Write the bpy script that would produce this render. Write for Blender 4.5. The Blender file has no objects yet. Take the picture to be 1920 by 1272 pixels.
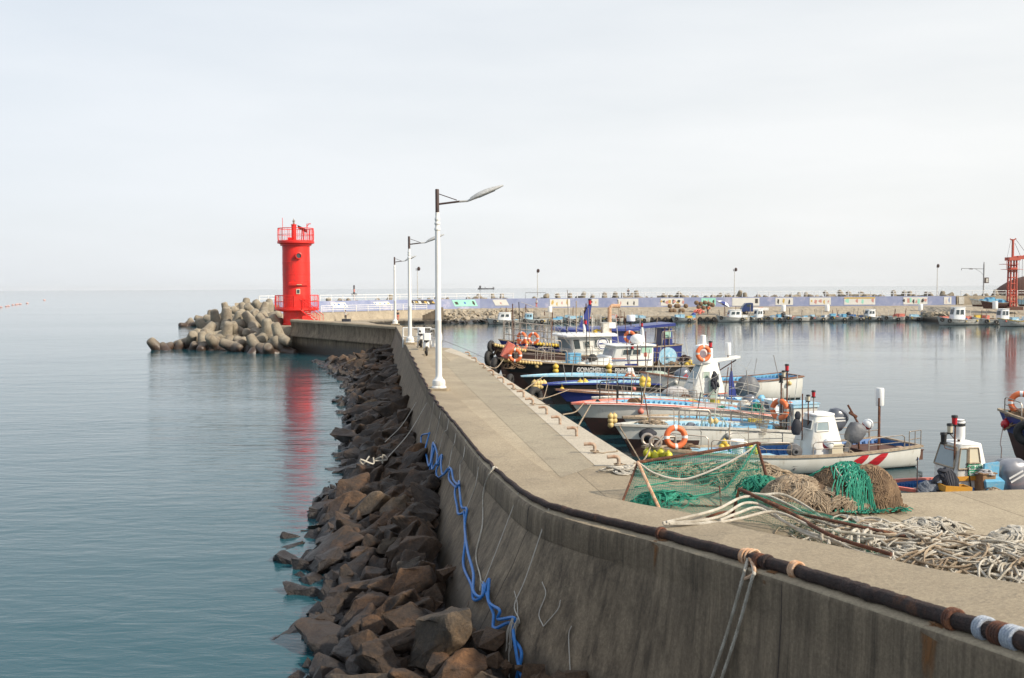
import bpy, bmesh, math, random
from mathutils import Vector, Matrix, noise
random.seed(7)
R = math.radians
PI = math.pi
sc = bpy.context.scene
C = sc.collection

# ------------------------------------------------------------ camera
HC = 5.7
F = 1867.0
PITCH = math.atan(96.7/F)
ROLL = R(0.31)
_f = Vector((0, math.cos(PITCH), -math.sin(PITCH)))
_r0 = Vector((1, 0, 0)); _u0 = Vector((0, math.sin(PITCH), math.cos(PITCH)))
_r = _r0*math.cos(ROLL) - _u0*math.sin(ROLL)
_u = _r0*math.sin(ROLL) + _u0*math.cos(ROLL)
cam = bpy.data.objects.new('camera', bpy.data.cameras.new('camera'))
C.objects.link(cam)
M = Matrix((( _r.x, _u.x, -_f.x, 0), (_r.y, _u.y, -_f.y, 0), (_r.z, _u.z, -_f.z, HC), (0, 0, 0, 1)))
cam.matrix_world = M
cam.data.lens = 35.0; cam.data.sensor_width = 36.0
cam.data.clip_start = 0.1; cam.data.clip_end = 60000
cam.data.dof.use_dof = True; cam.data.dof.focus_distance = 30; cam.data.dof.aperture_fstop = 3.2
sc.camera = cam

# ------------------------------------------------------------ world, sun, exposure
SUN_EL, SUN_AZ = 34.0, 118.0      # azimuth clockwise from +Y (view direction)
w = bpy.data.worlds.new('World'); sc.world = w; w.use_nodes = True
nt = w.node_tree; nt.nodes.clear()
N = nt.nodes.new; Lk = nt.links.new
out = N('ShaderNodeOutputWorld'); bg = N('ShaderNodeBackground'); sky = N('ShaderNodeTexSky')
sky.sky_type = 'NISHITA'; sky.sun_disc = False
sky.sun_elevation = R(SUN_EL); sky.sun_rotation = R(SUN_AZ)
sky.air_density = 1.2; sky.dust_density = 2.5; sky.ozone_density = 1.5
bg.inputs['Strength'].default_value = 0.1
tc = N('ShaderNodeTexCoord'); mp = N('ShaderNodeMapping'); mp.inputs['Scale'].default_value = (1, 1, 5.0)
mp.inputs['Rotation'].default_value = (0, R(12), 0)
cl = N('ShaderNodeTexNoise'); cl.inputs['Scale'].default_value = 1.6; cl.inputs['Detail'].default_value = 7
cl.inputs['Roughness'].default_value = 0.52
cr = N('ShaderNodeValToRGB'); cr.color_ramp.elements[0].position = 0.30; cr.color_ramp.elements[1].position = 0.66
cr.color_ramp.elements[0].color = (0.76, 0.76, 0.76, 1); cr.color_ramp.elements[1].color = (1.0, 0.97, 0.97, 1)
sep = N('ShaderNodeSeparateXYZ')
mr = N('ShaderNodeMapRange'); mr.inputs[1].default_value = -0.35; mr.inputs[2].default_value = 0.75
mr.inputs[3].default_value = 0.0; mr.inputs[4].default_value = 1.0
veil = N('ShaderNodeMix'); veil.data_type = 'RGBA'
veil.inputs['A'].default_value = (8.35, 8.45, 8.42, 1); veil.inputs['B'].default_value = (6.2, 7.0, 8.1, 1)
mix = N('ShaderNodeMix'); mix.data_type = 'RGBA'
Lk(tc.outputs['Generated'], mp.inputs['Vector']); Lk(mp.outputs[0], cl.inputs['Vector'])
Lk(cl.outputs['Fac'], cr.inputs['Fac']); Lk(cr.outputs['Color'], mix.inputs['Factor'])
Lk(tc.outputs['Generated'], sep.inputs[0]); dt = N('ShaderNodeVectorMath'); dt.operation = 'DOT_PRODUCT'; dt.inputs[1].default_value = (-0.55, -0.25, 0.9); Lk(tc.outputs['Generated'], dt.inputs[0]); Lk(dt.outputs['Value'], mr.inputs[0]); Lk(mr.outputs[0], veil.inputs['Factor'])
Lk(sky.outputs[0], mix.inputs['A']); Lk(veil.outputs['Result'], mix.inputs['B'])
Lk(mix.outputs['Result'], bg.inputs['Color']); Lk(bg.outputs[0], out.inputs[0])

sun = bpy.data.lights.new('sun', 'SUN'); sun.energy = 5.0; sun.angle = R(2.5); sun.color = (1.0, 0.90, 0.75)
so = bpy.data.objects.new('sun', sun); C.objects.link(so)
sd = Vector((math.sin(R(SUN_AZ))*math.cos(R(SUN_EL)), math.cos(R(SUN_AZ))*math.cos(R(SUN_EL)), math.sin(R(SUN_EL))))
so.rotation_euler = sd.to_track_quat('Z', 'Y').to_euler()
sc.view_settings.view_transform = 'Standard'; sc.view_settings.look = 'None'
sc.view_settings.exposure = 0.22; sc.view_settings.gamma = 1.0

# ------------------------------------------------------------ where things stand
def ray(px, py):
    return _f + _r*((px-960)/F) - _u*((py-636)/F)
def G(px, py, z):                 # point of the horizontal plane z seen at a pixel of the photograph
    d = ray(px, py); t = (z-HC)/d.z
    return Vector((0, 0, HC)) + d*t
def W(px, py, Y):                 # point at distance Y
    d = ray(px, py); return Vector((0, 0, HC)) + d*(Y/d.y)
def D(px, Y, z):                  # point at distance Y and height z in the column px
    X = (px-960)/F*Y
    for _ in range(4):
        v = Vector((X, Y, z-HC)); q = 960 + F*v.dot(_r)/v.dot(_f)
        X += (px-q)/F*Y
    return Vector((X, Y, z))
def proj(p):
    v = Vector(p)-Vector((0, 0, HC)); d = v.dot(_f)
    return (960+F*v.dot(_r)/d, 636-F*v.dot(_u)/d)

# ------------------------------------------------------------ materials
def nodes(name):
    m = bpy.data.materials.new(name); m.use_nodes = True
    n = m.node_tree; b = n.nodes['Principled BSDF']
    return m, n, b
def c4(c): return (c[0], c[1], c[2], 1)
def mat(name, col, col2=None, rough=0.6, scale=6.0, amt=0.5, bump=0.0, bscale=30.0, metal=0.0, stain=None, stain_amt=0.3, stain_scale=2.0, streak=1.0, world=False):
    m, n, b = nodes(name)
    b.inputs['Roughness'].default_value = rough; b.inputs['Metallic'].default_value = metal
    if col2 is None: col2 = tuple(x*0.72 for x in col)
    if world:
        t = n.nodes.new('ShaderNodeNewGeometry'); src = t.outputs['Position']
    else:
        t = n.nodes.new('ShaderNodeTexCoord'); src = t.outputs['Object']
    mp = n.nodes.new('ShaderNodeMapping'); mp.inputs['Scale'].default_value = (1, 1, streak)
    n.links.new(src, mp.inputs[0])
    tx = n.nodes.new('ShaderNodeTexNoise'); tx.inputs['Scale'].default_value = scale; tx.inputs['Detail'].default_value = 6
    tx.inputs['Roughness'].default_value = 0.65
    n.links.new(mp.outputs[0], tx.inputs['Vector'])
    rp = n.nodes.new('ShaderNodeMapRange'); rp.inputs[1].default_value = 0.5-0.25/max(amt, .01)*0.5; rp.inputs[2].default_value = 0.5+0.25/max(amt, .01)*0.5
    n.links.new(tx.outputs['Fac'], rp.inputs[0])
    mx = n.nodes.new('ShaderNodeMix'); mx.data_type = 'RGBA'
    mx.inputs['A'].default_value = c4(col); mx.inputs['B'].default_value = c4(col2)
    n.links.new(rp.outputs[0], mx.inputs['Factor'])
    last = mx.outputs['Result']
    if stain:
        t2 = n.nodes.new('ShaderNodeTexNoise'); t2.inputs['Scale'].default_value = stain_scale; t2.inputs['Detail'].default_value = 8
        t2.inputs['Roughness'].default_value = 0.7
        n.links.new(mp.outputs[0], t2.inputs['Vector'])
        r2 = n.nodes.new('ShaderNodeMapRange'); r2.inputs[1].default_value = 0.62-stain_amt*0.3; r2.inputs[2].default_value = 0.74-stain_amt*0.25
        n.links.new(t2.outputs['Fac'], r2.inputs[0])
        m2 = n.nodes.new('ShaderNodeMix'); m2.data_type = 'RGBA'; m2.inputs['B'].default_value = c4(stain)
        n.links.new(last, m2.inputs['A']); n.links.new(r2.outputs[0], m2.inputs['Factor']); last = m2.outputs['Result']
    n.links.new(last, b.inputs['Base Color'])
    if bump:
        t3 = n.nodes.new('ShaderNodeTexNoise'); t3.inputs['Scale'].default_value = bscale; t3.inputs['Detail'].default_value = 8
        t3.inputs['Roughness'].default_value = 0.6
        n.links.new(src, t3.inputs['Vector'])
        bp = n.nodes.new('ShaderNodeBump'); bp.inputs['Strength'].default_value = bump; bp.inputs['Distance'].default_value = 0.05
        n.links.new(t3.outputs['Fac'], bp.inputs['Height']); n.links.new(bp.outputs[0], b.inputs['Normal'])
    return m

RUST = (0.13, 0.045, 0.02)
MT = {}
MT['lamp_white'] = mat('lamp_white', (0.78, 0.77, 0.74), (0.62, 0.60, 0.56), 0.45, 3, 0.5, stain=(0.40, 0.33, 0.25), stain_amt=0.12, streak=0.3)
MT['rail_white'] = mat('rail_white', (0.78, 0.77, 0.74), rough=0.5)
MT['dark_metal'] = mat('dark_metal', (0.035, 0.025, 0.025), (0.08, 0.04, 0.03), 0.6)
MT['lamp_glass'] = mat('lamp_glass', (0.55, 0.55, 0.53), (0.34, 0.33, 0.31), 0.35, 14, 0.9)
MT['lens_dark'] = mat('lens_dark', (0.06, 0.07, 0.08), rough=0.1)
MT['red_paint'] = mat('red_paint', (0.78, 0.028, 0.016), (0.66, 0.018, 0.014), 0.42, 1.5, 0.6, bump=0.08, stain=(0.46, 0.03, 0.02), stain_amt=0.3, streak=0.35)
MT['steel'] = mat('steel', (0.42, 0.40, 0.37), (0.30, 0.22, 0.16), 0.4, 12, 0.6, metal=0.5)
MT['brass'] = mat('pale_brass', (0.55, 0.45, 0.28), rough=0.4, metal=0.4)
MT['bollard'] = mat('bollard_paint', (0.46, 0.38, 0.29), (0.28, 0.15, 0.09), 0.8, 14, 0.9)
MT['rust'] = mat('rust', (0.14, 0.05, 0.025), (0.06, 0.028, 0.02), 0.9, 18, 0.9, bump=0.5, bscale=60, stain=(0.35, 0.14, 0.06), stain_amt=0.3, stain_scale=9)
MT['orange_rust'] = mat('orange_rust', (0.45, 0.22, 0.10), (0.62, 0.45, 0.32), 0.85, 14, 0.9, bump=0.4, bscale=60)
MT['white_frp'] = mat('white_frp', (0.76, 0.75, 0.70), (0.66, 0.64, 0.57), 0.4, 2.0, 0.6, stain=(0.42, 0.36, 0.27), stain_amt=0.12, stain_scale=3, streak=0.25)
MT['clean_white'] = mat('clean_white', (0.80, 0.80, 0.78), (0.72, 0.72, 0.70), 0.35, 3, .5)
MT['dirty_white'] = mat('dirty_white', (0.60, 0.58, 0.53), (0.42, 0.40, 0.35), 0.6, 5, 0.8, stain=(0.2, 0.14, 0.09), stain_amt=0.25, stain_scale=4)
MT['blue_paint'] = mat('blue_paint', (0.08, 0.30, 0.50), (0.15, 0.40, 0.56), 0.5, 4, 0.8, stain=(0.30, 0.42, 0.46), stain_amt=0.3, stain_scale=6)
MT['light_blue'] = mat('light_blue', (0.20, 0.42, 0.56), (0.38, 0.54, 0.62), 0.5, 5, 0.8, stain=(0.5, 0.55, 0.55), stain_amt=0.3, stain_scale=5)
MT['deep_blue'] = mat('deep_blue', (0.02, 0.10, 0.30), (0.03, 0.14, 0.36), 0.45, 4)
MT['navy'] = mat('navy', (0.022, 0.035, 0.17), (0.035, 0.05, 0.22), 0.35, 3, 0.6)
MT['black_paint'] = mat('black_paint', (0.018, 0.017, 0.018), (0.035, 0.03, 0.03), 0.35, 3)
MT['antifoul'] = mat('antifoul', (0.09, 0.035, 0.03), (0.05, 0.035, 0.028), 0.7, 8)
MT['brown_rail'] = mat('brown_rail', (0.26, 0.13, 0.08), (0.16, 0.09, 0.06), 0.75, 9, 0.9, bump=0.2)
MT['wood_rail'] = mat('wood_rail', (0.40, 0.32, 0.22), (0.24, 0.18, 0.13), 0.75, 9, 0.9, bump=0.2)
MT['coral'] = mat('coral', (0.62, 0.13, 0.08), (0.60, 0.22, 0.17), 0.6, 5, 0.8)
MT['pink_deck'] = mat('pink_deck', (0.62, 0.30, 0.27), (0.58, 0.40, 0.36), 0.6, 7, 0.9, stain=(0.55, 0.45, 0.4), stain_amt=0.3)
MT['orange'] = mat('orange', (0.74, 0.13, 0.03), (0.68, 0.18, 0.06), 0.55, 8, 0.6)
MT['red'] = mat('red', (0.55, 0.02, 0.03), rough=0.35)
MT['yellow'] = mat('yellow', (0.66, 0.46, 0.06), (0.56, 0.36, 0.05), 0.5, 9, 0.7)
MT['bright_yellow'] = mat('bright_yellow', (0.70, 0.66, 0.04), (0.55, 0.50, 0.05), 0.45, 9, 0.7)
MT['rope_yellow'] = mat('cream_float', (0.62, 0.47, 0.20), (0.52, 0.36, 0.14), 0.6, 9, 0.7)
MT['rubber'] = mat('rubber', (0.016, 0.015, 0.015), (0.035, 0.032, 0.03), 0.75, 14, 0.7, bump=0.2)
MT['grey_cover'] = mat('grey_cover', (0.085, 0.09, 0.10), (0.14, 0.145, 0.155), 0.55, 4, 0.8, bump=0.6, bscale=7)
MT['cowl_grey'] = mat('cowl_grey', (0.13, 0.14, 0.17), (0.08, 0.09, 0.11), 0.3, 3)
MT['cowl_silver'] = mat('cowl_silver', (0.26, 0.27, 0.30), (0.18, 0.18, 0.20), 0.3, 3, metal=0.3)
MT['window'] = mat('window_glass', (0.035, 0.045, 0.05), (0.06, 0.08, 0.085), 0.08, 2)
MT['pale_window'] = mat('pale_window_glass', (0.22, 0.28, 0.30), (0.30, 0.36, 0.37), 0.12, 2)
MT['green_sign'] = mat('green_sign', (0.32, 0.55, 0.42), (0.42, 0.60, 0.48), 0.5, 6)
MT['sign_green_dark'] = mat('sign_green_dark', (0.04, 0.30, 0.16), rough=0.5)
MT['white'] = mat('plain_white', (0.8, 0.8, 0.78), rough=0.5)
MT['black'] = mat('plain_black', (0.02, 0.02, 0.02), rough=0.5)
MT['text_white'] = mat('lettering_white', (0.72, 0.72, 0.70), rough=0.5)
MT['cream_board'] = mat('cream_board', (0.58, 0.50, 0.34), (0.50, 0.46, 0.36), 0.6, 8)
MT['wood'] = mat('wood', (0.32, 0.19, 0.09), (0.22, 0.12, 0.06), 0.75, 8, 0.9)
MT['dark_wood'] = mat('dark_wood', (0.07, 0.035, 0.025), (0.12, 0.05, 0.03), 0.75, 8, 0.9)
MT['grey_cloth'] = mat('grey_cloth', (0.20, 0.22, 0.25), (0.10, 0.11, 0.13), 0.9, 5, 0.9, bump=0.8, bscale=14)
MT['dark_cloth'] = mat('dark_cloth', (0.02, 0.022, 0.03), (0.05, 0.05, 0.06), 0.9, 5)
MT['foam_grey'] = mat('foam_grey', (0.50, 0.49, 0.48), (0.36, 0.34, 0.34), 0.9, 16, 0.9, bump=0.8, bscale=20)
MT['skin'] = mat('skin', (0.42, 0.25, 0.17), rough=0.6)
MT['green_net_rope'] = mat('green_rope', (0.012, 0.17, 0.105), (0.03, 0.27, 0.18), 0.8, 9)
MT['brown_rope'] = mat('brown_rope', (0.25, 0.165, 0.095), (0.11, 0.068, 0.04), 0.9, 7, 0.9, bump=0.5, bscale=90)
MT['tan_rope'] = mat('tan_rope', (0.42, 0.33, 0.23), (0.20, 0.145, 0.095), 0.9, 6, 0.9, bump=0.5, bscale=90)
MT['white_rope'] = mat('white_rope', (0.68, 0.63, 0.54), (0.42, 0.37, 0.29), 0.9, 5, 0.9, bump=0.7, bscale=120)
MT['thin_rope'] = mat('thin_rope', (0.52, 0.49, 0.43), (0.36, 0.32, 0.27), 0.9, 5)
MT['black_rope'] = mat('black_rope', (0.030, 0.020, 0.018), (0.065, 0.035, 0.028), 0.85, 14, 0.8, bump=0.9, bscale=70, stain=(0.16, 0.07, 0.035), stain_amt=0.16, stain_scale=3)
MT['blue_hose'] = mat('blue_hose', (0.018, 0.12, 0.40), (0.03, 0.20, 0.52), 0.4, 12, 0.7)
MT['truck_blue'] = mat('truck_blue', (0.02, 0.04, 0.14), rough=0.3)
MT['crane_red'] = mat('crane_red', (0.50, 0.10, 0.055), (0.38, 0.07, 0.05), 0.6, 3, 0.8)
MT['grey_metal'] = mat('grey_metal', (0.22, 0.22, 0.22), (0.14, 0.13, 0.13), 0.5, 6, metal=0.3)
MT['hazy_dark'] = mat('dark_ship_paint', (0.08, 0.07, 0.07), rough=0.6)
MT['tetra'] = mat('tetrapod_concrete', (0.30, 0.26, 0.195), (0.18, 0.148, 0.108), 0.9, 1.3, 0.9, bump=0.5, bscale=9, stain=(0.14, 0.10, 0.07), stain_amt=0.3, stain_scale=0.9)
MT['grey_green'] = mat('grey_green', (0.26, 0.34, 0.27), (0.36, 0.42, 0.36), 0.7, 5, .8)

def wet_band(m, lo, hi, col, wob=0.25):
    """darker, weed-grown band near the waterline (a real stain of the surface)"""
    n = m.node_tree; b = n.nodes['Principled BSDF']
    src = b.inputs['Base Color'].links[0].from_socket
    g = n.nodes.new('ShaderNodeNewGeometry'); s = n.nodes.new('ShaderNodeSeparateXYZ'); n.links.new(g.outputs['Position'], s.inputs[0])
    t = n.nodes.new('ShaderNodeTexNoise'); t.inputs['Scale'].default_value = 1.7; t.inputs['Detail'].default_value = 5; n.links.new(g.outputs['Position'], t.inputs['Vector'])
    ad = n.nodes.new('ShaderNodeMath'); ad.operation = 'MULTIPLY_ADD'; ad.inputs[1].default_value = -2*wob; n.links.new(t.outputs['Fac'], ad.inputs[0]); n.links.new(s.outputs['Z'], ad.inputs[2])
    r = n.nodes.new('ShaderNodeMapRange'); r.inputs[1].default_value = lo-wob; r.inputs[2].default_value = hi-wob; r.inputs[3].default_value = 1; r.inputs[4].default_value = 0
    n.links.new(ad.outputs[0], r.inputs[0])
    mx = n.nodes.new('ShaderNodeMix'); mx.data_type = 'RGBA'; mx.inputs['B'].default_value = c4(col)
    n.links.new(src, mx.inputs['A']); n.links.new(r.outputs[0], mx.inputs['Factor']); n.links.new(mx.outputs['Result'], b.inputs['Base Color'])
    r2 = n.nodes.new('ShaderNodeMapRange'); r2.inputs[1].default_value = 0; r2.inputs[2].default_value = 1; r2.inputs[3].default_value = b.inputs['Roughness'].default_value; r2.inputs[4].default_value = 0.35
    n.links.new(r.outputs[0], r2.inputs[0]); n.links.new(r2.outputs[0], b.inputs['Roughness'])
wet_band(MT['tetra'], 0.35, 1.1, (0.055, 0.035, 0.025))

def rock_mat(name, a, b_, c):
    m = mat(name, a, b_, 0.72, 1.1, 0.9, bump=1.0, bscale=3.5, stain=c, stain_amt=0.35, stain_scale=0.8, world=True)
    n = m.node_tree; b = n.nodes['Principled BSDF']
    # per-boulder tone
    src = b.inputs['Base Color'].links[0].from_socket
    oi = n.nodes.new('ShaderNodeObjectInfo'); mr = n.nodes.new('ShaderNodeMapRange'); mr.inputs[3].default_value = 0.6; mr.inputs[4].default_value = 1.5
    n.links.new(oi.outputs['Random'], mr.inputs[0])
    hs = n.nodes.new('ShaderNodeHueSaturation'); n.links.new(src, hs.inputs['Color']); n.links.new(mr.outputs[0], hs.inputs['Value'])
    n.links.new(hs.outputs[0], b.inputs['Base Color'])
    # worn edges show paler stone, fine grain breaks up the faces
    src = b.inputs['Base Color'].links[0].from_socket; g = n.nodes.new('ShaderNodeNewGeometry')
    pr = n.nodes.new('ShaderNodeMapRange'); pr.inputs[1].default_value = .515; pr.inputs[2].default_value = .60; pr.inputs[4].default_value = .75; n.links.new(g.outputs['Pointiness'], pr.inputs[0])
    mx = n.nodes.new('ShaderNodeMix'); mx.data_type = 'RGBA'; mx.inputs['B'].default_value = c4(tuple(x*2.4 for x in a)); n.links.new(src, mx.inputs['A']); n.links.new(pr.outputs[0], mx.inputs['Factor'])
    gn = n.nodes.new('ShaderNodeTexNoise'); gn.inputs['Scale'].default_value = 16; gn.inputs['Detail'].default_value = 9; gn.inputs['Roughness'].default_value = .8; n.links.new(g.outputs['Position'], gn.inputs['Vector'])
    gr = n.nodes.new('ShaderNodeMapRange'); gr.inputs[1].default_value = .3; gr.inputs[2].default_value = .7; gr.inputs[3].default_value = .35; gr.inputs[4].default_value = 1.7; n.links.new(gn.outputs['Fac'], gr.inputs[0])
    h2 = n.nodes.new('ShaderNodeHueSaturation'); n.links.new(mx.outputs['Result'], h2.inputs['Color']); n.links.new(gr.outputs[0], h2.inputs['Value']); n.links.new(h2.outputs[0], b.inputs['Base Color'])
    bp = [x for x in n.nodes if x.type == 'BUMP'][0]; bp.inputs['Distance'].default_value = 0.10; bp.inputs['Strength'].default_value = 1.0; [x for x in n.nodes if x.type == 'TEX_NOISE'][2].inputs['Roughness'].default_value = 0.72
    wet_band(m, 0.15, 0.6, (0.018, 0.013, 0.011), 0.2)
    return m
MT['rock'] = rock_mat('boulder_stone', (0.044, 0.025, 0.013), (0.014, 0.0085, 0.005), (0.092, 0.044, 0.018))
MT['rock_pale'] = rock_mat('pale_boulder_stone', (0.085, 0.060, 0.037), (0.036, 0.025, 0.016), (0.13, 0.078, 0.038))
MT['rubble'] = mat('rubble_stone', (0.05, 0.035, 0.027), (0.02, 0.014, 0.012), 0.8, 3, 0.9, bump=1.0, bscale=5)

def concrete(name, a, b_, rough=0.85, streaky=False, slabs=False, dark=(0.10, 0.085, 0.07), stain_amt=0.35):
    m, n, b = nodes(name); b.inputs['Roughness'].default_value = rough
    nn = n.nodes.new; L = n.links.new
    g = nn('ShaderNodeNewGeometry')
    def noi(scale, det=7, vec=None, rgh=0.6):
        t = nn('ShaderNodeTexNoise'); t.inputs['Scale'].default_value = scale; t.inputs['Detail'].default_value = det; t.inputs['Roughness'].default_value = rgh
        L(vec or g.outputs['Position'], t.inputs['Vector']); return t
    def mixc(fac, A, B):
        x = nn('ShaderNodeMix'); x.data_type = 'RGBA'
        if hasattr(A, 'links'): L(A, x.inputs['A'])
        else: x.inputs['A'].default_value = c4(A)
        if hasattr(B, 'links'): L(B, x.inputs['B'])
        else: x.inputs['B'].default_value = c4(B)
        L(fac, x.inputs['Factor']); return x.outputs['Result']
    def rng(s, a0, a1, b0=0, b1=1):
        x = nn('ShaderNodeMapRange'); x.inputs[1].default_value = a0; x.inputs[2].default_value = a1; x.inputs[3].default_value = b0; x.inputs[4].default_value = b1
        L(s, x.inputs[0]); return x.outputs[0]
    col = mixc(rng(noi(0.7).outputs['Fac'], 0.35, 0.65), a, b_)
    fine = noi(28, 8, rgh=0.8)
    col = mixc(rng(fine.outputs['Fac'], 0.46, 0.70, 0, 0.55), col, tuple(x*0.45 for x in b_))
    col = mixc(rng(fine.outputs['Fac'], 0.30, 0.52, 0.4, 0), col, tuple(min(1, x*1.5) for x in a))
    if streaky:
        mp = nn('ShaderNodeMapping'); mp.inputs['Scale'].default_value = (1, 1, 0.05); L(g.outputs['Position'], mp.inputs[0])
        col = mixc(rng(noi(5.0, 8, mp.outputs[0], 0.7).outputs['Fac'], 0.42, 0.66, 0, 0.85), col, dark)
        col = mixc(rng(noi(14.0, 6, mp.outputs[0], 0.7).outputs['Fac'], 0.50, 0.75, 0, 0.45), col, tuple(min(1, x*1.5) for x in a))
    col = mixc(rng(noi(1.9, 9, rgh=0.75).outputs['Fac'], 0.62-stain_amt*0.2, 0.8-stain_amt*0.2, 0, 0.7), col, dark)
    vo = nn('ShaderNodeTexVoronoi'); vo.feature = 'DISTANCE_TO_EDGE'; vo.inputs['Scale'].default_value = 0.33
    dm = nn('ShaderNodeVectorMath'); dm.operation = 'MULTIPLY_ADD'; dm.inputs[1].default_value = (0.5, 0.5, 0.5); L(noi(3).outputs['Color'], dm.inputs[0]); L(g.outputs['Position'], dm.inputs[2]); L(dm.outputs[0], vo.inputs['Vector'])
    col = mixc(rng(vo.outputs['Distance'], 0.0, 0.006, 0.28, 0), col, tuple(x*0.4 for x in dark))
    if slabs:
        mp = nn('ShaderNodeMapping'); mp.inputs['Rotation'].default_value = (0, 0, R(-8.3)); mp.vector_type = 'POINT'; L(g.outputs['Position'], mp.inputs[0])
        br = nn('ShaderNodeTexBrick'); br.offset = 0.0; br.inputs['Scale'].default_value = 1.0
        br.inputs['Brick Width'].default_value = 1.9; br.inputs['Row Height'].default_value = 6.0; br.inputs['Mortar Size'].default_value = 0.012
        br.inputs['Color1'].default_value = (1, 1, 1, 1); br.inputs['Color2'].default_value = (0.70, 0.68, 0.65, 1); br.inputs['Mortar'].default_value = (0.35, 0.32, 0.28, 1)
        L(mp.outputs[0], br.inputs['Vector'])
        x = nn('ShaderNodeMix'); x.data_type = 'RGBA'; x.blend_type = 'MULTIPLY'; x.inputs['Factor'].default_value = 0.8
        L(col, x.inputs['A']); L(br.outputs['Color'], x.inputs['B']); col = x.outputs['Result']
    L(col, b.inputs['Base Color'])
    bp = nn('ShaderNodeBump'); bp.inputs['Strength'].default_value = 0.5; bp.inputs['Distance'].default_value = 0.03
    L(noi(11, 10, rgh=0.75).outputs['Fac'], bp.inputs['Height']); L(bp.outputs[0], b.inputs['Normal'])
    return m
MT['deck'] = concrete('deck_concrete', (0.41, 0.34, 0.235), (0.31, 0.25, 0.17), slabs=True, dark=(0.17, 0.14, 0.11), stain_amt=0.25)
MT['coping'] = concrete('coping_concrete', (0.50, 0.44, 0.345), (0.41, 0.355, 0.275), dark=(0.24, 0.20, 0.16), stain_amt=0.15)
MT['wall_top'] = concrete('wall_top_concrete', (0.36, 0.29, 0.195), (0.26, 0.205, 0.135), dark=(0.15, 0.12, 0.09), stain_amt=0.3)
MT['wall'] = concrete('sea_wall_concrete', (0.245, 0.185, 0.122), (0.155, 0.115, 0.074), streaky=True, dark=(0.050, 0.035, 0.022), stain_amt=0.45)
MT['far_concrete'] = concrete('far_bank_concrete', (0.38, 0.32, 0.235), (0.27, 0.225, 0.165), dark=(0.13, 0.10, 0.07), stain_amt=0.5)
wet_band(MT['wall'], 0.5, 1.0, (0.035, 0.027, 0.02))
wet_band(MT['far_concrete'], 0.35, 0.7, (0.03, 0.025, 0.02))
MT['deck_dark'] = concrete('deck_strip_concrete', (0.335, 0.285, 0.20), (0.265, 0.22, 0.155), dark=(0.16, 0.13, 0.095), stain_amt=0.35)
MT['mural'] = mat('mural_lilac', (0.215, 0.25, 0.40), (0.28, 0.31, 0.44), 0.8, 0.8, 0.8, bump=0.2, world=True, stain=(0.48, 0.46, 0.56), stain_amt=0.25, stain_scale=0.3)

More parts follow.
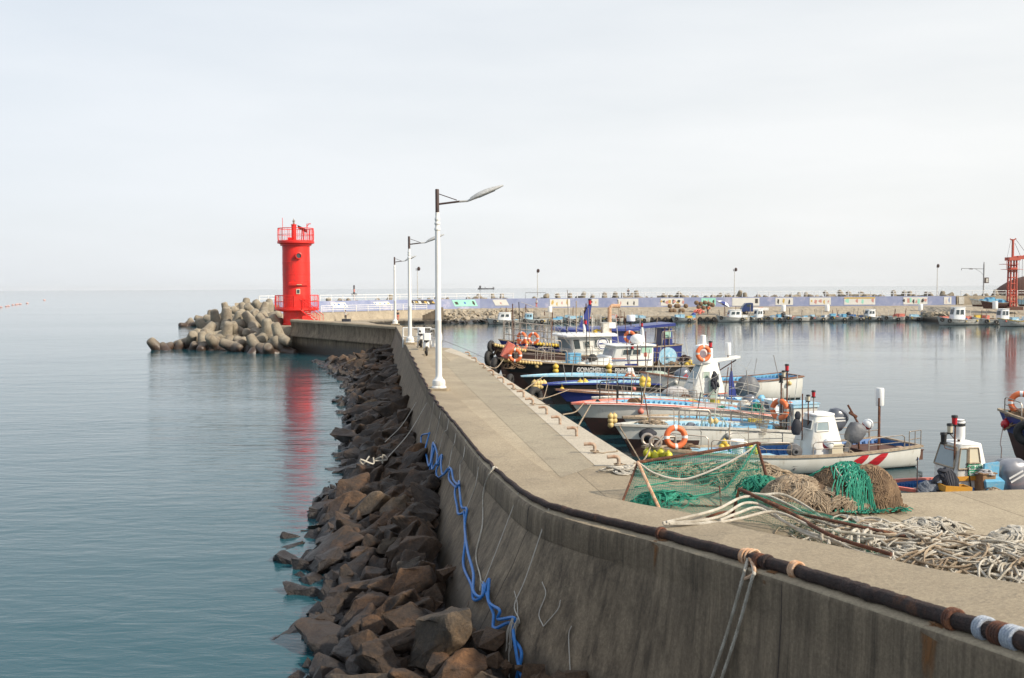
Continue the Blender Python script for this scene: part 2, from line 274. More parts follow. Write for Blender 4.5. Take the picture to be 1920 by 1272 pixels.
# sea: dark green-blue body with a rippled, mirror-like surface
def water_mat():
    m, n, b = nodes('sea_water'); nn = n.nodes.new; L = n.links.new
    b.inputs['Base Color'].default_value = (0.008, 0.050, 0.066, 1); b.inputs['Roughness'].default_value = 0.05
    b.inputs['IOR'].default_value = 1.34; b.inputs['Specular IOR Level'].default_value = 0.42
    g = nn('ShaderNodeNewGeometry')
    s = nn('ShaderNodeSeparateXYZ'); L(g.outputs['Position'], s.inputs[0])
    # sheltered basin lies to the right of the pier and this side of the breakwater
    ax = nn('ShaderNodeMath'); ax.operation = 'MULTIPLY_ADD'; ax.inputs[1].default_value = 0.146; L(s.outputs['Y'], ax.inputs[0]); L(s.outputs['X'], ax.inputs[2])
    k = nn('ShaderNodeMapRange'); k.inputs[1].default_value = 2.0; k.inputs[2].default_value = 6.0; L(ax.outputs[0], k.inputs[0])
    k2 = nn('ShaderNodeMapRange'); k2.inputs[1].default_value = 150; k2.inputs[2].default_value = 190; k2.inputs[3].default_value = 1; k2.inputs[4].default_value = 0; L(s.outputs['Y'], k2.inputs[0])
    km = nn('ShaderNodeMath'); km.operation = 'MULTIPLY'; L(k.outputs[0], km.inputs[0]); L(k2.outputs[0], km.inputs[1])
    bc = nn('ShaderNodeMix'); bc.data_type = 'RGBA'; bc.inputs['A'].default_value = (0.012, 0.064, 0.082, 1); bc.inputs['B'].default_value = (0.010, 0.040, 0.050, 1); L(km.outputs[0], bc.inputs['Factor']); L(bc.outputs['Result'], b.inputs['Base Color'])  # basin colour painted darker for quay shade and dark hull reflections
    st = nn('ShaderNodeMapRange'); st.inputs[3].default_value = 1.0; st.inputs[4].default_value = 0.34; L(km.outputs[0], st.inputs[0])
    def layer(sx, sy, rot, sc_, det):
        mp = nn('ShaderNodeMapping'); mp.inputs['Scale'].default_value = (sx, sy, 1); mp.inputs['Rotation'].default_value = (0, 0, R(rot)); L(g.outputs['Position'], mp.inputs[0])
        t = nn('ShaderNodeTexNoise'); t.inputs['Scale'].default_value = sc_; t.inputs['Detail'].default_value = det; t.inputs['Roughness'].default_value = 0.55; t.inputs['Distortion'].default_value = 0.4
        L(mp.outputs[0], t.inputs['Vector']); return t.outputs['Fac']
    a = layer(0.5, 1.4, 10, 1.9, 6); c = layer(0.5, 1.0, -22, 0.33, 3)
    ad = nn('ShaderNodeMath'); ad.operation = 'MULTIPLY_ADD'; ad.inputs[1].default_value = 0.28; L(a, ad.inputs[0])
    m2 = nn('ShaderNodeMath'); m2.operation = 'MULTIPLY'; m2.inputs[1].default_value = 0.75; L(c, m2.inputs[0]); L(m2.outputs[0], ad.inputs[2])
    # calm and ruffled patches
    cp = layer(0.25, 1.0, 6, 0.05, 4); pr = nn('ShaderNodeMapRange'); pr.inputs[1].default_value = 0.38; pr.inputs[2].default_value = 0.62; pr.inputs[3].default_value = 0.55; pr.inputs[4].default_value = 1.15; L(cp, pr.inputs[0])
    ms = nn('ShaderNodeMath'); ms.operation = 'MULTIPLY'; L(pr.outputs[0], ms.inputs[0]); L(st.outputs[0], ms.inputs[1])
    bp = nn('ShaderNodeBump'); bp.inputs['Distance'].default_value = WAVE; L(ms.outputs[0], bp.inputs['Strength'])
    L(ad.outputs[0], bp.inputs['Height']); L(bp.outputs[0], b.inputs['Normal'])
    return m
WAVE = 0.115
MT['water'] = water_mat()

def net_mat(name, col, cell=22, thick=0.20):
    m, n, b = nodes(name); nn = n.nodes.new; L = n.links.new
    b.inputs['Roughness'].default_value = 0.8; b.inputs['Base Color'].default_value = c4(col)
    t = nn('ShaderNodeTexCoord'); sp = nn('ShaderNodeSeparateXYZ'); L(t.outputs['UV'], sp.inputs[0])
    outs = []
    for ch in ('X', 'Y'):
        f = nn('ShaderNodeMath'); f.operation = 'FRACT'; mu = nn('ShaderNodeMath'); mu.operation = 'MULTIPLY'; mu.inputs[1].default_value = cell
        L(sp.outputs[ch], mu.inputs[0]); L(mu.outputs[0], f.inputs[0])
        l = nn('ShaderNodeMath'); l.operation = 'LESS_THAN'; l.inputs[1].default_value = thick; L(f.outputs[0], l.inputs[0]); outs.append(l.outputs[0])
    mx = nn('ShaderNodeMath'); mx.operation = 'MAXIMUM'; L(outs[0], mx.inputs[0]); L(outs[1], mx.inputs[1])
    tr = nn('ShaderNodeBsdfTransparent'); ms = nn('ShaderNodeMixShader'); o = n.nodes['Material Output']
    L(mx.outputs[0], ms.inputs[0]); L(tr.outputs[0], ms.inputs[1]); L(b.outputs[0], ms.inputs[2]); L(ms.outputs[0], o.inputs['Surface'])
    return m
MT['net'] = net_mat('green_netting', (0.012, 0.18, 0.125), 28, 0.12)
MT['net_dense'] = net_mat('green_netting_dense', (0.012, 0.19, 0.125), 36, 0.17)

# ------------------------------------------------------------ mesh builder
class MB:
    def __init__(s): s.v = []; s.f = []; s.m = []; s.mi = 0; s.uv = {}
    def add(s, vs, fs):
        o = len(s.v); s.v += [tuple(v) for v in vs]
        for f in fs: s.f.append(tuple(i+o for i in f)); s.m.append(s.mi)
        return s
    def box(s, c, d, rot=None, taper=1.0, bev=0.0):
        hx, hy, hz = d[0]/2, d[1]/2, d[2]/2
        vs = []
        for z, k in ((-hz, 1.0), (hz, taper)):
            if bev:
                e = min(bev, hx*.49, hy*.49)
                for x, y in ((-hx+e, -hy), (hx-e, -hy), (hx, -hy+e), (hx, hy-e), (hx-e, hy), (-hx+e, hy), (-hx, hy-e), (-hx, -hy+e)): vs.append(Vector((x*k, y*k, z)))
            else:
                for x, y in ((-hx, -hy), (hx, -hy), (hx, hy), (-hx, hy)): vs.append(Vector((x*k, y*k, z)))
        n = len(vs)//2
        fs = [tuple(range(n))[::-1], tuple(range(n, 2*n))] + [(i, (i+1) % n, n+(i+1) % n, n+i) for i in range(n)]
        if rot is not None:
            Rm = rot if isinstance(rot, Matrix) else Matrix.Rotation(rot, 3, 'Z')
            vs = [Rm @ v for v in vs]
        c = Vector(c); return s.add([v+c for v in vs], fs)
    def tube(s, pts, r, n=8, closed=False, caps=True):
        pts = [Vector(p) for p in pts]; m = len(pts)
        if m < 2: return s
        rs = r if isinstance(r, (list, tuple)) else [r]*m
        vs = []; up = None
        for i, p in enumerate(pts):
            a = pts[(i-1) % m] if (closed or i > 0) else p
            b = pts[(i+1) % m] if (closed or i < m-1) else p
            t = (b-a)
            if t.length < 1e-9: t = Vector((0, 0, 1))
            t.normalize()
            if up is None:
                up = Vector((0, 0, 1)) if abs(t.z) < .9 else Vector((1, 0, 0))
            x = up - t*up.dot(t)
            if x.length < 1e-6: x = t.orthogonal()
            x.normalize(); up = x; y = t.cross(x)
            for k in range(n):
                a_ = 2*PI*k/n; vs.append(p + (x*math.cos(a_)+y*math.sin(a_))*rs[i])
        fs = []
        for i in range(m if closed else m-1):
            j = (i+1) % m
            for k in range(n): fs.append((i*n+k, i*n+(k+1) % n, j*n+(k+1) % n, j*n+k))
        if caps and not closed: fs += [tuple(range(n))[::-1], tuple((m-1)*n+k for k in range(n))]
        return s.add(vs, fs)
    def cyl(s, a, b, r0, r1=None, n=12): return s.tube([a, b], [r0, r0 if r1 is None else r1], n)
    def lathe(s, prof, c=(0, 0, 0), n=20, axis=None):
        vs = []; c = Vector(c)
        Q = Matrix.Identity(3) if axis is None else Vector(axis).to_track_quat('Z', 'Y').to_matrix()
        for r, z in prof:
            for k in range(n): a = 2*PI*k/n; vs.append(c + Q @ Vector((r*math.cos(a), r*math.sin(a), z)))
        fs = [(i*n+k, i*n+(k+1) % n, (i+1)*n+(k+1) % n, (i+1)*n+k) for i in range(len(prof)-1) for k in range(n)]
        if prof[0][0] > 1e-4: fs.append(tuple(range(n))[::-1])
        if prof[-1][0] > 1e-4: fs.append(tuple((len(prof)-1)*n+k for k in range(n)))
        return s.add(vs, fs)
    def ball(s, c, r, n=10, sc_=(1, 1, 1)):
        vs = []; m = max(4, n//2); c = Vector(c)
        for i in range(m+1):
            th = PI*i/m
            for k in range(n):
                a = 2*PI*k/n; vs.append(c+Vector((r*sc_[0]*math.sin(th)*math.cos(a), r*sc_[1]*math.sin(th)*math.sin(a), r*sc_[2]*math.cos(th))))
        fs = [(i*n+k, (i+1)*n+k, (i+1)*n+(k+1) % n, i*n+(k+1) % n) for i in range(m) for k in range(n)]
        return s.add(vs, fs)
    def torus(s, c, Rr, r, axis=(0, 0, 1), n=24, k=8):
        Q = Vector(axis).to_track_quat('Z', 'Y').to_matrix()
        return s.tube([Vector(c)+Q @ Vector((Rr*math.cos(2*PI*i/n), Rr*math.sin(2*PI*i/n), 0)) for i in range(n)], r, k, closed=True)
    def loft(s, rings, closed=True, caps=True):
        n = len(rings[0]); vs = [p for rg in rings for p in rg]; fs = []
        for i in range(len(rings)-1):
            for k in range(n if closed else n-1): fs.append((i*n+k, i*n+(k+1) % n, (i+1)*n+(k+1) % n, (i+1)*n+k))
        if caps and closed: fs += [tuple(range(n))[::-1], tuple((len(rings)-1)*n+k for k in range(n))]
        return s.add(vs, fs)
    def quad(s, a, b, c, d): return s.add([a, b, c, d], [(0, 1, 2, 3)])
    def sheet(s, pts, t=0.01, nrm=None):
        """thin closed slab from a polygon"""
        pts = [Vector(p) for p in pts]
        if nrm is None: nrm = (pts[1]-pts[0]).cross(pts[2]-pts[0]).normalized()
        n = len(pts); q = [p+Vector(nrm)*t for p in pts]
        return s.add(pts+q, [tuple(range(n))[::-1], tuple(range(n, 2*n))] + [(i, (i+1) % n, n+(i+1) % n, n+i) for i in range(n)])
    def build(s, name, mats, parent=None, smooth=True, ang=40, weld=False):
        me = bpy.data.meshes.new(name); me.from_pydata(s.v, [], s.f); me.validate()
        if not isinstance(mats, (list, tuple)): mats = [mats]
        for m_ in mats: me.materials.append(MT[m_] if isinstance(m_, str) else m_)
        if len(mats) > 1 and len(me.polygons) == len(s.m): me.polygons.foreach_set('material_index', s.m)
        bm = bmesh.new(); bm.from_mesh(me)
        if weld: bmesh.ops.remove_doubles(bm, verts=bm.verts, dist=1e-4)
        bmesh.ops.recalc_face_normals(bm, faces=bm.faces)
        bm.to_mesh(me); bm.free()
        if smooth:
            me.polygons.foreach_set('use_smooth', [True]*len(me.polygons))
            try: me.set_sharp_from_angle(angle=R(ang))
            except Exception: pass
        me.update()
        o = bpy.data.objects.new(name, me); C.objects.link(o)
        if parent: o.parent = parent
        return o
def tag(o, label=None, cat=None, group=None, kind=None):
    if label: o['label'] = label
    if cat: o['category'] = cat
    if group: o['group'] = group
    if kind: o['kind'] = kind
    return o
def empty(name, loc=(0, 0, 0), rz=0, label=None, cat=None, group=None, sc_=1):
    o = bpy.data.objects.new(name, None); C.objects.link(o); o.location = loc; o.rotation_euler = (0, 0, rz); o.scale = (sc_,)*3
    o.empty_display_size = 0.2
    return tag(o, label, cat, group)
def copy_tree(o, parent=None):
    c = o.copy(); C.objects.link(c); c.parent = parent
    for ch in [x for x in KIDS(o)]: copy_tree(ch, c)
    return c
def KIDS(o): return [x for x in C.objects if x.parent == o]
def spline(pts, k=8, closed=False):
    pts = [Vector(p) for p in pts]; n = len(pts); o = []
    rngs = range(n) if closed else range(n-1)
    for i in rngs:
        p0 = pts[(i-1) % n] if (closed or i > 0) else pts[0]*2-pts[1]
        p1 = pts[i]; p2 = pts[(i+1) % n]
        p3 = pts[(i+2) % n] if (closed or i < n-2) else pts[-1]*2-pts[-2]
        for j in range(k):
            t = j/k; o.append(0.5*((2*p1)+(p2-p0)*t+(2*p0-5*p1+4*p2-p3)*t*t+(3*p1-p0-3*p2+p3)*t**3))
    if not closed: o.append(pts[-1])
    return o
def text(name, body, size, mat_, parent, loc, rot, ext=0.004, align='CENTER', sx=1.0, bold=0.0):
    cu = bpy.data.curves.new(name, 'FONT'); cu.body = body; cu.size = size; cu.extrude = ext; cu.align_x = align; cu.align_y = 'CENTER'
    cu.offset = bold
    ob = bpy.data.objects.new(name, cu); C.objects.link(ob)
    dg = bpy.context.evaluated_depsgraph_get(); me = bpy.data.meshes.new_from_object(ob.evaluated_get(dg)); me.name = name
    bpy.data.objects.remove(ob)
    me.materials.clear(); me.materials.append(MT[mat_])
    o = bpy.data.objects.new(name, me); C.objects.link(o); o.parent = parent; o.location = loc; o.rotation_euler = rot; o.scale = (sx, 1, 1)
    return o
# ============================================================ SETTING
def struct(name, mb, m, smooth=False, **k):
    o = mb.build(name, m, smooth=smooth, **k); return tag(o, kind='structure')
from mathutils.geometry import tessellate_polygon
def poly_slab(name, pts, ztop, zbot, m, kind='structure', msides=None):
    b = MB(); n = len(pts)
    top = [Vector((p[0], p[1], p[2] if len(p) > 2 else ztop)) for p in pts]; bot = [Vector((p[0], p[1], zbot)) for p in pts]
    tr = tessellate_polygon([[Vector((p.x, p.y, 0)) for p in top]])
    b.add(top, [tuple(t) for t in tr]); b.mi = 1 if msides else 0
    b.add(top+bot, [(i, (i+1) % n, n+(i+1) % n, n+i) for i in range(n)])
    o = b.build(name, [m]+([msides] if msides else []), smooth=False); o['kind'] = kind; return o

sea = MB(); S_ = 9500
sea.quad((-S_, -1000, 0), (S_, -1000, 0), (S_, S_, 0), (-S_, S_, 0)); struct('sea', sea, 'water')
sb = MB(); sb.quad((-S_, -1000, -6), (S_, -1000, -6), (S_, S_, -6), (-S_, S_, -6)); struct('seabed', sb, 'rubble')

ZD = 2.3
PAIRS = [((742, 612), (752, 610), 2.95), ((752, 631), (765, 629), 3.0), ((761, 648), (777, 645), 3.05), ((777, 681), (798, 673), 3.17),
         ((793, 712), (820, 700), 3.25), ((811, 746), (846, 732), 3.30), ((835, 782), (880, 765), 3.33), ((858, 812), (915, 795), 3.33),
         ((888, 853), (958, 832), 3.32), ((930, 897), (1010, 872), 3.28), ((990, 946), (1075, 912), 3.2), ((1080, 978), (1180, 940), 3.12),
         ((1200, 1008), (1290, 960), 3.05), ((1320, 1043), (1400, 990), 2.95), ((1450, 1082), (1578, 1024), 2.85), ((1580, 1125), (1703, 1055), 2.75),
         ((1700, 1165), (1810, 1075), 2.65), ((1920, 1240), (1990, 1105), 2.5), ((2300, 1385), (2400, 1180), 2.4)]
OUT = spline([G(a[0], a[1], HC-h) for a, b, h in PAIRS], 8)
INN = spline([G(b[0], b[1], HC-h) for a, b, h in PAIRS], 8)
for _ in range(3):
    for L_ in (OUT, INN):
        q = [p.copy() for p in L_]
        for i in range(1, len(q)-1): L_[i] = (q[i-1]+q[i]*2+q[i+1])/4
# continue the wall past the frame, towards the shore behind the camera's right
for L_ in (OUT, INN):
    d = (L_[-1]-L_[-6]).normalized(); d.z = 0
    for k in range(1, 6): L_.append(L_[-1]+d*2.5)
NS = len(OUT)
def onrm(i):                      # horizontal outward (seaward) normal of the wall
    a = OUT[max(0, i-1)]; b = OUT[min(NS-1, i+1)]; t = (b-a); t.z = 0; t.normalize()
    n_ = Vector((t.y, -t.x, 0)); c = INN[i]-OUT[i]
    return -n_ if n_.dot(c) > 0 else n_
PROF = [(-0.09, 0.0), (-0.03, 0.015), (-0.008, 0.05), (0.0, 0.10), (0.014, 0.36), (0.004, 0.40), (0.03, 0.45), (0.16, 0.9), (0.34, 1.4), (0.52, 1.9), (0.64, 2.4), (0.70, 3.9)]
def wall_mesh(out_, inn_, nrm, prof, base=2.25, bat=None):
    rings = []
    for i, p in enumerate(out_):
        n_ = nrm(i); rg = []
        iv = inn_[i].copy()
        rg.append(Vector((iv.x, iv.y, min(base, iv.z)-0.6))); rg.append(Vector((iv.x, iv.y, iv.z-0.04)))
        tin = (p-iv).normalized(); rg.append(iv+tin*0.04)
        k_ = bat(i) if bat else 1.0
        for o, d in prof: rg.append(p+n_*(o*k_)+Vector((0, 0, -d)))
        rings.append(rg)
    return rings
def bat(i):
    y = OUT[i].y; return (1.0+.75*max(0, min(1, (24-y)/8)))*(.12+.88*max(0, min(1, (y-10.6)/4.6)))
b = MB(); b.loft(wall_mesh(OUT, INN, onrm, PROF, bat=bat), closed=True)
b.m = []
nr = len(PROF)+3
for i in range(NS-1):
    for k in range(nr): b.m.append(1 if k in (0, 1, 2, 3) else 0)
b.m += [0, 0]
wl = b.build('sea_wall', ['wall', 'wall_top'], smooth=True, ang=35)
tag(wl, 'long weathered concrete sea wall curving from the near right corner to the far bend, black hawser along its top', 'wall')

def face_hit(px, py, out_off=0.0):
    """point of the seaward face (or its top) seen at a pixel, and the station it lies on"""
    best = None
    for i in range(0, NS):
        n_ = onrm(i)
        for j in range(len(PROF)-1):
            for t in (0, .25, .5, .75):
                o = PROF[j][0]*(1-t)+PROF[j+1][0]*t; d = PROF[j][1]*(1-t)+PROF[j+1][1]*t
                p = OUT[i]+n_*(o*bat(i)+out_off)+Vector((0, 0, -d))
                if (p-Vector((0, 0, HC))).dot(_f) < 1: continue
                q = proj(p); e = (q[0]-px)**2+(q[1]-py)**2
                if best is None or e < best[0]: best = (e, p, i)
    return best[1], best[2]

# the wall beyond the bend, out to the lighthouse
A0 = OUT[0].copy(); A1 = G(545, 599, 2.95)
dv = (A1-A0); dv.z = 0; dv.normalize(); nv = Vector((-dv.y, dv.x, 0))
if nv.y > 0: nv = -nv           # towards the camera
O2 = [A0.lerp(A1, t/30)-(dv*0.0) for t in range(31)]
O2[0] = A0 - dv*0.02 + nv*0.004
I2 = [p-nv*0.75 for p in O2]
for i in range(31): O2[i].z += noise.noise(Vector((i*.7, 0, 0)))*0.02
P2 = [(-0.04, 0.0), (0.02, 0.03), (0.06, 0.08), (0.06, 0.22), (0.0, 0.30), (-0.05, 0.7), (0.02, 1.1), (0.22, 1.42), (0.22, 1.5), (-0.12, 1.56), (-0.12, 4.2)]
b = MB(); b.loft(wall_mesh(O2, I2, lambda i: nv, P2))
b.m = []
for i in range(30):
    for k in range(len(P2)+3): b.m.append(1 if k in (0, 1, 2, 3, 4, 5) else 0)
b.m += [0, 0]
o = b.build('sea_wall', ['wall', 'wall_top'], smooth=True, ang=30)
tag(o, 'straight low concrete wall running from the bend of the pier to the red lighthouse, overhanging lip', 'wall')

# pier deck
QE = [(845, 653), (880, 666), (980, 730), (1090, 801), (1205, 873)]
quay = [G(x, y, ZD) for x, y in QE]
quay2 = [G(1330, 884, ZD), G(1450, 902, ZD), G(1690, 925, ZD), G(1920, 918, ZD), G(2500, 893, ZD), G(3200, 868, ZD)]
ins = [p + (OUT[i]-p).normalized()*0.15 for i, p in enumerate(INN) if p.y < 57.5 and i < NS]
far_l = [p for p in INN if p.y >= 57.5][-1].copy()
endp = Vector((quay[0].x, quay[0].y, ZD))
pts = [Vector((far_l.x-.1, 57.6, 0)), Vector((G(816, 650, ZD).x, 57.3, 0))] + quay + quay2 + [ins[-1]+Vector((6, 0, 0))] + ins[::-1]
pts = [Vector((p.x, p.y, ZD)) for p in pts]
poly_slab('pier_deck', pts, ZD, -5, 'deck', msides='wall')
# walkway behind the far wall
w0 = [Vector((p.x, p.y, 0)) for p in INN if p.y > 57.4]
ww = [p-Vector((.1, 0, 0)) for p in w0[::-1]] + [Vector((I2[-1].x, I2[-1].y+.02, 0)), Vector((I2[-1].x-3.5, I2[-1].y+1, 0)), Vector((I2[-1].x-3, 102, 0)), Vector((-15, 102, 0)), Vector((-12, 92, 0)), Vector((w0[0].x+1.3, w0[0].y+3, 0))] + [p+Vector((1.2, 0, 0)) for p in w0]
poly_slab('walkway', [Vector((p.x, p.y, ZD-0.02)) for p in ww], ZD, -5, 'far_concrete')
# paler coping strip along the quay edge
cop = MB(); inn_c = [(832, 658), (860, 667), (901, 682), (990, 762), (1060, 824), (1117, 874)]
q1 = [G(x, y, ZD+.005) for x, y in inn_c]
q0 = spline([G(x, y, ZD+.005) for x, y in QE[:1]+QE], 1)
q0 = [G(845, 653, ZD+.005), G(866, 661, ZD+.005), G(915, 688.5, ZD+.005), G(1010, 749.5, ZD+.005), G(1110, 813.5, ZD+.005), G(1205, 873, ZD+.005)]
for i in range(5): cop.quad(q1[i], q0[i], q0[i+1], q1[i+1])
struct('quay_coping', cop, 'coping')
ds = MB(); L1 = [(836, 682), (857, 706), (969, 815), (1052, 896)]; L2 = [(862, 669), (899, 683), (1024, 796), (1113, 875)]
for i in range(3): ds.quad(*[G(x, y, ZD+.004) for x, y in (L1[i], L2[i], L2[i+1], L1[i+1])])
ds.quad(*[G(x, y, ZD+.004) for x, y in ((905, 865), (958, 858), (1010, 905), (960, 905))]); struct('deck_strip', ds, 'deck_dark')
# far side of the basin ---------------------------------------------------
MY = [(380, 134), (470, 141), (620, 154), (760, 166), (900, 174), (1100, 177), (1400, 178), (1790, 177), (2300, 176)]
def lerp_tab(tab, x):
    if x <= tab[0][0]: return tab[0][1]
    for (a, va), (b_, vb) in zip(tab, tab[1:]):
        if x <= b_:
            t = (x-a)/(b_-a)
            return va+(vb-va)*t if not isinstance(va, (list, tuple)) else [tuple(p+(q-p)*t for p, q in zip(u, v)) for u, v in zip(va, vb)]
    return tab[-1][1]
def mur(px, z, dy=0.0): return D(px, lerp_tab(MY, px)+dy, z)
PA = [(0.5, 2.1), (-2.2, 2.0), (-2.9, .75), (-6.6, .6), (-6.8, -2)]
PB = [(0.5, 2.1), (-1.5, 2.0), (-6, 1.15), (-12, -.1), (-15, -2)]
PC = [(0.5, 2.1), (-1.5, 2.0), (-10.5, .98), (-15.5, .92), (-15.7, -2)]
PD = [(0.5, 2.2), (-18, 2.15), (-27, 1.1), (-33, .75), (-33.4, -2)]
FP = [(380, PA), (825, PA), (850, PB), (985, PB), (1010, PC), (1725, PC), (1785, PD), (2300, PD)]
rings = []
x = 380
while x <= 2300:
    pr = lerp_tab(FP, x); rg = []
    # refine rows
    rows = []
    for (a, b_) in zip(pr, pr[1:]):
        k = 8
        for j in range(k): rows.append((a[0]+(b_[0]-a[0])*j/k, a[1]+(b_[1]-a[1])*j/k))
    rows.append(pr[-1])
    for j, (dy, z) in enumerate(rows):
        amp = 0.28 if (830 < x < 1000 and j > 6) else (0.12 if 8 < j < 24 and x > 1000 else (0.03 if j > 0 else 0))
        p = mur(x, z, dy); p.z += noise.noise(Vector((p.x*.9, p.y*.9, 3)))*amp + noise.noise(Vector((p.x*2.9, p.y*2.9, 7)))*amp*.8
        rg.append(p)
    rings.append(rg); x += 4
b = MB(); b.loft(rings, closed=False, caps=False); struct('far_quay', b, 'far_concrete', smooth=False)

# mural wall: its lilac part carries the painted panels as parts
def band(px0, px1, z0, z1, dy0, dy1, step=20):
    rings = []; x = px0
    while True:
        rings.append([mur(x, z0, dy0), mur(x, z1, dy0), mur(x, z1, dy1), mur(x, z0, dy1)])
        if x >= px1: break
        x = min(px1, x+step)
    return MB().loft(rings)
mw = band(500, 1792, 1.9, 3.75, 0, 1.0).build('mural_wall', 'mural', smooth=False)
tag(mw, 'long lilac painted wall across the harbour with small pictures painted on it', 'wall')
o = band(1794, 2300, 1.9, 3.72, 0.02, 1.0).build('concrete_wall', 'far_concrete', smooth=False)
tag(o, 'bare grey-brown concrete wall past the right end of the lilac wall, behind the stranded boats', 'wall')
o = band(440, 2300, 3.2, 3.70, 1.02, 4.5); struct('breakwater_top', o, 'far_concrete')
o = band(440, 2300, -3, 3.2, 1.2, 9.0)
o2 = MB(); rings = []
for i in range(0, 94):
    x = 440+i*20; rings.append([mur(x, 3.3, 1.3), mur(x, 3.3, 4.4), mur(x, -3, 16), mur(x, -3, 1.3)])
o2.loft(rings); struct('breakwater_core', o2, 'rubble')

def painted(cols, label, px0, px1, z0=2.25, z1=3.6, skew=0, base='white', blobs=6, seed=0):
    rr = random.Random(seed); b = MB()
    P = lambda u, v, o=0.02: mur(px0+(px1-px0)*u + skew*(v-.5)*-1, z0+(z1-z0)*v, -o)
    b.mi = 0; b.sheet([P(0, 0), P(1, 0), P(1, 1), P(0, 1)], 0.015, Vector((0, -1, 0)))
    for k in range(blobs):
        b.mi = 1+k % len(cols)
        cu = (k+.5)/blobs+rr.uniform(-.05, .05); cv = rr.uniform(.35, .62); n_ = rr.choice((5, 6, 8, 9))
        ru = rr.uniform(.03, .07); rv = rr.uniform(.14, .32)
        b.sheet([P(cu+ru*math.cos(2*PI*j/n_)*(1+.5*(j % 2)), cv+rv*math.sin(2*PI*j/n_)*(1+.4*(j % 2)), 0.036+.004*k) for j in range(n_)], 0.004, Vector((0, -1, 0)))
    o = b.build('painted_panel', [base]+cols, mw, smooth=False); o['label'] = label; return o
MT['p_green'] = mat('mural_green', (0.25, 0.58, 0.45), (0.35, 0.66, 0.54), 0.8, 1); MT['p_ochre'] = mat('mural_ochre', (0.62, 0.42, 0.12), rough=.8)
MT['p_rose'] = mat('mural_rose', (0.60, 0.30, 0.26), rough=.8); MT['p_dark'] = mat('mural_dark', (0.06, 0.055, 0.05), rough=.8)
MT['p_blue'] = mat('mural_blue', (0.08, 0.18, 0.50), rough=.8); MT['p_white'] = mat('mural_white', (0.68, 0.67, 0.62), (0.58, 0.57, 0.53), 0.8, 1)
PN = [(622, 650, 'p_white', ['p_blue', 'p_blue'], 'small white picture with a blue band', 3, 2.7, 3.5), (702, 731, 'p_white', ['p_blue', 'p_ochre'], 'small white picture with blue and yellow stripes', 4, 2.9, 3.5),
      (772, 814, 'p_dark', ['p_white', 'p_ochre'], 'dark picture with white and yellow shapes', 6, 2.9, 3.65), (850, 893, 'p_green', ['p_dark', 'p_blue'], 'mint green picture', 3, 2.5, 3.6),
      (926, 952, 'p_white', ['p_rose'], 'slanted white picture with one reddish figure', 1, 2.55, 3.6), (1031, 1069, 'p_white', ['p_ochre', 'p_ochre', 'p_rose'], 'white picture with three yellow figures', 4, 2.25, 3.6),
      (1105, 1122, 'p_white', ['p_dark', 'p_ochre'], 'small white picture with a dark mouth-like shape', 2, 2.3, 3.6), (1158, 1197, 'p_white', ['p_rose', 'p_dark', 'p_dark'], 'white picture with a black hump', 3, 2.3, 3.6),
      (1239, 1282, 'p_white', ['p_ochre', 'p_dark', 'p_rose'], 'white picture with many small brown figures', 9, 2.3, 3.6), (1315, 1342, 'p_green', ['p_dark', 'p_rose'], 'green picture with a dark-haired figure', 3, 2.3, 3.6),
      (1373, 1424, 'p_white', ['p_dark', 'p_green'], 'wide white picture behind the parked truck', 7, 2.2, 3.6), (1454, 1487, 'p_white', ['p_dark', 'p_ochre'], 'white picture with a black and an orange figure', 3, 2.3, 3.6),
      (1518, 1558, 'p_white', ['p_ochre', 'p_rose', 'p_rose'], 'white picture with orange flowers', 5, 2.3, 3.6), (1583, 1641, 'p_white', ['p_green', 'p_rose'], 'widest white picture with a yellow upper edge', 4, 2.3, 3.6),
      (1694, 1739, 'p_white', ['p_dark', 'p_rose', 'p_green'], 'white picture crowded with dark and red figures', 8, 2.3, 3.6), (1770, 1784, 'p_white', ['p_rose', 'p_blue'], 'narrow white picture with crossed strokes', 2, 2.3, 3.6),
      ]
for i, (a, b_, base, cols, lb, nb, z0, z1) in enumerate(PN):
    painted(cols, lb, a, b_, z0, z1, skew=6 if a < 1000 else 0, base=base, blobs=nb, seed=i)
bb = MB(); bb.sheet([mur(1583, 3.4, -.07), mur(1641, 3.4, -.07), mur(1641, 3.6, -.07), mur(1583, 3.6, -.07)], .004, Vector((0, -1, 0))); o = bb.build('painted_stripe', 'yellow', mw, smooth=False); o['label'] = 'yellow upper edge of the widest picture'
bb = MB(); bb.sheet([mur(1798, 2.3, -.03), mur(1808, 2.3, -.03), mur(1808, 3.6, -.03), mur(1798, 3.6, -.03)], .02, Vector((0, -1, 0))); o = bb.build('notice_board', 'dirty_white', smooth=False); tag(o, 'small pale grey board on the bare wall just right of the lilac wall', 'board')

# railings over the far wall
def railing(px0, px1, z0, h, dy, gap, label, rails=(1.0, .55), pr=.075, group=None, Yf=None):
    f = (lambda x, z: mur(x, z, dy)) if Yf is None else (lambda x, z: D(x, Yf(x), z))
    xs = []; x = px0
    while x <= px1+.1: xs.append(x); x += gap
    c = f((px0+px1)/2, z0); e = empty('railing', c, 0, label, 'railing', group)
    b = MB()
    for k in rails: b.tube([f(x, z0+h*k)-c for x in xs], pr*.7, 5)
    b.build('rail', 'rail_white', e)
    for x in xs:
        p = f(x, z0)-c; q = MB(); q.tube([p, p+Vector((0, 0, h))], pr, 5); q.build('post', 'rail_white', e)
    return e
GR = 'white railings on the far breakwater'
railing(600, 962, 3.70, .95, 1.1, 21.3, 'white railing over the left part of the lilac wall, beside the lighthouse', group=GR)
railing(1040, 1400, 3.70, .95, 1.1, 21.2, 'white railing over the middle of the lilac wall, right of the dark frame', group=GR)
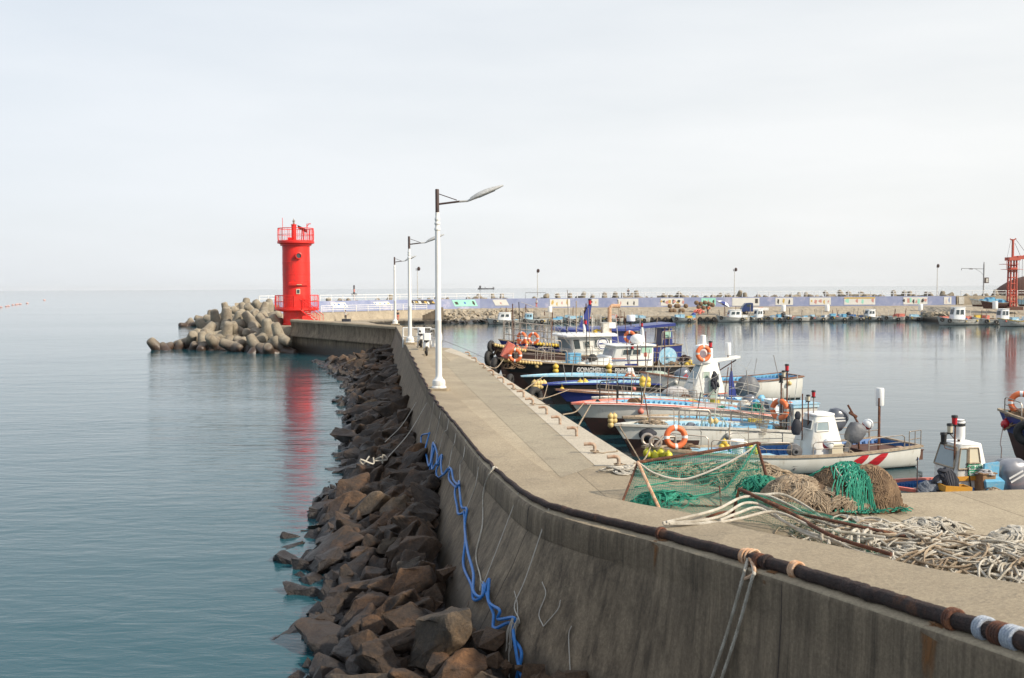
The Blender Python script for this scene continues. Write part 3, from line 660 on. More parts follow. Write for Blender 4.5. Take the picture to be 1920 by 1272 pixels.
railing(1421, 1780, 3.70, .95, 1.1, 21.2, 'white railing over the right part of the lilac wall, above the blue truck and beyond', group=GR)
railing(1802, 1950, 3.70, .95, 1.1, 21.2, 'white railing over the bare wall around the tall sign lamp and red crane', group=GR)
railing(602, 815, 2.02, 1.05, -2.1, 22, 'white railing in front of the lilac wall, seen between lighthouse and lamp post', group=GR, rails=(1.0, .7, .4), pr=.065)
railing(486, 520, 3.70, .95, 1.1, 17, 'short white railing seen left of the lighthouse behind the concrete blocks', group=GR)
b = MB(); b.tube([mur(985, 3.7, 1.1), mur(985, 4.75, 1.1), mur(1023, 4.75, 1.1), mur(1023, 3.7, 1.1)], .05, 5)
tag(b.build('gate_frame', 'grey_metal'), 'thin dark rectangular frame in the gap between two white railings', 'frame')
# ============================================================ TETRAPODS, BOULDERS
def tetra_mesh(seed, n=14):
    rr = random.Random(seed); b = MB()
    dirs = [Vector((0, 0, 1)), Vector((.943, 0, -.333)), Vector((-.471, .816, -.333)), Vector((-.471, -.816, -.333))]
    for d in dirs:
        b.lathe([(.62, -.15), (.57, .35), (.45, 1.40), (.385, 1.56), (.26, 1.62), (0.0, 1.62)], (0, 0, 0), n, d)
    b.ball((0, 0, 0), .66, n)
    return b
TM = [tetra_mesh(i).build('tetrapod', 'tetra', smooth=True, ang=50) for i in range(1)]
t0 = TM[0]; first = True
def place(proto, used, loc, rot, scl, label, cat, group):
    if not used[0]: o = proto; used[0] = True
    else: o = proto.copy(); C.objects.link(o)
    o.location = loc; o.rotation_euler = rot; o.scale = scl if isinstance(scl, (tuple, list, Vector)) else (scl,)*3
    return tag(o, label, cat, group)
rr = random.Random(11)
rows = [(92.5, 0.25, 372, 540, 8), (94.5, 0.0, 297, 372, 5), (96, 1.15, 352, 535, 9), (100, 2.0, 374, 528, 8), (106, 2.4, 396, 516, 7), (113, 2.75, 428, 508, 6),
        (121, 2.85, 455, 512, 4), (131, 2.4, 420, 510, 6), (143, 1.3, 372, 500, 8), (153, .25, 340, 480, 8), (88.3, .15, 468, 540, 3), (89.8, 1.35, 488, 540, 2), (93.5, 2.2, 492, 528, 2)]
used = [False]
for ri, (Y, z, a, b_, n_) in enumerate(rows):
    for k in range(n_):
        px = a+(b_-a)*(k+.5)/n_+rr.uniform(-5, 5); zz = z+rr.uniform(-.3, .3)
        if ri == 1: zz = -.35+rr.uniform(-.25, .3)
        if ri == 9: zz = 0.0+k*.05
        if ri in (2, 3) and k == 0: zz -= .6
        if Y < 100: lb = 'brown-grey tetrapod in the front row of the heap, at the waterline left of the lighthouse' if ri < 2 else 'tetrapod low on the front slope of the heap left of the lighthouse'
        elif Y < 126: lb = 'pale dry tetrapod near the crest of the heap left of the lighthouse'
        else: lb = 'tetrapod on the far side of the heap behind the lighthouse, seen past its crest'
        place(t0, used, D(px, Y+rr.uniform(-1.2, 1.2), zz), (rr.uniform(0, 6.28), rr.uniform(0, 6.28), rr.uniform(0, 6.28)), rr.uniform(.86, 1.0), lb, 'tetrapod', 'tetrapods heaped by the lighthouse')
x = 560
while x < 1950:
    if not (960 < x < 1040 and rr.random() < .5):
        place(t0, used, mur(x, 3.15+rr.uniform(-.3, .45)-(.35 if x < 900 else 0), 6.0+rr.uniform(-.6, 1.5)), (rr.uniform(0, 6.28), rr.uniform(0, 6.28), rr.uniform(0, 6.28)), rr.uniform(.75, .95),
              'pale tetrapod poking up behind the white railing of the far breakwater', 'tetrapod', 'tetrapods behind the far breakwater railing')
    x += rr.uniform(15, 25) if x < 1150 else rr.uniform(11, 17)

def rock_mesh(seed):
    rr = random.Random(seed); bm = bmesh.new()
    q = [Vector((rr.gauss(0, 1), rr.gauss(0, 1), rr.gauss(0, 1))).normalized() for _ in range(13)]
    for v in q:
        k = rr.uniform(.78, 1.05)
        # boxy boulder: pull towards a cube so faces stay broad and flat
        m_ = max(abs(v.x), abs(v.y), abs(v.z)); v2 = v.lerp(v/m_*.8, .55)*k
        bm.verts.new((v2.x*.62, v2.y*.52, v2.z*.42))
    r = bmesh.ops.convex_hull(bm, input=bm.verts)
    bmesh.ops.delete(bm, geom=[g for g in r['geom_interior'] if isinstance(g, bmesh.types.BMVert)], context='VERTS')
    bmesh.ops.dissolve_limit(bm, angle_limit=R(14), verts=bm.verts, edges=bm.edges)
    bmesh.ops.bevel(bm, geom=list(bm.edges), offset=.030, segments=2, profile=.6, affect='EDGES')
    bmesh.ops.triangulate(bm, faces=bm.faces)
    for _ in range(2):
        bmesh.ops.subdivide_edges(bm, edges=[e for e in bm.edges if e.calc_length() > .10], cuts=1, use_grid_fill=True)
        bmesh.ops.triangulate(bm, faces=bm.faces)
    off = Vector((seed*13.1, seed*7.7, 0))
    bm.normal_update()
    for v in bm.verts:
        n1 = noise.noise(v.co*2.2+off)*.09+noise.noise(v.co*6+off)*.045+abs(noise.noise(v.co*13+off))*-.03
        v.co += v.normal*n1
    me = bpy.data.meshes.new('boulder'); bm.to_mesh(me); bm.free()
    me.polygons.foreach_set('use_smooth', [True]*len(me.polygons))
    try: me.set_sharp_from_angle(angle=R(28))
    except Exception: pass
    return me
RM = [rock_mesh(i+1) for i in range(14)]
for m_ in RM: m_.materials.append(MT['rock'])
RP = []
for m_ in RM[:5]:
    c = m_.copy(); c.materials.clear(); c.materials.append(MT['rock_pale']); RP.append(c)
ED = [(12.0, -2.45), (14.6, -2.9), (16.5, -3.45), (18.1, -3.5), (20.5, -4.3), (22.7, -4.7), (25.4, -4.9), (29.7, -5.1), (34.4, -5.9), (41, -6.8), (50, -8.4), (59.5, -9.7), (68, -12.3), (80, -15.5)]
def edge_x(Y): return lerp_tab(ED, Y)
def wall_x(Y):
    for i in range(NS-1):
        if OUT[i].y >= Y > OUT[i+1].y:
            t = (OUT[i].y-Y)/(OUT[i].y-OUT[i+1].y); return OUT[i].x+(OUT[i+1].x-OUT[i].x)*t
    return OUT[0].x-(Y-OUT[0].y)*.3 if Y > OUT[0].y else OUT[-1].x
def base_x(Y): return wall_x(Y)-.75-max(0, min(1, (22-Y)/9))*1.1
# rubble bed beneath the boulders
rings = []; Y = 3.0
while Y < 84:
    xw = min(wall_x(Y), 8)+.3; xe = edge_x(Y); rg = []
    for j in range(15):
        u = j/10; xx = xw+(xe-xw)*u; z = .85*(1-u)-.22-(1.2*(u-1) if u > 1 else 0)
        p = Vector((xx, Y, z)); p.z += noise.noise(p*1.3)*.18; rg.append(p)
    rings.append(rg); Y += .7
b = MB(); b.loft(rings, closed=False, caps=False); struct('rubble_bed', b, 'rubble', smooth=False)
rr = random.Random(5); spots = []; tries = 0
def try_rock(Y, u, s):
    xw = base_x(Y); xe = edge_x(Y); x = xw+(xe-xw)*u
    for (a, b_, s2) in spots:
        if (a-x)**2+(b_-Y)**2 < (.40*(s+s2))**2: return None
    return x
cand = []; CS = .88
while len(spots) < 298 and tries < 60000:
    tries += 1
    Y = 11.5+(rr.random()**1.25)*66; near = Y < 27
    k = tries/60000
    s = (rr.uniform(.6, 1.0) if Y < 15 else rr.uniform(.70, 1.15) if near else rr.uniform(.80, 1.30))*(1-k*.5)
    u = rr.uniform(-.02, 1.1)
    x = try_rock(Y, u, s)
    if x is None: continue
    spots.append((x, Y, s)); cand.append((x, Y, u, s))
for (x, Y, u, s) in cand:
    z = .95*(1-max(0, u))**.9-.12+rr.uniform(-.12, .16)*s
    if u > .97: z = -.22
    pale = rr.random() < ((.22 if Y < 22 else .12) if u < .7 else .03)
    o = bpy.data.objects.new('boulder', rr.choice(RP if pale else RM)); C.objects.link(o)
    o.location = (x, Y, z)
    dip = rr.uniform(.1, .75)
    o.rotation_euler = (rr.uniform(-.35, .35), -dip if rr.random() < .75 else rr.uniform(0, .5), rr.uniform(-.5, .9) if rr.random() < .7 else rr.uniform(0, 6.28))
    o.scale = (s*1.28, s*rr.uniform(.9, 1.2), s*rr.uniform(.7, 1.0))
    if Y < 27 and pale: lb = 'paler dry boulder among the large brown boulders nearest the camera below the sea wall'
    elif Y < 27: lb = 'large brown angular boulder in the near part of the slope below the blue hoses' if u < .85 else 'dark wet boulder at the near water edge, washed by ripples'
    elif Y < 45: lb = 'dark slab-like boulder in the middle of the slope, below the first lamp post' if u < .9 else 'dark wet boulder at the water edge below the middle of the sea wall'
    else: lb = 'small-looking dark boulder in the far part of the slope, towards the bend of the wall'
    tag(o, lb, 'boulder', 'boulders of the slope below the sea wall')
# small stones wedged in the gaps
b = MB(); rr = random.Random(19); nst = 0; sp2 = list(spots); tr_ = 0
while nst < 330 and tr_ < 60000:
    tr_ += 1; Y = 12+(rr.random()**1.1)*66; u = rr.uniform(-.02, 1.15); s = rr.uniform(.55, .95); x = base_x(Y)+(edge_x(Y)-base_x(Y))*u
    if any((a-x)**2+(b_-Y)**2 < (.27*(s+s2))**2 for a, b_, s2 in sp2): continue
    sp2.append((x, Y, s)); nst += 1; me_ = rr.choice(RM[:8]); Rm = (Matrix.Rotation(rr.uniform(0, 6.28), 3, 'Z') @ Matrix.Rotation(rr.uniform(-.9, .9), 3, 'Y') @ Matrix.Rotation(rr.uniform(-.6, .6), 3, 'X'))*s
    c = Vector((x, Y, .85*(1-max(0, u))-.10+rr.uniform(-.1, .12))); c.z = max(c.z, -.25)
    b.add([Rm @ v.co+c for v in me_.vertices], [tuple(p.vertices) for p in me_.polygons])
o = b.build('small_boulders', 'rock', smooth=True, ang=28); tag(o, 'smaller dark boulders filling the gaps of the slope below the sea wall', 'boulders', kind='stuff')
b = MB(); rr = random.Random(9)
for k in range(1100):
    Y = 11.5+(rr.random()**1.4)*64; u = rr.uniform(0, 1.05); xw = wall_x(Y)-.6; x = xw+(edge_x(Y)-xw)*u
    s = rr.uniform(.08, .34); me_v = [Vector((rr.uniform(-1, 1), rr.uniform(-1, 1), rr.uniform(-.8, .8))).normalized()*s*rr.uniform(.7, 1.1) for _ in range(8)]
    z = .80*(1-max(0, u))-.05+rr.uniform(-.15, .1)
    bm = bmesh.new()
    for v in me_v: bm.verts.new(v)
    bmesh.ops.convex_hull(bm, input=bm.verts); bm.verts.ensure_lookup_table(); bm.verts.index_update()
    b.add([v.co+Vector((x, Y, z)) for v in bm.verts], [tuple(v.index for v in f.verts) for f in bm.faces]); bm.free()
o = b.build('loose_stones', 'rock', smooth=False); tag(o, 'loose broken stones wedged between the boulders below the sea wall', 'stones', kind='stuff')
# broken stone on the far bank
b = MB(); rr = random.Random(3)
for k in range(260):
    px = rr.uniform(822, 1000) if k < 200 else rr.uniform(1730, 1800); dy = -rr.uniform(3, 13); zz = lerp_tab([(-13, -.1), (-6, 1.2), (-1.5, 2.0)], dy)
    if px > 1700: dy = -rr.uniform(18, 30); zz = 1.3
    s = rr.uniform(.2, .6); c = mur(px, zz, dy); bm = bmesh.new()
    for _ in range(8): bm.verts.new(Vector((rr.gauss(0, 1), rr.gauss(0, 1), rr.gauss(0, .8))).normalized()*s)
    bmesh.ops.convex_hull(bm, input=bm.verts); bm.verts.index_update()
    b.add([v.co+c for v in bm.verts], [tuple(v.index for v in f.verts) for f in bm.faces]); bm.free()
o = b.build('bank_rubble', 'far_concrete', smooth=False); tag(o, 'pale broken stone tipped on the far bank left of the moored boats', 'rubble', kind='stuff')

# ============================================================ LIGHTHOUSE
LY = 94.0
lc = D(558, LY, 0); SZ = LY/F
def lz(py): return HC+(541.4-py)*SZ
lh = empty('lighthouse', (lc.x, lc.y, ZD), 0, 'red cylindrical lighthouse with two railed galleries at the end of the sea wall', 'lighthouse')
def zz(py): return lz(py)-ZD
rB = 25.5*SZ
b = MB(); b.lathe([(rB*1.06, 0), (rB*1.06, .12), (rB, .16)]+[q for sz_ in (zz(560), zz(538), zz(515), zz(492)) for q in ((rB, sz_-.03), (rB*1.012, sz_-.02), (rB*1.012, sz_+.02), (rB*.998, sz_+.03))]+[(rB*.985, zz(470)), (rB, zz(460)), (rB*1.04, zz(459.5))], n=48)
b.build('tower', 'red_paint', lh)
b = MB(); r1 = 34*SZ; z1 = zz(455.5)
b.lathe([(rB*.9, z1-.32), (rB*1.12, z1-.30), (rB*1.12, z1-.18), (r1*.93, z1-.10), (r1, z1-.08), (r1, z1+.10), (r1*.98, z1+.14), (rB*.5, z1+.14)], n=48)
b.build('upper_gallery', 'red_paint', lh)
def gal_rail(r, z0, h, n_, name, gapang=None):
    b = MB()
    for k in (0.04, .5, 1.0) if n_ > 40 else (0.04, 1.0):
        arc = [2*PI*i/48 for i in range(49)]
        if gapang: arc = [gapang[1]+(2*PI-(gapang[1]-gapang[0]))*i/48 for i in range(49)]
        b.tube([Vector((r*math.cos(a), r*math.sin(a), z0+h*k)) for a in arc], .035 if k == 1.0 else .022, 5, caps=True)
    for i in range(n_):
        a = 2*PI*i/n_
        if gapang and gapang[0] < a % (2*PI) < gapang[1]: continue
        post = i % 4 == 0; w_ = .028 if post else .014
        wob = .04 if not post else 0
        b.tube([Vector(((r+wob*math.sin(k*PI))*math.cos(a), (r+wob*math.sin(k*PI))*math.sin(a), z0+h*k)) for k in (0, .25, .5, .75, 1)], w_, 4)
    return b.build(name, 'red_paint', lh)
gal_rail(r1*.96, z1+.12, zz(429.5)-z1-.12, 56, 'upper_railing')
r2 = 41*SZ; z2 = zz(578.5)
b = MB(); b.lathe([(rB*.9, z2-.32), (rB*1.05, z2-.30), (r2*.96, z2-.16), (r2, z2-.14), (r2, z2+.04), (rB*.9, z2+.06)], n=48); b.build('lower_gallery', 'red_paint', lh)
ga = (R(283), R(312))
gal_rail(r2*.97, z2+.06, zz(554)-z2-.06, 64, 'lower_railing', ga)
b = MB(); b.lathe([(4.6*SZ, z1), (4.6*SZ, zz(424)), (5.2*SZ, zz(423.5)), (5.2*SZ, zz(422)), (2*SZ, zz(421.5))], (-2.0*SZ, -.3, 0), 20)
b.box((-9*SZ, -.35, z1+.3), (8*SZ, .5, .32)); b.build('lamp_pedestal', 'red_paint', lh)
lan = MB(); lan.lathe([(1.6*SZ, zz(421.7)), (2.2*SZ, zz(420)), (1.4*SZ, zz(418.5)), (2.4*SZ, zz(417)), (2.4*SZ, zz(415)), (1.2*SZ, zz(414)), (.5*SZ, zz(411))], (-2.0*SZ, -.3, 0), 12); lan.build('lantern', 'steel', lh)
b = MB(); b.tube([(-22.5*SZ, -.4, z1), (-22.5*SZ, -.4, zz(410))], .025, 5); b.build('aerial', 'red_paint', lh)
sp = MB(); sp.box((12*SZ, .1, zz(430)), (18*SZ, .9, .05), Matrix.Rotation(R(26), 3, 'Y') @ Matrix.Rotation(R(-18), 3, 'X')); spo = sp.build('solar_panel', 'window', lh, smooth=False)
b = MB(); b.tube([(10*SZ, .1, z1), (12*SZ, .1, zz(431))], .05, 6); b.tube([(14*SZ, .2, z1), (15*SZ, .2, zz(434))], .04, 6); b.build('panel_stand', 'red_paint', lh)
b = MB(); b.tube([(22*SZ, -.2, z1), (22*SZ, -.2, zz(421)), (29*SZ, -.2, zz(421))], .045, 6); b.tube([(22*SZ, -.2, zz(426)), (26*SZ, -.2, zz(421))], .03, 5); b.build('hoist_bracket', 'red_paint', lh)
def on_tower(px, r=rB): # angle at which a point of the drum is seen at column px
    return math.asin(max(-1, min(1, (px-558)*SZ/r)))
a = on_tower(567.3); ax = Vector((math.sin(a), -math.cos(a), 0)); pc = ax*(rB*.93)+Vector((0, 0, zz(481)))
b = MB(); b.lathe([(6.2*SZ, 0), (6.2*SZ, .30), (5.0*SZ, .32), (4.4*SZ, .26), (4.4*SZ, 0)], pc, 24, ax); ph = b.build('porthole', 'red_paint', lh)
b = MB(); b.lathe([(4.5*SZ, .0), (4.5*SZ, .22), (0, .22)], pc, 24, ax); b.build('pane', 'window', ph)
b = MB(); b.box(pc+ax*.2+Vector((-7.5*SZ, 0, -.1)), (.14, .14, .16)); b.build('hinge', 'red_paint', ph)
# door hood and small window
hood = MB(); a0, a1 = on_tower(550), on_tower(581)
rg = []
for i in range(13):
    t = a0+(a1-a0)*i/12; d = Vector((math.sin(t), -math.cos(t), 0)); rg.append([d*(rB*.98)+Vector((0, 0, zz(530))), d*(rB*1.16)+Vector((0, 0, zz(531))), d*(rB*1.16)+Vector((0, 0, zz(535.5))), d*(rB*.98)+Vector((0, 0, zz(535.5)))])
hood.loft(rg); hd = hood.build('door_hood', 'red_paint', lh, smooth=False)
b = MB(); dd = Vector((math.sin(a), -math.cos(a), 0)); b.box(dd*(rB*1.16)+Vector((0, 0, zz(534.2))), (9*SZ, .05, .07), a); b.build('lamp', 'brass', hd)
wa = on_tower(566); wd = Vector((math.sin(wa), -math.cos(wa), 0))
b = MB(); b.box(wd*(rB*1.0)+Vector((0, 0, zz(546.7))), (7*SZ, .09, 9.4*SZ), wa); wi = b.build('window', 'cream_board', lh, smooth=False)
b = MB(); b.box(wd*(rB*1.0+.05)+Vector((0, 0, zz(546.7))), (4.5*SZ, .03, 6.5*SZ), wa); b.build('pane', 'window', wi, smooth=False)
b = MB(); b.box(wd*(rB*1.0)+Vector((0, 0, zz(566))), (17*SZ, .05, 24*SZ), wa); b.build('door', 'red_paint', lh, smooth=False)
# stair down from the lower gallery
st0 = Vector((math.sin(R(25))*r2*.98-.25, -math.cos(R(25))*r2*.98, z2)); st1 = st0+Vector((2.05, -.9, 0)); st1.z = 0.0
side = Vector(((st1-st0).y, -(st1-st0).x, 0)).normalized()*-.62
stm = MB()
for s_ in (0, 1):
    off = side*s_; stm.tube([st0+off, st1+off], .07, 4)
    stm.tube([st0+off+Vector((0, 0, .95)), st1+off+Vector((0, 0, .95))], .03, 5)
    for k in range(15):
        p = st0.lerp(st1, k/14)+off; stm.tube([p, p+Vector((0, 0, .95))], .016, 4)
for k in range(1, 10):
    p = st0.lerp(st1, k/10); stm.mi = 1; d_ = Vector((st1-st0)); d_.z = 0; d_.normalize()
    stm.sheet([p-d_*.13, p+d_*.13, p+d_*.13+side, p-d_*.13+side], .03, Vector((0, 0, 1))); stm.mi = 0
stm.build('staircase', ['red_paint', 'dirty_white'], lh, smooth=False)

# ============================================================ LAMP POSTS ON THE PIER
def lamp_post(px, py, h_, label, z0, H_):
    p = G(px, py, z0); k = H_/6.35
    e = empty('street_lamp', p, R(-2), label, 'street lamp', 'white lamp posts along the pier')
    b = MB(); b.box((0, 0, .03), (.66, .66, .10), bev=.05); b.build('footing', 'wall_top', e, smooth=False)
    b = MB(); b.lathe([(.24, .07), (.24, .11), (.20, .15), (.215, .22), (.20, .32), (.13, .38), (.10, .46), (.105, .6), (.098, 2.2*k), (.102, 2.21*k), (.102, 2.24*k), (.096, 2.26*k), (.078, 5.05*k), (.100, 5.07*k), (.100, 5.12*k), (.078, 5.15*k), (.072, 5.22*k), (.094, 5.25*k), (.094, 5.29*k), (.07, 5.33*k), (.088, 5.39*k), (.088, 5.43*k), (.066, 5.48*k), (.066, 5.62*k)], n=24)
    b.build('pole', 'lamp_white', e)
    b = MB(); b.lathe([(.062, 5.60*k), (.062, 6.33*k), (.055, 6.35*k)], n=14); b.build('pole_cap', 'dark_metal', e)
    b = MB(); b.tube([(.04, 0, 5.88*k), (.72*k, 0, 5.96*k)], .032, 8); b.tube([(.05, 0, 6.20*k), (.62*k, 0, 6.00*k)], .014, 6); b.build('arm', 'dark_metal', e)
    b = MB(); pts = [(.70*k, 0, 5.955*k), (.95*k, 0, 5.97*k), (1.08*k, 0, 6.02*k)]; b.tube(pts, [.035, .032, .04], 8)
    rings = []
    a_ = Vector((1.05*k, 0, 6.0*k)); d_ = Vector((1.04*k, 0, .44*k))
    for i in range(12):
        t = i/11; c = a_+d_*t; w_ = .185*math.sin(PI*min(1, t*.80+.12))**.8*(1-.3*t); h1 = w_*.85
        n_ = Vector((-d_.z, 0, d_.x)).normalized()
        rings.append([c+Vector((0, w_*math.cos(q), 0))+n_*(h1*max(-.25, math.sin(q))) for q in [2*PI*j/10 for j in range(10)]])
    b.loft(rings); hd = b.build('lamp_head', 'lamp_glass', e)
    b = MB(); dn = d_.normalized(); b.box(a_+d_*.5-Vector((0, 0, .035)), (.55*k, .13, .03), Matrix.Rotation(-math.atan2(d_.z, d_.x), 3, 'Y')); b.build('lens', 'lens_dark', hd)
    return e
lamp_post(823, 732, 0, 'nearest and tallest white lamp post, its curled lamp head against the sky', HC-3.30, 6.45)
lamp_post(769, 645, 0, 'middle white lamp post on the sea wall, beside the parked scooter', HC-3.03, 5.82)
lamp_post(741, 609, 0, 'smallest and farthest of the three white lamp posts, at the bend of the sea wall', HC-2.95, 5.45)

def pole_lamp(px, z0, pyb, pyt, dy, label, head=1, grp='slim lamp poles on the far breakwater'):
    p = mur(px, z0, dy); hh = (pyb-pyt)*p.y/F
    e = empty('lamp_pole', p, 0, label, 'lamp pole', grp)
    b = MB(); b.tube([(0, 0, 0), (0, 0, hh)], [.09, .05], 8); b.build('pole', 'dirty_white', e)
    b = MB(); b.ball((.12*head, 0, hh), .28, 8, (1, .8, 1.3)); b.tube([(-.1*head, 0, hh-.3), (-.1*head, 0, hh+.1)], .05, 5); b.build('lamp_head', 'dark_metal', e)
pole_lamp(783, 3.7, 563, 505, 1.4, 'slim lamp pole with a dark round head, between two white lamp posts', 2)
pole_lamp(1008, 3.7, 558, 506, 1.4, 'slim lamp pole inside the dark frame on the far wall')
pole_lamp(1377, 3.7, 557, 505, 1.4, 'slim lamp pole with a tilted head above the white picture behind the umbrella', 2)
pole_lamp(1757, 3.7, 555, 498, 1.4, 'slim lamp pole left of the tall sign lamp near the right edge', 1)
p = mur(1844, 3.7, 1.4); hh = (555-491)*p.y/F
e = empty('sign_lamp', p, 0, 'tall blue-grey pole with a long arm and square sign, left of the red crane', 'lamp pole')
b = MB(); b.lathe([(.28, 0), (.2, .5), (.12, .6), (.11, hh-.6), (.05, hh)], n=10); b.build('pole', 'grey_metal', e)
b = MB(); b.tube([(0, 0, hh-1.25), (-4.0, 0, hh-1.15)], .05, 5); b.tube([(0, 0, hh-2.4), (-.6, 0, hh-1.8), (-1.5, 0, hh-1.25)], .03, 5); b.tube([(-4.0, 0, hh-1.15), (-4.0, 0, hh-1.5)], .05, 5); b.build('arm', 'grey_metal', e)
b = MB(); b.box((-2.3, 0, hh-1.25), (.55, .3, .16), bev=.05); b.build('lamp_head', 'dark_metal', e)
b = MB(); b.box((.52, 0, hh-3.3), (.75, .18, 1.0), bev=.05); s_ = b.build('sign', 'dark_metal', e)
b = MB(); b.box((.56, -.11, hh-3.3), (.38, .03, .7)); b.build('sign_face', 'dirty_white', s_)
# ============================================================ BOATS
class Boat:
    """local frame: x to the bow, y to port, z up from the waterline; amidships at the origin"""
    def __init__(s, name, label, bow, stern, zb=None, zm=None, zs=None, beam=2.2, cat='boat', group=None, hull='white_frp', bottom_bow_shade='antifoul', rail='wood_rail',
                 inside='blue_paint', deck='light_blue', fore='light_blue', sink=.38, forelen=.74, ribs=True, rake=.11, ns=20, railw=.09, bowfull=2.4, simple=False):
        B = Vector((bow.x, bow.y, 0)); S = Vector((stern.x, stern.y, 0)); s.L = (B-S).length; s.b = beam/2
        s.zb = bow.z if zb is None else zb; s.zs = stern.z if zs is None else zs; s.zm = zm; s.sink = sink; s.rake = rake; s.bowfull = bowfull
        s.e = empty(name, (B+S)/2, math.atan2((B-S).y, (B-S).x), label, cat, group)
        s.Mw = Matrix.Translation((B+S)/2) @ Matrix.Rotation(math.atan2((B-S).y, (B-S).x), 4, 'Z')
        s.Mi = s.Mw.inverted()
        n = ns; rings = []; b = MB()
        for i in range(n+1):
            t = i/n; x = (t-.5)*s.L; hb = s.hb(t); zg = s.zg(t); rk = s.rake*s.L*max(0, (t-.55)/.45)**2
            prof = [(1.0, zg, 0), (.965, zg*.52+.05, .4), (.86-.30*t*t, .13, .72), (.80-.35*t*t, .04, .78), (.45*(1-.5*t*t), -.22, .95), (0, -.32+.1*t, 1.0)]
            L_ = [Vector((x-rk*q, hb*k, z)) for k, z, q in prof]; Rr = [Vector((v.x, -v.y, v.z)) for v in L_[:-1]]
            rings.append(L_+Rr[::-1])
        m = len(rings[0]); b.loft(rings, closed=False, caps=False); b.m = []
        for i in range(n):
            for k in range(m-1): b.m.append(1 if (3 <= k <= m-5) or (i/n > .60 and not simple and 1 <= k <= m-3) else 0)  # lower bow takes the bottom colour too: painted-in shade under the flare
        b.mi = 0; b.add(rings[0], [tuple(range(m))])
        b.build('hull', [hull, bottom_bow_shade], s.e, ang=35)
        # gunwale
        path = [s.edge(i/n, 1) for i in range(n+1)]+[s.edge(1-i/n, -1) for i in range(n+1)]
        g = MB(); g.loft([s.railring(p, path, i, railw) for i, p in enumerate(path)], closed=True, caps=True)
        g.box((-s.L/2, 0, s.zg(0)), (railw*1.2, s.b*2*.9, .07)); g.build('gunwale', rail, s.e, smooth=False)
        # bulwark inside and deck
        q = MB(); m_ = int(n*forelen)
        for sg in (1, -1):
            for i in range(m_):
                a, c = s.edge(i/n, sg, -.05), s.edge((i+1)/n, sg, -.05)
                q.quad(a, c, s.inn(((i+1)/n), sg), s.inn(i/n, sg))
            if ribs:
                for i in range(1, m_*2):
                    t = i/(2*n); p = s.edge(t, sg, -.07); p2 = s.inn(t, sg); d_ = Vector((0, -sg*.045, 0)); q.tube([p+d_-Vector((0, 0, .05)), p2+d_+Vector((0, 0, .02))], .032, 4)
        p = s.edge(0, 1, -.07); q.box((p.x+.06, 0, (s.zg(0)+s.zd(0))/2), (.06, p.y*2, s.zg(0)-s.zd(0)-.03))
        q.build('bulwark', inside, s.e, smooth=False)
        d = MB(); d.loft([[s.inn(i/n, 1), s.inn(i/n, -1)] for i in range(m_+1)], closed=False, caps=False)
        d.build('deck', deck, s.e, smooth=False)
        fd = MB(); fr = [[s.edge(i/n, 1, -.05)+Vector((0, 0, -.02)), s.edge(i/n, 1, -.5)*1.0+Vector((0, 0, .02)), s.edge(i/n, -1, -.5)+Vector((0, 0, .02)), s.edge(i/n, -1, -.05)+Vector((0, 0, -.02))] for i in range(m_, n+1)]
        fd.loft(fr, closed=False, caps=False); p = fr[0]; fd.quad(p[0], p[3], s.inn(m_/n, -1), s.inn(m_/n, 1)); fd.build('foredeck', fore, s.e, smooth=False)
    def hb(s, t): return max(.02, s.b*(1-max(0, (t-.38)/.62)**s.bowfull)*(.86+.14*min(1, t/.3)))
    def zg(s, t):
        a = s.zs*((t-.45)*(t-1))/(.45); c = s.zm*(t*(t-1))/(.45*(-.55)); d = s.zb*(t*(t-.45))/(.55); return a+c+d
    def zd(s, t): return max(.12, s.zm-s.sink+max(0, s.zg(t)-s.zm)*.55)
    def inn(s, t, sg):
        h = s.hb(t); z = s.zd(t); zg = s.zg(t); zm_ = zg*.52+.05
        k = .965+(1-.965)*(z-zm_)/(zg-zm_) if z > zm_ else (.86-.30*t*t)+(.965-(.86-.30*t*t))*max(0, (z-.13)/(zm_-.13))
        return Vector(((t-.5)*s.L-(.03*s.L*max(0, (t-.55)/.45)), sg*max(.01, h*k-.07), z))
    def edge(s, t, sg, ins=0.0):
        h = s.hb(t); return Vector(((t-.5)*s.L, sg*max(.005, h+ins), s.zg(t)))
    def railring(s, p, path, i, w_):
        a = path[max(0, i-1)]; b = path[min(len(path)-1, i+1)]; t = (b-a); t.z = 0
        t = t.normalized() if t.length > 1e-5 else Vector((0, -1, 0)); n_ = Vector((t.y, -t.x, 0))
        return [p+n_*(-w_*.5)+Vector((0, 0, .045)), p+n_*(w_*.55)+Vector((0, 0, .045)), p+n_*(w_*.55)+Vector((0, 0, -.03)), p+n_*(-w_*.5)+Vector((0, 0, -.03))]
    def w(s, x, y, z): return s.Mw @ Vector((x, y, z))
    def T(s, px, side=1, dz=0.0):   # t where a column of the photograph meets the gunwale on a side
        best = min(range(101), key=lambda i: abs(proj(s.w(*s.edge(i/100, side)))[0]-px)); return best/100
    def at(s, px, py, y=0.0):       # local x, z of the point seen at a pixel in the boat's lengthwise plane y
        o = s.Mi @ Vector((0, 0, HC)); d = s.Mi.to_3x3() @ ray(px, py); k = (y-o.y)/d.y; p = o+d*k; return p.x, p.z
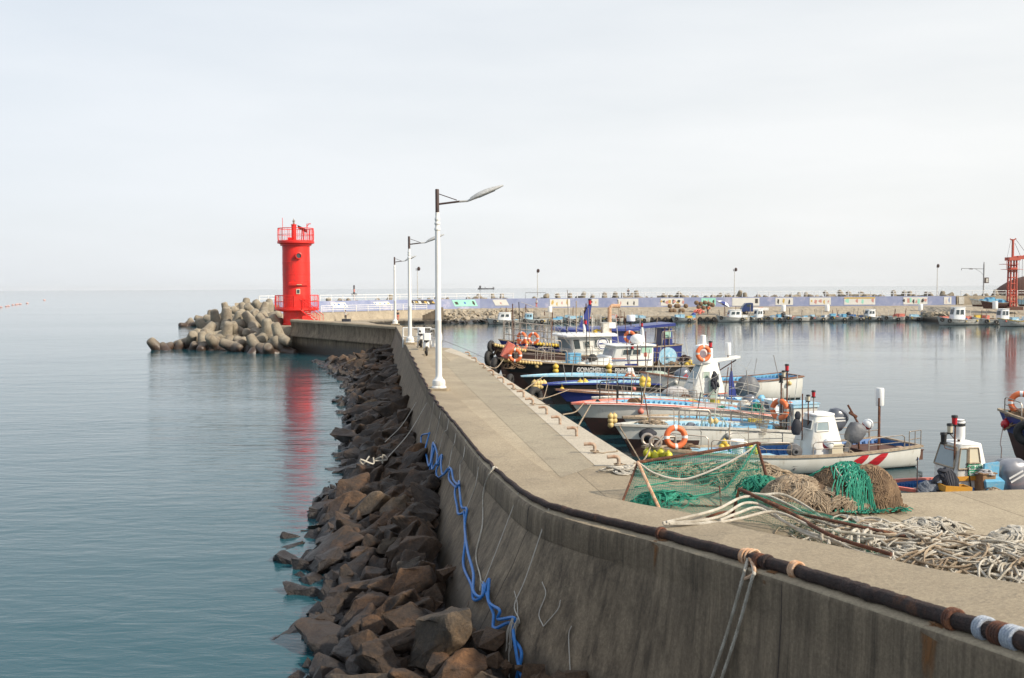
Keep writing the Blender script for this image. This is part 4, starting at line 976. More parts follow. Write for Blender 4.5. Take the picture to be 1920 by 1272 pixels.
    # ---- fittings (each a part of the boat)
    def urail(s, x0, x1, side, h=.55, ins=-.02, r=.018, m='steel', mid=True):
        t0, t1 = x0/s.L+.5, x1/s.L+.5; a, c = s.edge(t0, side, ins), s.edge(t1, side, ins); k = .07
        b = MB(); d = (c-a)*k
        b.tube([a, a+Vector((0, 0, h*.85)), a+d+Vector((0, 0, h)), c-d+Vector((0, 0, h)), c+Vector((0, 0, h*.85)), c], r, 6)
        if mid: b.tube([a+Vector((0, 0, h*.5)), c+Vector((0, 0, h*.5))], r*.7, 5)
        return b.build('hand_rail', m, s.e)
    def longrail(s, t0, t1, side, h=.5, k=8, m='steel', r=.016, rows=(1.0, .5)):
        b = MB(); P = [s.edge(t0+(t1-t0)*i/k, side, -.02) for i in range(k+1)]
        for q in rows: b.tube([p+Vector((0, 0, h*q)) for p in P], r, 5)
        for p in P: b.tube([p, p+Vector((0, 0, h))], r, 5)
        return b.build('side_rail', m, s.e)
    def hatch(s, x, y, dx, dy, h, m='blue_paint', name='hatch', z=None, rot=0):
        z0 = s.zd(x/s.L+.5) if z is None else z
        b = MB(); b.box((x, y, z0+h/2), (dx, dy, h), rot, bev=.02); b.box((x, y, z0+h+.012), (dx+.05, dy+.05, .025), rot, bev=.02); return b.build(name, m, s.e, smooth=False)
    def pole(s, x, y, z0, z1, m='rust', r=.022, name='mast', lean=(0, 0)):
        b = MB(); b.tube([(x, y, z0), (x+lean[0], y+lean[1], z1)], r, 7); return b.build(name, m, s.e)
    def beacon(s, x, y, z, m='red', k=1.0, parent=None):
        b = MB(); b.mi = 0; b.lathe([(.045*k, 0), (.05*k, .12*k), (.05*k, .13*k)], (x, y, z), 10); b.mi = 1; b.lathe([(.06*k, -.03*k), (.06*k, 0)], (x, y, z), 10); b.lathe([(.062*k, .13*k), (.055*k, .17*k), (0, .18*k)], (x, y, z), 10)
        return b.build('signal_lamp', [m, 'black'], parent or s.e)
    def radome(s, x, y, z0, z1, r=.16, m='clean_white', post='rust', zp=None):
        if zp is not None:
            b = MB(); b.tube([(x, y, zp), (x, y, z0)], .03, 7); b.build('reflector_post', post, s.e)
        b = MB(); b.lathe([(r*.9, z0), (r, z0+.03), (r, z1-.05), (r*.9, z1), (0, z1+.01)], (x, y, 0), 18); return b.build('radar_reflector', m, s.e)
    def outboard(s, x, y, z, k=1.0, tilt=0.3, m='cowl_grey', stripe=None, up=None, rz=0):
        root = MB(); Rm = Matrix.Rotation(rz, 3, 'Z') @ Matrix.Rotation(tilt, 3, 'Y'); c = Vector((x, y, z)); rings = []
        for zz_, sx, sy, ox in ((-.30, .16, .13, .04), (-.22, .24, .19, .02), (-.05, .29, .22, 0), (.15, .31, .225, -.02), (.28, .28, .20, -.02), (.36, .18, .13, -.03), (.375, .04, .03, -.03)):
            rings.append([c+Rm @ (Vector((ox+sx*math.copysign(abs(math.cos(a))**.7, math.cos(a)), sy*math.copysign(abs(math.sin(a))**.7, math.sin(a)), zz_))*k) for a in [2*PI*j/16 for j in range(16)]])
        root.loft(rings); o = root.build('outboard_motor', m, s.e)
        b = MB(); b.tube([c+Rm @ Vector((.03*k, 0, -.3*k)), c+Rm @ Vector((0, 0, -.95*k))], [.10*k, .05*k], 10); b.build('leg', 'grey_metal', o)
        if stripe:
            b = MB()
            for q, (dz, dx) in enumerate(((.02, 0), (.10, .03))):
                for sg in (1, -1): b.box(c+Rm @ (Vector((.02+dx, sg*.227, dz))*k), (.34*k, .012, .035*k), Rm @ Matrix.Rotation(.35, 3, 'Y'))
            b.build('stripe', stripe, o)
        return o
    def sheeted(s, x, y, z, dx, dy, dz, seed=0, m='grey_cover', name='covered_motor', tilt=0):
        rr = random.Random(seed); b = MB(); n = 18; rings = []; Rm = Matrix.Rotation(tilt, 3, 'Y')
        for i in range(11):
            u = i/10; rad = math.sin(PI*(.12+.80*u))**.55*(1.0-.15*u)
            rg = []
            for j in range(n):
                a = 2*PI*j/n; k = rad*(1+.26*noise.noise(Vector((math.cos(a)*1.3+seed, math.sin(a)*1.3, u*1.8)))+.05*math.sin(6*a+seed+2*u)*(1-u)+.05*noise.noise(Vector((math.cos(a)*5+seed, math.sin(a)*5, u*5))))
                rg.append(Vector((x, y, z))+Rm @ Vector((dx/2*k*math.cos(a), dy/2*k*math.sin(a), dz*u)))
            rings.append(rg)
        b.loft(rings); o = b.build(name, m, s.e)
        if name == 'covered_motor':
            q = MB()
            for k_ in (3, 6): cc = sum(rings[k_], Vector())/n; q.tube([cc+(p-cc)*1.012 for p in rings[k_]], .014, 5, closed=True)
            q.tube([p+Vector((0, -.01, .01)) for p in [rg[int(n*.72)] for rg in rings]], .014, 5); q.build('strap', 'dirty_white', o)
        return o
    def winch(s, x, y, z, r=.2, m='grey_metal', ax=(0, 1, 0), post=True, leg='grey_metal'):
        b = MB(); A = Vector(ax).normalized(); c = Vector((x, y, z))
        b.lathe([(r*.45, -.14), (r, -.13), (r, -.09), (r*.3, -.02), (r*.3, .04), (r, .10), (r, .13), (r*.5, .15), (r*.45, .24), (r*.25, .24), (r*.25, .15)], c, 22, A)
        if post: b.tube([c-Vector((0, 0, .05)), Vector((x, y, s.zd(x/s.L+.5)))], .05, 8); b.box((x, y, z-.3), (.24, .2, .3), bev=.03)
        return b.build('winch', m, s.e)
    def cabin(s, x0, x1, wd, z0, h, m='white_frp', taper=.86, slope=.22, roof='clean_white', over=.12, wins=(), name='cabin', trim=None, back=.0, glass='window', roofh=.08):
        """x0 aft, x1 forward; wins: (u0,u1,v0,v1,side) rectangles on the side or 'f' front"""
        b = MB(); w0, w1 = wd/2, wd/2*taper; L_ = x1-x0
        A = [Vector((x0, w0, z0)), Vector((x1, w0, z0)), Vector((x1, -w0, z0)), Vector((x0, -w0, z0))]
        Bm = [Vector((x0+L_*back*.45, w0*.97, z0+h*.45)), Vector((x1, w0*.97, z0+h*.45)), Vector((x1, -w0*.97, z0+h*.45)), Vector((x0+L_*back*.45, -w0*.97, z0+h*.45))]
        T_ = [Vector((x0+L_*back, w1, z0+h)), Vector((x1-L_*slope, w1, z0+h)), Vector((x1-L_*slope, -w1, z0+h)), Vector((x0+L_*back, -w1, z0+h))]
        def bev(q, e=.06):
            o = []
            for i in range(4):
                p, a, c = q[i], q[i-1], q[(i+1) % 4]; o += [p+(a-p).normalized()*e, p+(c-p).normalized()*e]
            return o
        b.loft([bev(A), bev(Bm), bev(T_)]); cb = b.build(name, m, s.e, ang=50)
        r = MB(); xa, xb = x0+L_*back-over, x1-L_*slope+over*1.3
        r.loft([bev([Vector((xa, w1+over, z0+h)), Vector((xb, w1+over, z0+h)), Vector((xb, -w1-over, z0+h)), Vector((xa, -w1-over, z0+h))], .1),
                bev([Vector((xa, w1+over, z0+h+roofh*.6)), Vector((xb, w1+over, z0+h+roofh*.6)), Vector((xb, -w1-over, z0+h+roofh*.6)), Vector((xa, -w1-over, z0+h+roofh*.6))], .1),
                bev([Vector((xa+.1, w1, z0+h+roofh)), Vector((xb-.1, w1, z0+h+roofh)), Vector((xb-.1, -w1, z0+h+roofh)), Vector((xa+.1, -w1, z0+h+roofh))], .1)])
        r.build('roof', roof, cb, ang=50)
        def side_pt(u, v, sg, off):
            if v < .45: k = v/.45; lo, hi = (A, Bm)
            else: k = (v-.45)/.55; lo, hi = (Bm, T_)
            a = lo[0].lerp(hi[0], k); c = lo[1].lerp(hi[1], k); p = a.lerp(c, u); return Vector((p.x, sg*(abs(p.y)+off), p.z))
        def front_pt(u, v, off):
            if v < .45: k = v/.45; lo, hi = (A, Bm)
            else: k = (v-.45)/.55; lo, hi = (Bm, T_)
            a = lo[1].lerp(hi[1], k); c = lo[2].lerp(hi[2], k); return a.lerp(c, u)+Vector((off, 0, off*.4))
        def back_pt(u, v, off):
            if v < .45: k = v/.45; lo, hi = (A, Bm)
            else: k = (v-.45)/.55; lo, hi = (Bm, T_)
            a = lo[0].lerp(hi[0], k); c = lo[3].lerp(hi[3], k); return a.lerp(c, u)+Vector((-off, 0, 0))
        for (u0, u1, v0, v1, sd, *gm) in wins:
            fn = {'f': lambda u, v, o: front_pt(u, v, o), 'b': lambda u, v, o: back_pt(u, v, o), 1: lambda u, v, o: side_pt(u, v, 1, o), -1: lambda u, v, o: side_pt(u, v, -1, o)}[sd]
            f = MB(); e_ = .03
            P = [fn(u0, v0, .012), fn(u1, v0, .012), fn(u1, v1, .012), fn(u0, v1, .012)]
            nn_ = {'f': Vector((1, 0, .3)).normalized(), 'b': Vector((-1, 0, 0)), 1: Vector((0, 1, 0)), -1: Vector((0, -1, 0))}[sd]
            c = sum(P, Vector())/4
            g_ = MB(); g_.sheet(P, .012, nn_); wn = g_.build('window', gm[0] if gm else glass, cb, smooth=False)
            for i in range(4): f.tube([P[i]+nn_*.012, P[(i+1) % 4]+nn_*.012], .022, 4)
            wn.name = 'window'; fo = f.build('window_frame', trim or m, cb, smooth=False)
        cb['pt'] = 0; del cb['pt']
        return cb, side_pt
    def board(s, x, y, z, dx, dz, m, parent=None, name='sign', label=None, th=.02, rot=None):
        b = MB(); b.box((x, y, z), (dx, th, dz), rot); o = b.build(name, m, parent or s.e, smooth=False)
        if label: o['label'] = label
        return o
    def net_heap(s, x, y, dx, dy, h, m='tan_rope', seed=0, z=None, name='rope_heap', n=26, r=.018):
        b = heap_mesh(seed, dx, dy, h, n, r); z0 = s.zd(x/s.L+.5) if z is None else z
        b.v = [(v[0]+x, v[1]+y, v[2]+z0) for v in b.v]; o = b.build(name, m, s.e); return o

def heap_mesh(seed, dx, dy, h, n=40, r=.02, turns=2.5, k=26, sides=5, flat=.25):
    """a heap of loosely coiled line: every loop rides on a mound"""
    rr = random.Random(seed); b = MB()
    for i in range(n):
        a0 = rr.uniform(0, 6.28); rad = rr.random()**.6; cx = dx/2*rad*.7*math.cos(a0); cy = dy/2*rad*.7*math.sin(a0); lr = rr.uniform(.12, .34)*min(dx, dy); el = rr.uniform(.4, 1.0); ph = rr.uniform(0, 6.28); rot = rr.uniform(0, PI); tl = rr.uniform(-.5, .5)
        P = []
        for j in range(k):
            t = j/(k-1)*turns*rr.uniform(.99, 1.01)*2*PI; q = lr*(1+.15*math.sin(t*.37+ph))
            x = q*math.cos(t+ph); y = q*el*math.sin(t+ph); X = cx+x*math.cos(rot)-y*math.sin(rot); Y = cy+x*math.sin(rot)+y*math.cos(rot)
            e = (X/(dx/2))**2+(Y/(dy/2))**2; zb = h*max(0.0, 1-e)**.6
            zt = zb*(flat+(1-flat)*(i/n)**.5)+r+.04*noise.noise(Vector((X*4, Y*4, i)))+abs(tl)*.10*(1+math.sin(t+1.7*ph))*(zb+.05)
            P.append(Vector((X, Y, max(r, zt))))
        b.tube(P, r, sides)
    return b

used_buoy = {}
def lifebuoy(loc, Rr, axis, label, m='orange', worn=False):
    key = (m,)
    e = empty('lifebuoy', loc, 0, label, 'lifebuoy', 'orange lifebuoys on the boats')
    Q = Vector(axis).to_track_quat('Z', 'Y'); e.rotation_euler = Q.to_euler()
    k = Rr/.36
    if key not in used_buoy:
        b = MB(); b.torus((0, 0, 0), .27, .085, n=36, k=12); used_buoy[key] = [b]
        q = MB()
        for i in range(4):
            a = PI/2*i; q.tube([Vector((.27*math.cos(a+d), .27*math.sin(a+d), 0)) for d in (-.14, -.05, .05, .14)], .0875, 12)
        used_buoy[key] = (b, q)
    b, q = used_buoy[key]
    o = b.build('ring', m, e); p = q.build('reflective_band', 'dirty_white' if worn else 'clean_white', e)
    e.scale = (k,)*3
    return e
def floats(pts, r, m, label, group='yellow floats hung on the boats', sc_=(1, 1, 1.05), cat='net floats'):
    c = sum([Vector(p) for p in pts], Vector())/len(pts); e = empty('net_floats', c, 0, label, cat, group)
    for p in pts:
        b = MB(); b.ball(Vector(p)-c, r, 12, sc_); b.tube([Vector(p)-c+Vector((0, 0, r*.9)), Vector(p)-c+Vector((0, 0, r*1.25))], r*.25, 6); b.build('float', m, e)
    b = MB(); P = sorted([Vector(p)-c for p in pts], key=lambda v: (v.x, v.z)); b.tube([P[0]+Vector((0, 0, r*1.6))]+P, .012, 4); b.build('cord', 'thin_rope', e)
    return e
def tyre(loc, Rr, axis, label, group='tyre fenders on the boats'):
    b = MB(); b.torus((0, 0, 0), Rr*.7, Rr*.33, n=28, k=10); o = b.build('tyre', 'rubber'); o.location = loc
    o.rotation_euler = Vector(axis).to_track_quat('Z', 'Y').to_euler(); return tag(o, label, 'tyre', group)
def rope(pts, r, m, label, name='mooring_rope', cat='rope', group='mooring ropes', k=8):
    b = MB(); b.tube(spline(pts, k), r, 6); o = b.build(name, m); return tag(o, label, cat, group)
GB = 'fishing boats moored bow-on along the pier'

# --- A: nearest white boat with two red slashes -------------------------------------------
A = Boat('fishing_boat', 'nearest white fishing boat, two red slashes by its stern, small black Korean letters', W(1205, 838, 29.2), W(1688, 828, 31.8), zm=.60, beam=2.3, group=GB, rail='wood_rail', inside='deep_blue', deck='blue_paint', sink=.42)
sd = -1   # camera sees the starboard side of boats whose bow points left... decided by projection
def near_side(B):
    return -1 if B.w(0, -1, 0).y < B.w(0, 1, 0).y else 1
sd = near_side(A)
def dressing(B, rails=(), heaps=(), hatches=(), side=None):
    side = side or near_side(B)
    for a, b_, h in rails: B.urail(a*B.L, b_*B.L, side, h)
for a, b_ in ((-.43, -.28), (-.20, -.06), (.02, .15), (.17, .29)): A.urail(a*A.L, b_*A.L, sd, .42)
for a, b_ in ((-.45, -.22), (-.1, .12)): A.urail(a*A.L, b_*A.L, -sd, .42)
A.urail(.30*A.L, .42*A.L, sd, .5, mid=False); A.urail(.24*A.L, .38*A.L, -sd, .55)
x, z = A.at(1480, 835); xc0, _ = A.at(1500, 835); xc1, _ = A.at(1566, 835)
def pxx(B, px, py, y=0): return B.at(px, py, y)[0]
def pxz(B, px, py, y=0): return B.at(px, py, y)[1]
x1 = pxx(A, 1503, 840); x0 = pxx(A, 1568, 840); zt = pxz(A, 1530, 778)
cb, spt = A.cabin(min(x0, x1), max(x0, x1), 1.05, A.zd(.4), zt-A.zd(.4), taper=.62, slope=.22, back=.22, over=.03, wins=[(.42, .9, .70, .88, sd, 'pale_window'), (.1, .85, .72, .9, 'f', 'window'), (.15, .5, .05, .42, sd, 'cream_board')])
A.board(0, 0, 0, .001, .001, 'white_frp', cb, 'edge_strip')
A.hatch(pxx(A, 1545, 850), sd*.62, .42, .16, .62, 'cream_board', 'board_crate')
for px, yt, mm, kk in ((1501, 738, None, 0), (1522, 736, 'red', 1), (1512, 744, 'cream_board', 1)):
    zz_ = pxz(A, px, yt)
    A.pole(pxx(A, px, 770), .1, zt-.75 if px != 1522 else zt, zz_, 'rust' if px != 1522 else 'steel', .02)
    if mm: A.beacon(pxx(A, px, yt), .1, zz_-.12, mm, 1.1)
A.pole(pxx(A, 1636, 815), .3, A.zd(.1), pxz(A, 1636, 745), 'rust', .028)
xr = pxx(A, 1655, 780); A.radome(xr, -.15, pxz(A, 1655, 762), pxz(A, 1652, 729), .13, zp=A.zd(.15))
for px, py, ti, kk in ((1580, 792, .35, .95), (1595, 812, .5, .85)):
    A.outboard(pxx(A, px, py), -sd*.35 if px == 1580 else sd*.2, pxz(A, px, py), kk*1.15, -ti, 'cowl_grey' if px == 1580 else 'grey_cover', 'text_white' if px == 1580 else None)
A.hatch(pxx(A, 1655, 822), 0, 1.9, 1.5, .30, 'dark_wood', 'timber_locker'); A.hatch(pxx(A, 1656, 822), sd*.80, .12, .12, .45, 'orange_rust', 'bollard_post')
A.winch(pxx(A, 1488, 848, sd*.9), sd*.95, pxz(A, 1488, 846, sd*.95), .21, 'grey_metal', (0.35, sd*.9, 0.0))
A.pole(pxx(A, 1452, 860), sd*1.0, A.zm-.1, A.zm+.12, 'rust', .03, 'bollard')
q = MB()
for k in range(7): a = -.9+k*.1; q.tube([(A.L*.0+.3*k, -sd*.6, A.zd(.5)), (A.L*.0+.3*k, -sd*.6, A.zd(.5)+.35)], .015, 5)
q.build('stanchions', 'steel', A.e)
A.hatch(.6, 0, 1.2, .9, .25, 'light_blue'); A.hatch(2.0, 0, .8, .8, .3, 'blue_paint'); A.hatch(-.7, .1, .7, .9, .22, 'light_blue')
A.net_heap(A.L*.36, 0, 1.3, 1.0, .18, 'brown_rope', 3, z=A.zg(.86)-.02, n=18)
# bow fairleads
b = MB(); xb = A.L*.455
for s_, yy in ((1, .28), (-1, -.28)): b.torus((xb+.12, yy, A.zb+.16), .16, .045, (0.3, 1, .2), 18, 7)
b.tube([(xb-.5, .3*sd, A.zb), (xb-.5, .3*sd, A.zb+.3), (xb-.1, .3*sd, A.zb+.32), (xb+.15, .3*sd, A.zb+.05)], .045, 8); b.build('bow_roller', 'steel', A.e)
# red slashes and name on the near side
def hull_pt(B, t, v, sg, off=.015):
    hb = B.hb(t); zg = B.zg(t); rk = B.rake*B.L*max(0, (t-.55)/.45)**2
    P = [(1.0, zg, 0), (.965, zg*.52+.05, .4), (.86-.30*t*t, .13, .72)]
    k = v*2; i = 0 if k < 1 else 1; k -= i; a, c = P[i], P[min(2, i+1)]
    return Vector(((t-.5)*B.L-rk*(a[2]+(c[2]-a[2])*k), sg*(hb*(a[0]+(c[0]-a[0])*k)+off), a[1]+(c[1]-a[1])*k))
b = MB()
for (a, c) in ((1592, 1632), (1628, 1668)):
    ta, tc = A.T(a, sd), A.T(c, sd)
    N_ = 8; up = []; lo = []
    for i in range(N_+1):
        u = i/N_; t = ta+(tc-ta)*u; up.append((t, .88-.72*math.sin(u*PI/2)**.8)); lo.append((ta+(tc-ta)*.74*u**.8, .90))
    S4 = [(.90, .0, .60), (.62, .10, .76), (.38, .30, .90), (.14, .62, 1.0)]
    for r0, r1 in zip(S4, S4[1:]): b.quad(*[hull_pt(A, ta+(tc-ta)*u, v, sd, .022) for u, v in ((r0[1], r0[0]), (r0[2], r0[0]), (r1[2], r1[0]), (r1[1], r1[0]))])
b.build('hull_stripe', 'red', A.e, smooth=False)
def hull_text(B, body, px, v, size, m, sx=1.0, bold=0.0, side=None):
    side = side or near_side(B); t = B.T(px, side); p = hull_pt(B, t, v, side, .03); p2 = hull_pt(B, t-.02, v, side, .03); p3 = hull_pt(B, t, v+.25, side, .03)
    ex = (p2-p).normalized() if side == near_side(B) else (p-p2).normalized()
    # reading direction must run left to right in the picture
    if proj(B.Mw @ (p+ex))[0] < proj(B.Mw @ p)[0]: ex = -ex
    ey = (p-p3).normalized(); ez = ex.cross(ey).normalized(); ey = ez.cross(ex)
    Rm = Matrix((ex, ey, ez)).transposed()
    return text('lettering', body, size, m, B.e, p+ez*.012, Rm.to_euler(), sx=sx, bold=bold)
hull_text(A, '독도', 1335, .42, .20, 'black', 1.1, .004)
AX = (A.w(0, sd, 0)-A.w(0, 0, 0)); 
def on(B, px, py, y): x, z = B.at(px, py, y); return B.w(x, y, z)
lifebuoy(on(A, 1267, 820, sd*.98), .36, AX+Vector((-.15, 0, .12)), 'large orange lifebuoy with white bands on the bow rail of the nearest white boat')
floats([on(A, 1214+13*k, 850+(k % 2)*5, sd*.55) for k in range(4)], .13, 'bright_yellow', 'four bright yellow floats hanging under the bow of the nearest white boat')
floats([on(A, 1353, 838, .2), on(A, 1363, 838, .2), on(A, 1358, 829, .2)], .09, 'yellow', 'three small yellow floats amidships on the nearest white boat')
floats([on(A, 1408, 842, sd*.9), on(A, 1417, 846, sd*.9)], .12, 'bright_yellow', 'pale yellow float behind the rusty corner of the trap frame')
b = MB(); c = on(A, 1383, 840, .1); b.lathe([(.17, 0), (.20, .38), (.21, .40), (.0, .41)], (0, 0, -.15), 16); o = b.build('bucket', 'clean_white'); o.location = c; tag(o, 'white lidded bucket standing amidships in the nearest white boat', 'bucket')
def rw_buoy(loc, r, label, ax=(.3, -.5, .7)):
    e = empty('buoy', loc, 0, label, 'buoy', 'red and white buoys'); e.rotation_euler = Vector(ax).to_track_quat('Z', 'Y').to_euler()
    b = MB(); b.lathe([(0.02, -r), (r*.6, -r*.85), (r*.95, -r*.3), (r, 0)], n=18); b.build('red_half', 'red', e)
    b = MB(); b.lathe([(r*1.002, 0), (r*.95, r*.35), (r*.6, r*.85), (.02, r)], n=18); b.build('white_half', 'clean_white', e)
rw_buoy(on(A, 1553, 833, sd*.9), .17, 'red and white buoy on the gunwale beside the cabin of the nearest white boat')
rw_buoy(on(A, 1627, 796, 0), .17, 'red and white buoy hung on the aft gear of the nearest white boat')
# things in the stern and on the wheelhouse
q = MB(); p0 = A.at(1590, 760, 0); p1 = A.at(1608, 792, 0)
q.tube([(p0[0], 0, p0[1]), (p1[0], 0, p1[1])], .035, 6); q.tube([(A.at(1593, 774, 0)[0], 0, A.at(1593, 774)[1]), (A.at(1606, 782)[0], 0, A.at(1606, 782)[1])], .05, 6); q.tube([(p1[0], 0, p1[1]), (p1[0]-.1, 0, A.zd(.2))], .04, 6); q.build('tiller_arm', 'rust', A.e)
A.longrail(.01, .12, -sd, .5, 3); A.longrail(.0, .05, sd, .5, 2)
A.sheeted(pxx(A, 1492, 800), 0.05, pxz(A, 1492, 815), .35, .3, .5, 4, 'dark_cloth', 'hung_oilskin'); A.sheeted(pxx(A, 1494, 790), .05, pxz(A, 1494, 787), .2, .2, .26, 5, 'dark_cloth', 'hung_hood')
A.net_heap(pxx(A, 1555, 840), -sd*.3, .7, .8, .2, 'deep_blue', 8, n=10)

# --- B: second white boat, blue inside, with blue cooler at the stern ---------------------
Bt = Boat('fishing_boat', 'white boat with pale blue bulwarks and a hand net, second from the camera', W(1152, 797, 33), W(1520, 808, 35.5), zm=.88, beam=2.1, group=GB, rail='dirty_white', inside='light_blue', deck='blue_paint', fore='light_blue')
s2 = near_side(Bt)
Bt.hatch(pxx(Bt, 1496, 790), 0, 1.0, .9, .9, 'dirty_white', 'cooler_box'); Bt.hatch(pxx(Bt, 1496, 783), 0, 1.1, 1.0, .12, 'light_blue', 'cooler_lid', z=Bt.zd(.1)+.92)
for px, top, mm in ((1463, 713, 'black'), (1474, 692, 'red'), (1468, 704, 'cream_board')):
    zz_ = pxz(Bt, px, top)
    if px != 1468: Bt.pole(pxx(Bt, px, 760), .05, Bt.zd(.15), zz_, 'rust', .028)
    Bt.beacon(pxx(Bt, px, top), .05, zz_-.05, mm, 1.3)
for a, b_ in ((-.30, -.14), (.26, .36), (.10, .24)): Bt.urail(a*Bt.L, b_*Bt.L, s2, .6)
Bt.longrail(.18, .62, -s2, .45, 8)
Bt.hatch(.2, 0, 1.6, .8, .18, 'light_blue'); Bt.hatch(-1.4, 0, .9, .9, .22, 'blue_paint'); Bt.hatch(1.7, 0, .6, .8, .28, 'light_blue')
Bt.net_heap(Bt.L*.33, 0, 1.2, 1.0, .16, 'tan_rope', 12, z=Bt.zg(.82)-.03, n=18)
# hand net hung on the rail
def hand_net(B, px, py, label, sd_, k=1.0):
    c = on(B, px, py, sd_*1.05); e = empty('hand_net', c, 0, label, 'hand net', 'hand nets on the boats')
    b = MB(); b.tube([(-.25*k, 0, 0), (.25*k, 0, 0), (.22*k, -.02, 0.02), (-.25*k, 0, 0)], .014, 5); b.tube([(0, 0, 0), (-.05, 0, .8*k)], .014, 5); b.build('frame', 'steel', e)
    b = MB(); rings = [[Vector((.25*k*(1-.5*v)*math.cos(a), .1*k*math.sin(a)*(1-.4*v), -.48*k*v)) for a in [2*PI*i/12 for i in range(12)]] for v in (0, .3, .6, .9, 1.0)]
    b.loft(rings, caps=False); o = b.build('mesh_bag', 'net_tan', e)
    uvs(o)
def uvs(o, k=1.0):
    me = o.data; uv = me.uv_layers.new(name='UVMap')
    for p in me.polygons:
        for li in p.loop_indices:
            v = me.vertices[me.loops[li].vertex_index].co; uv.data[li].uv = ((v.x+v.y*.7)*k, (v.z+v.y*.35)*k)
MT['net_tan'] = net_mat('tan_netting', (0.30, 0.26, 0.20), 26, 0.25)
hand_net(Bt, 1429, 790, 'tan hand net hanging over the rail of the second white boat', s2)
floats([on(Bt, 1333, 790, 0), on(Bt, 1342, 790, 0)], .10, 'rope_yellow', 'two cream floats on the grey hoop amidships in the second white boat')
b = MB(); c = on(Bt, 1338, 800, 0); b.torus((0, 0, 0), .42, .02, (0, 1, 0), 26, 6); b.tube([(-.3, 0, -.3), (-.3, 0, .2)], .015, 5); b.tube([(.3, 0, -.3), (.3, 0, .2)], .015, 5); o = b.build('net_hoop', 'grey_green'); o.location = c; tag(o, 'grey-green hoop frame standing in the second white boat', 'hoop')
floats([on(Bt, 1145+(k % 2)*7, 781+8*(k//2), s2*.35) for k in range(5)], .10, 'rope_yellow', 'column of five cream floats hanging at the bow of the second white boat')
MT['rust_orange'] = MT['orange']
for px, lb in ((1462, 'narrow orange lifebuoy seen edge-on by the mast at the stern of the second boat'), (1479, 'small orange lifebuoy just right of the tall thin mast behind the blue cooler')):
    lifebuoy(on(Bt, px, 768 if px == 1462 else 766, 0), .40 if px == 1462 else .26, Bt.w(1, .35, .1)-Bt.w(0, 0, 0), lb, worn=True)

# --- C: white boat with salmon pink rail ------------------------------------------------
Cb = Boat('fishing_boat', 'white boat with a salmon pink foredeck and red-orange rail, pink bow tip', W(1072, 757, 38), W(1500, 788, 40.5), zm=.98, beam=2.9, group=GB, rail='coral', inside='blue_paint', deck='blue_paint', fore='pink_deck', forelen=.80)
s3 = near_side(Cb)
b = MB()
for i in range(20):
    t = i/20*.95; t2 = (i+1)/20*.95
    b.quad(Cb.edge(t, s3, .10)+Vector((0, 0, -.01)), Cb.edge(t2, s3, .10)+Vector((0, 0, -.01)), Cb.edge(t2, s3, -.22)+Vector((0, 0, .055)), Cb.edge(t, s3, -.22)+Vector((0, 0, .055)))
b.build('side_deck', 'white_frp', Cb.e, smooth=False)
Cb.longrail(.10, .55, s3, .42, 9); Cb.urail(.27*Cb.L, .36*Cb.L, -s3, .75, m='black', r=.025); Cb.urail(.25*Cb.L, .34*Cb.L, s3, .75, m='black', r=.025)
Cb.winch(pxx(Cb, 1190, 762, 0), 0, pxz(Cb, 1190, 762, 0), .33, 'wood', (1, .55, 0))
Cb.sheeted(pxx(Cb, 1430, 775), 0, pxz(Cb, 1430, 783), .75, .6, .62, 6, 'grey_cover'); Cb.hatch(pxx(Cb, 1450, 775), .1, .6, .7, .5, 'clean_white', 'locker')
Cb.hatch(pxx(Cb, 1330, 772), 0, 1.2, 1.1, .35, 'foam_grey', 'engine_box'); Cb.hatch(0.9, 0, .9, 1.0, .2, 'light_blue'); Cb.hatch(2.3, 0, .7, .9, .25, 'light_blue')
Cb.pole(pxx(Cb, 1197, 745), .1, Cb.zd(.7), pxz(Cb, 1207, 700), 'wood_rail', .035, 'boat_hook', lean=(-.35, 0))
tyre(on(Cb, 1122, 760, 0), .22, (1, .3, 0.2), 'small tyre standing inside the black rail on the salmon pink bow')
Cb.net_heap(-1.0, 0, .8, 1.0, .25, 'brown_rope', 21, n=14)

# --- D: brown-railed blue boat carrying the tall white wheelhouse tower -------------------
Dt = Boat('fishing_boat', 'brown-railed blue boat with a tall tapering white wheelhouse tower and folded navy sail', W(1042, 731, 43.5), W(1462, 752, 47), zm=.66, beam=2.6, group=GB, rail='brown_rail', hull='navy', bottom_bow_shade='black_paint', inside='light_blue', deck='blue_paint', fore='dirty_white')
s4 = near_side(Dt)
xa, xb_ = pxx(Dt, 1292, 745), pxx(Dt, 1352, 745)
zt = pxz(Dt, 1330, 680)
cb, sp4 = Dt.cabin(min(xa, xb_), max(xa, xb_), 1.1, Dt.zd(.4), zt-Dt.zd(.4), taper=.55, slope=.34, back=.20, over=.02, m='white_frp', wins=[(.1, .9, .62, .95, 'f', 'pale_window'), (.15, .8, .25, .55, 'f', 'pale_window'), (.55, .85, .2, .8, s4, 'grey_green')])
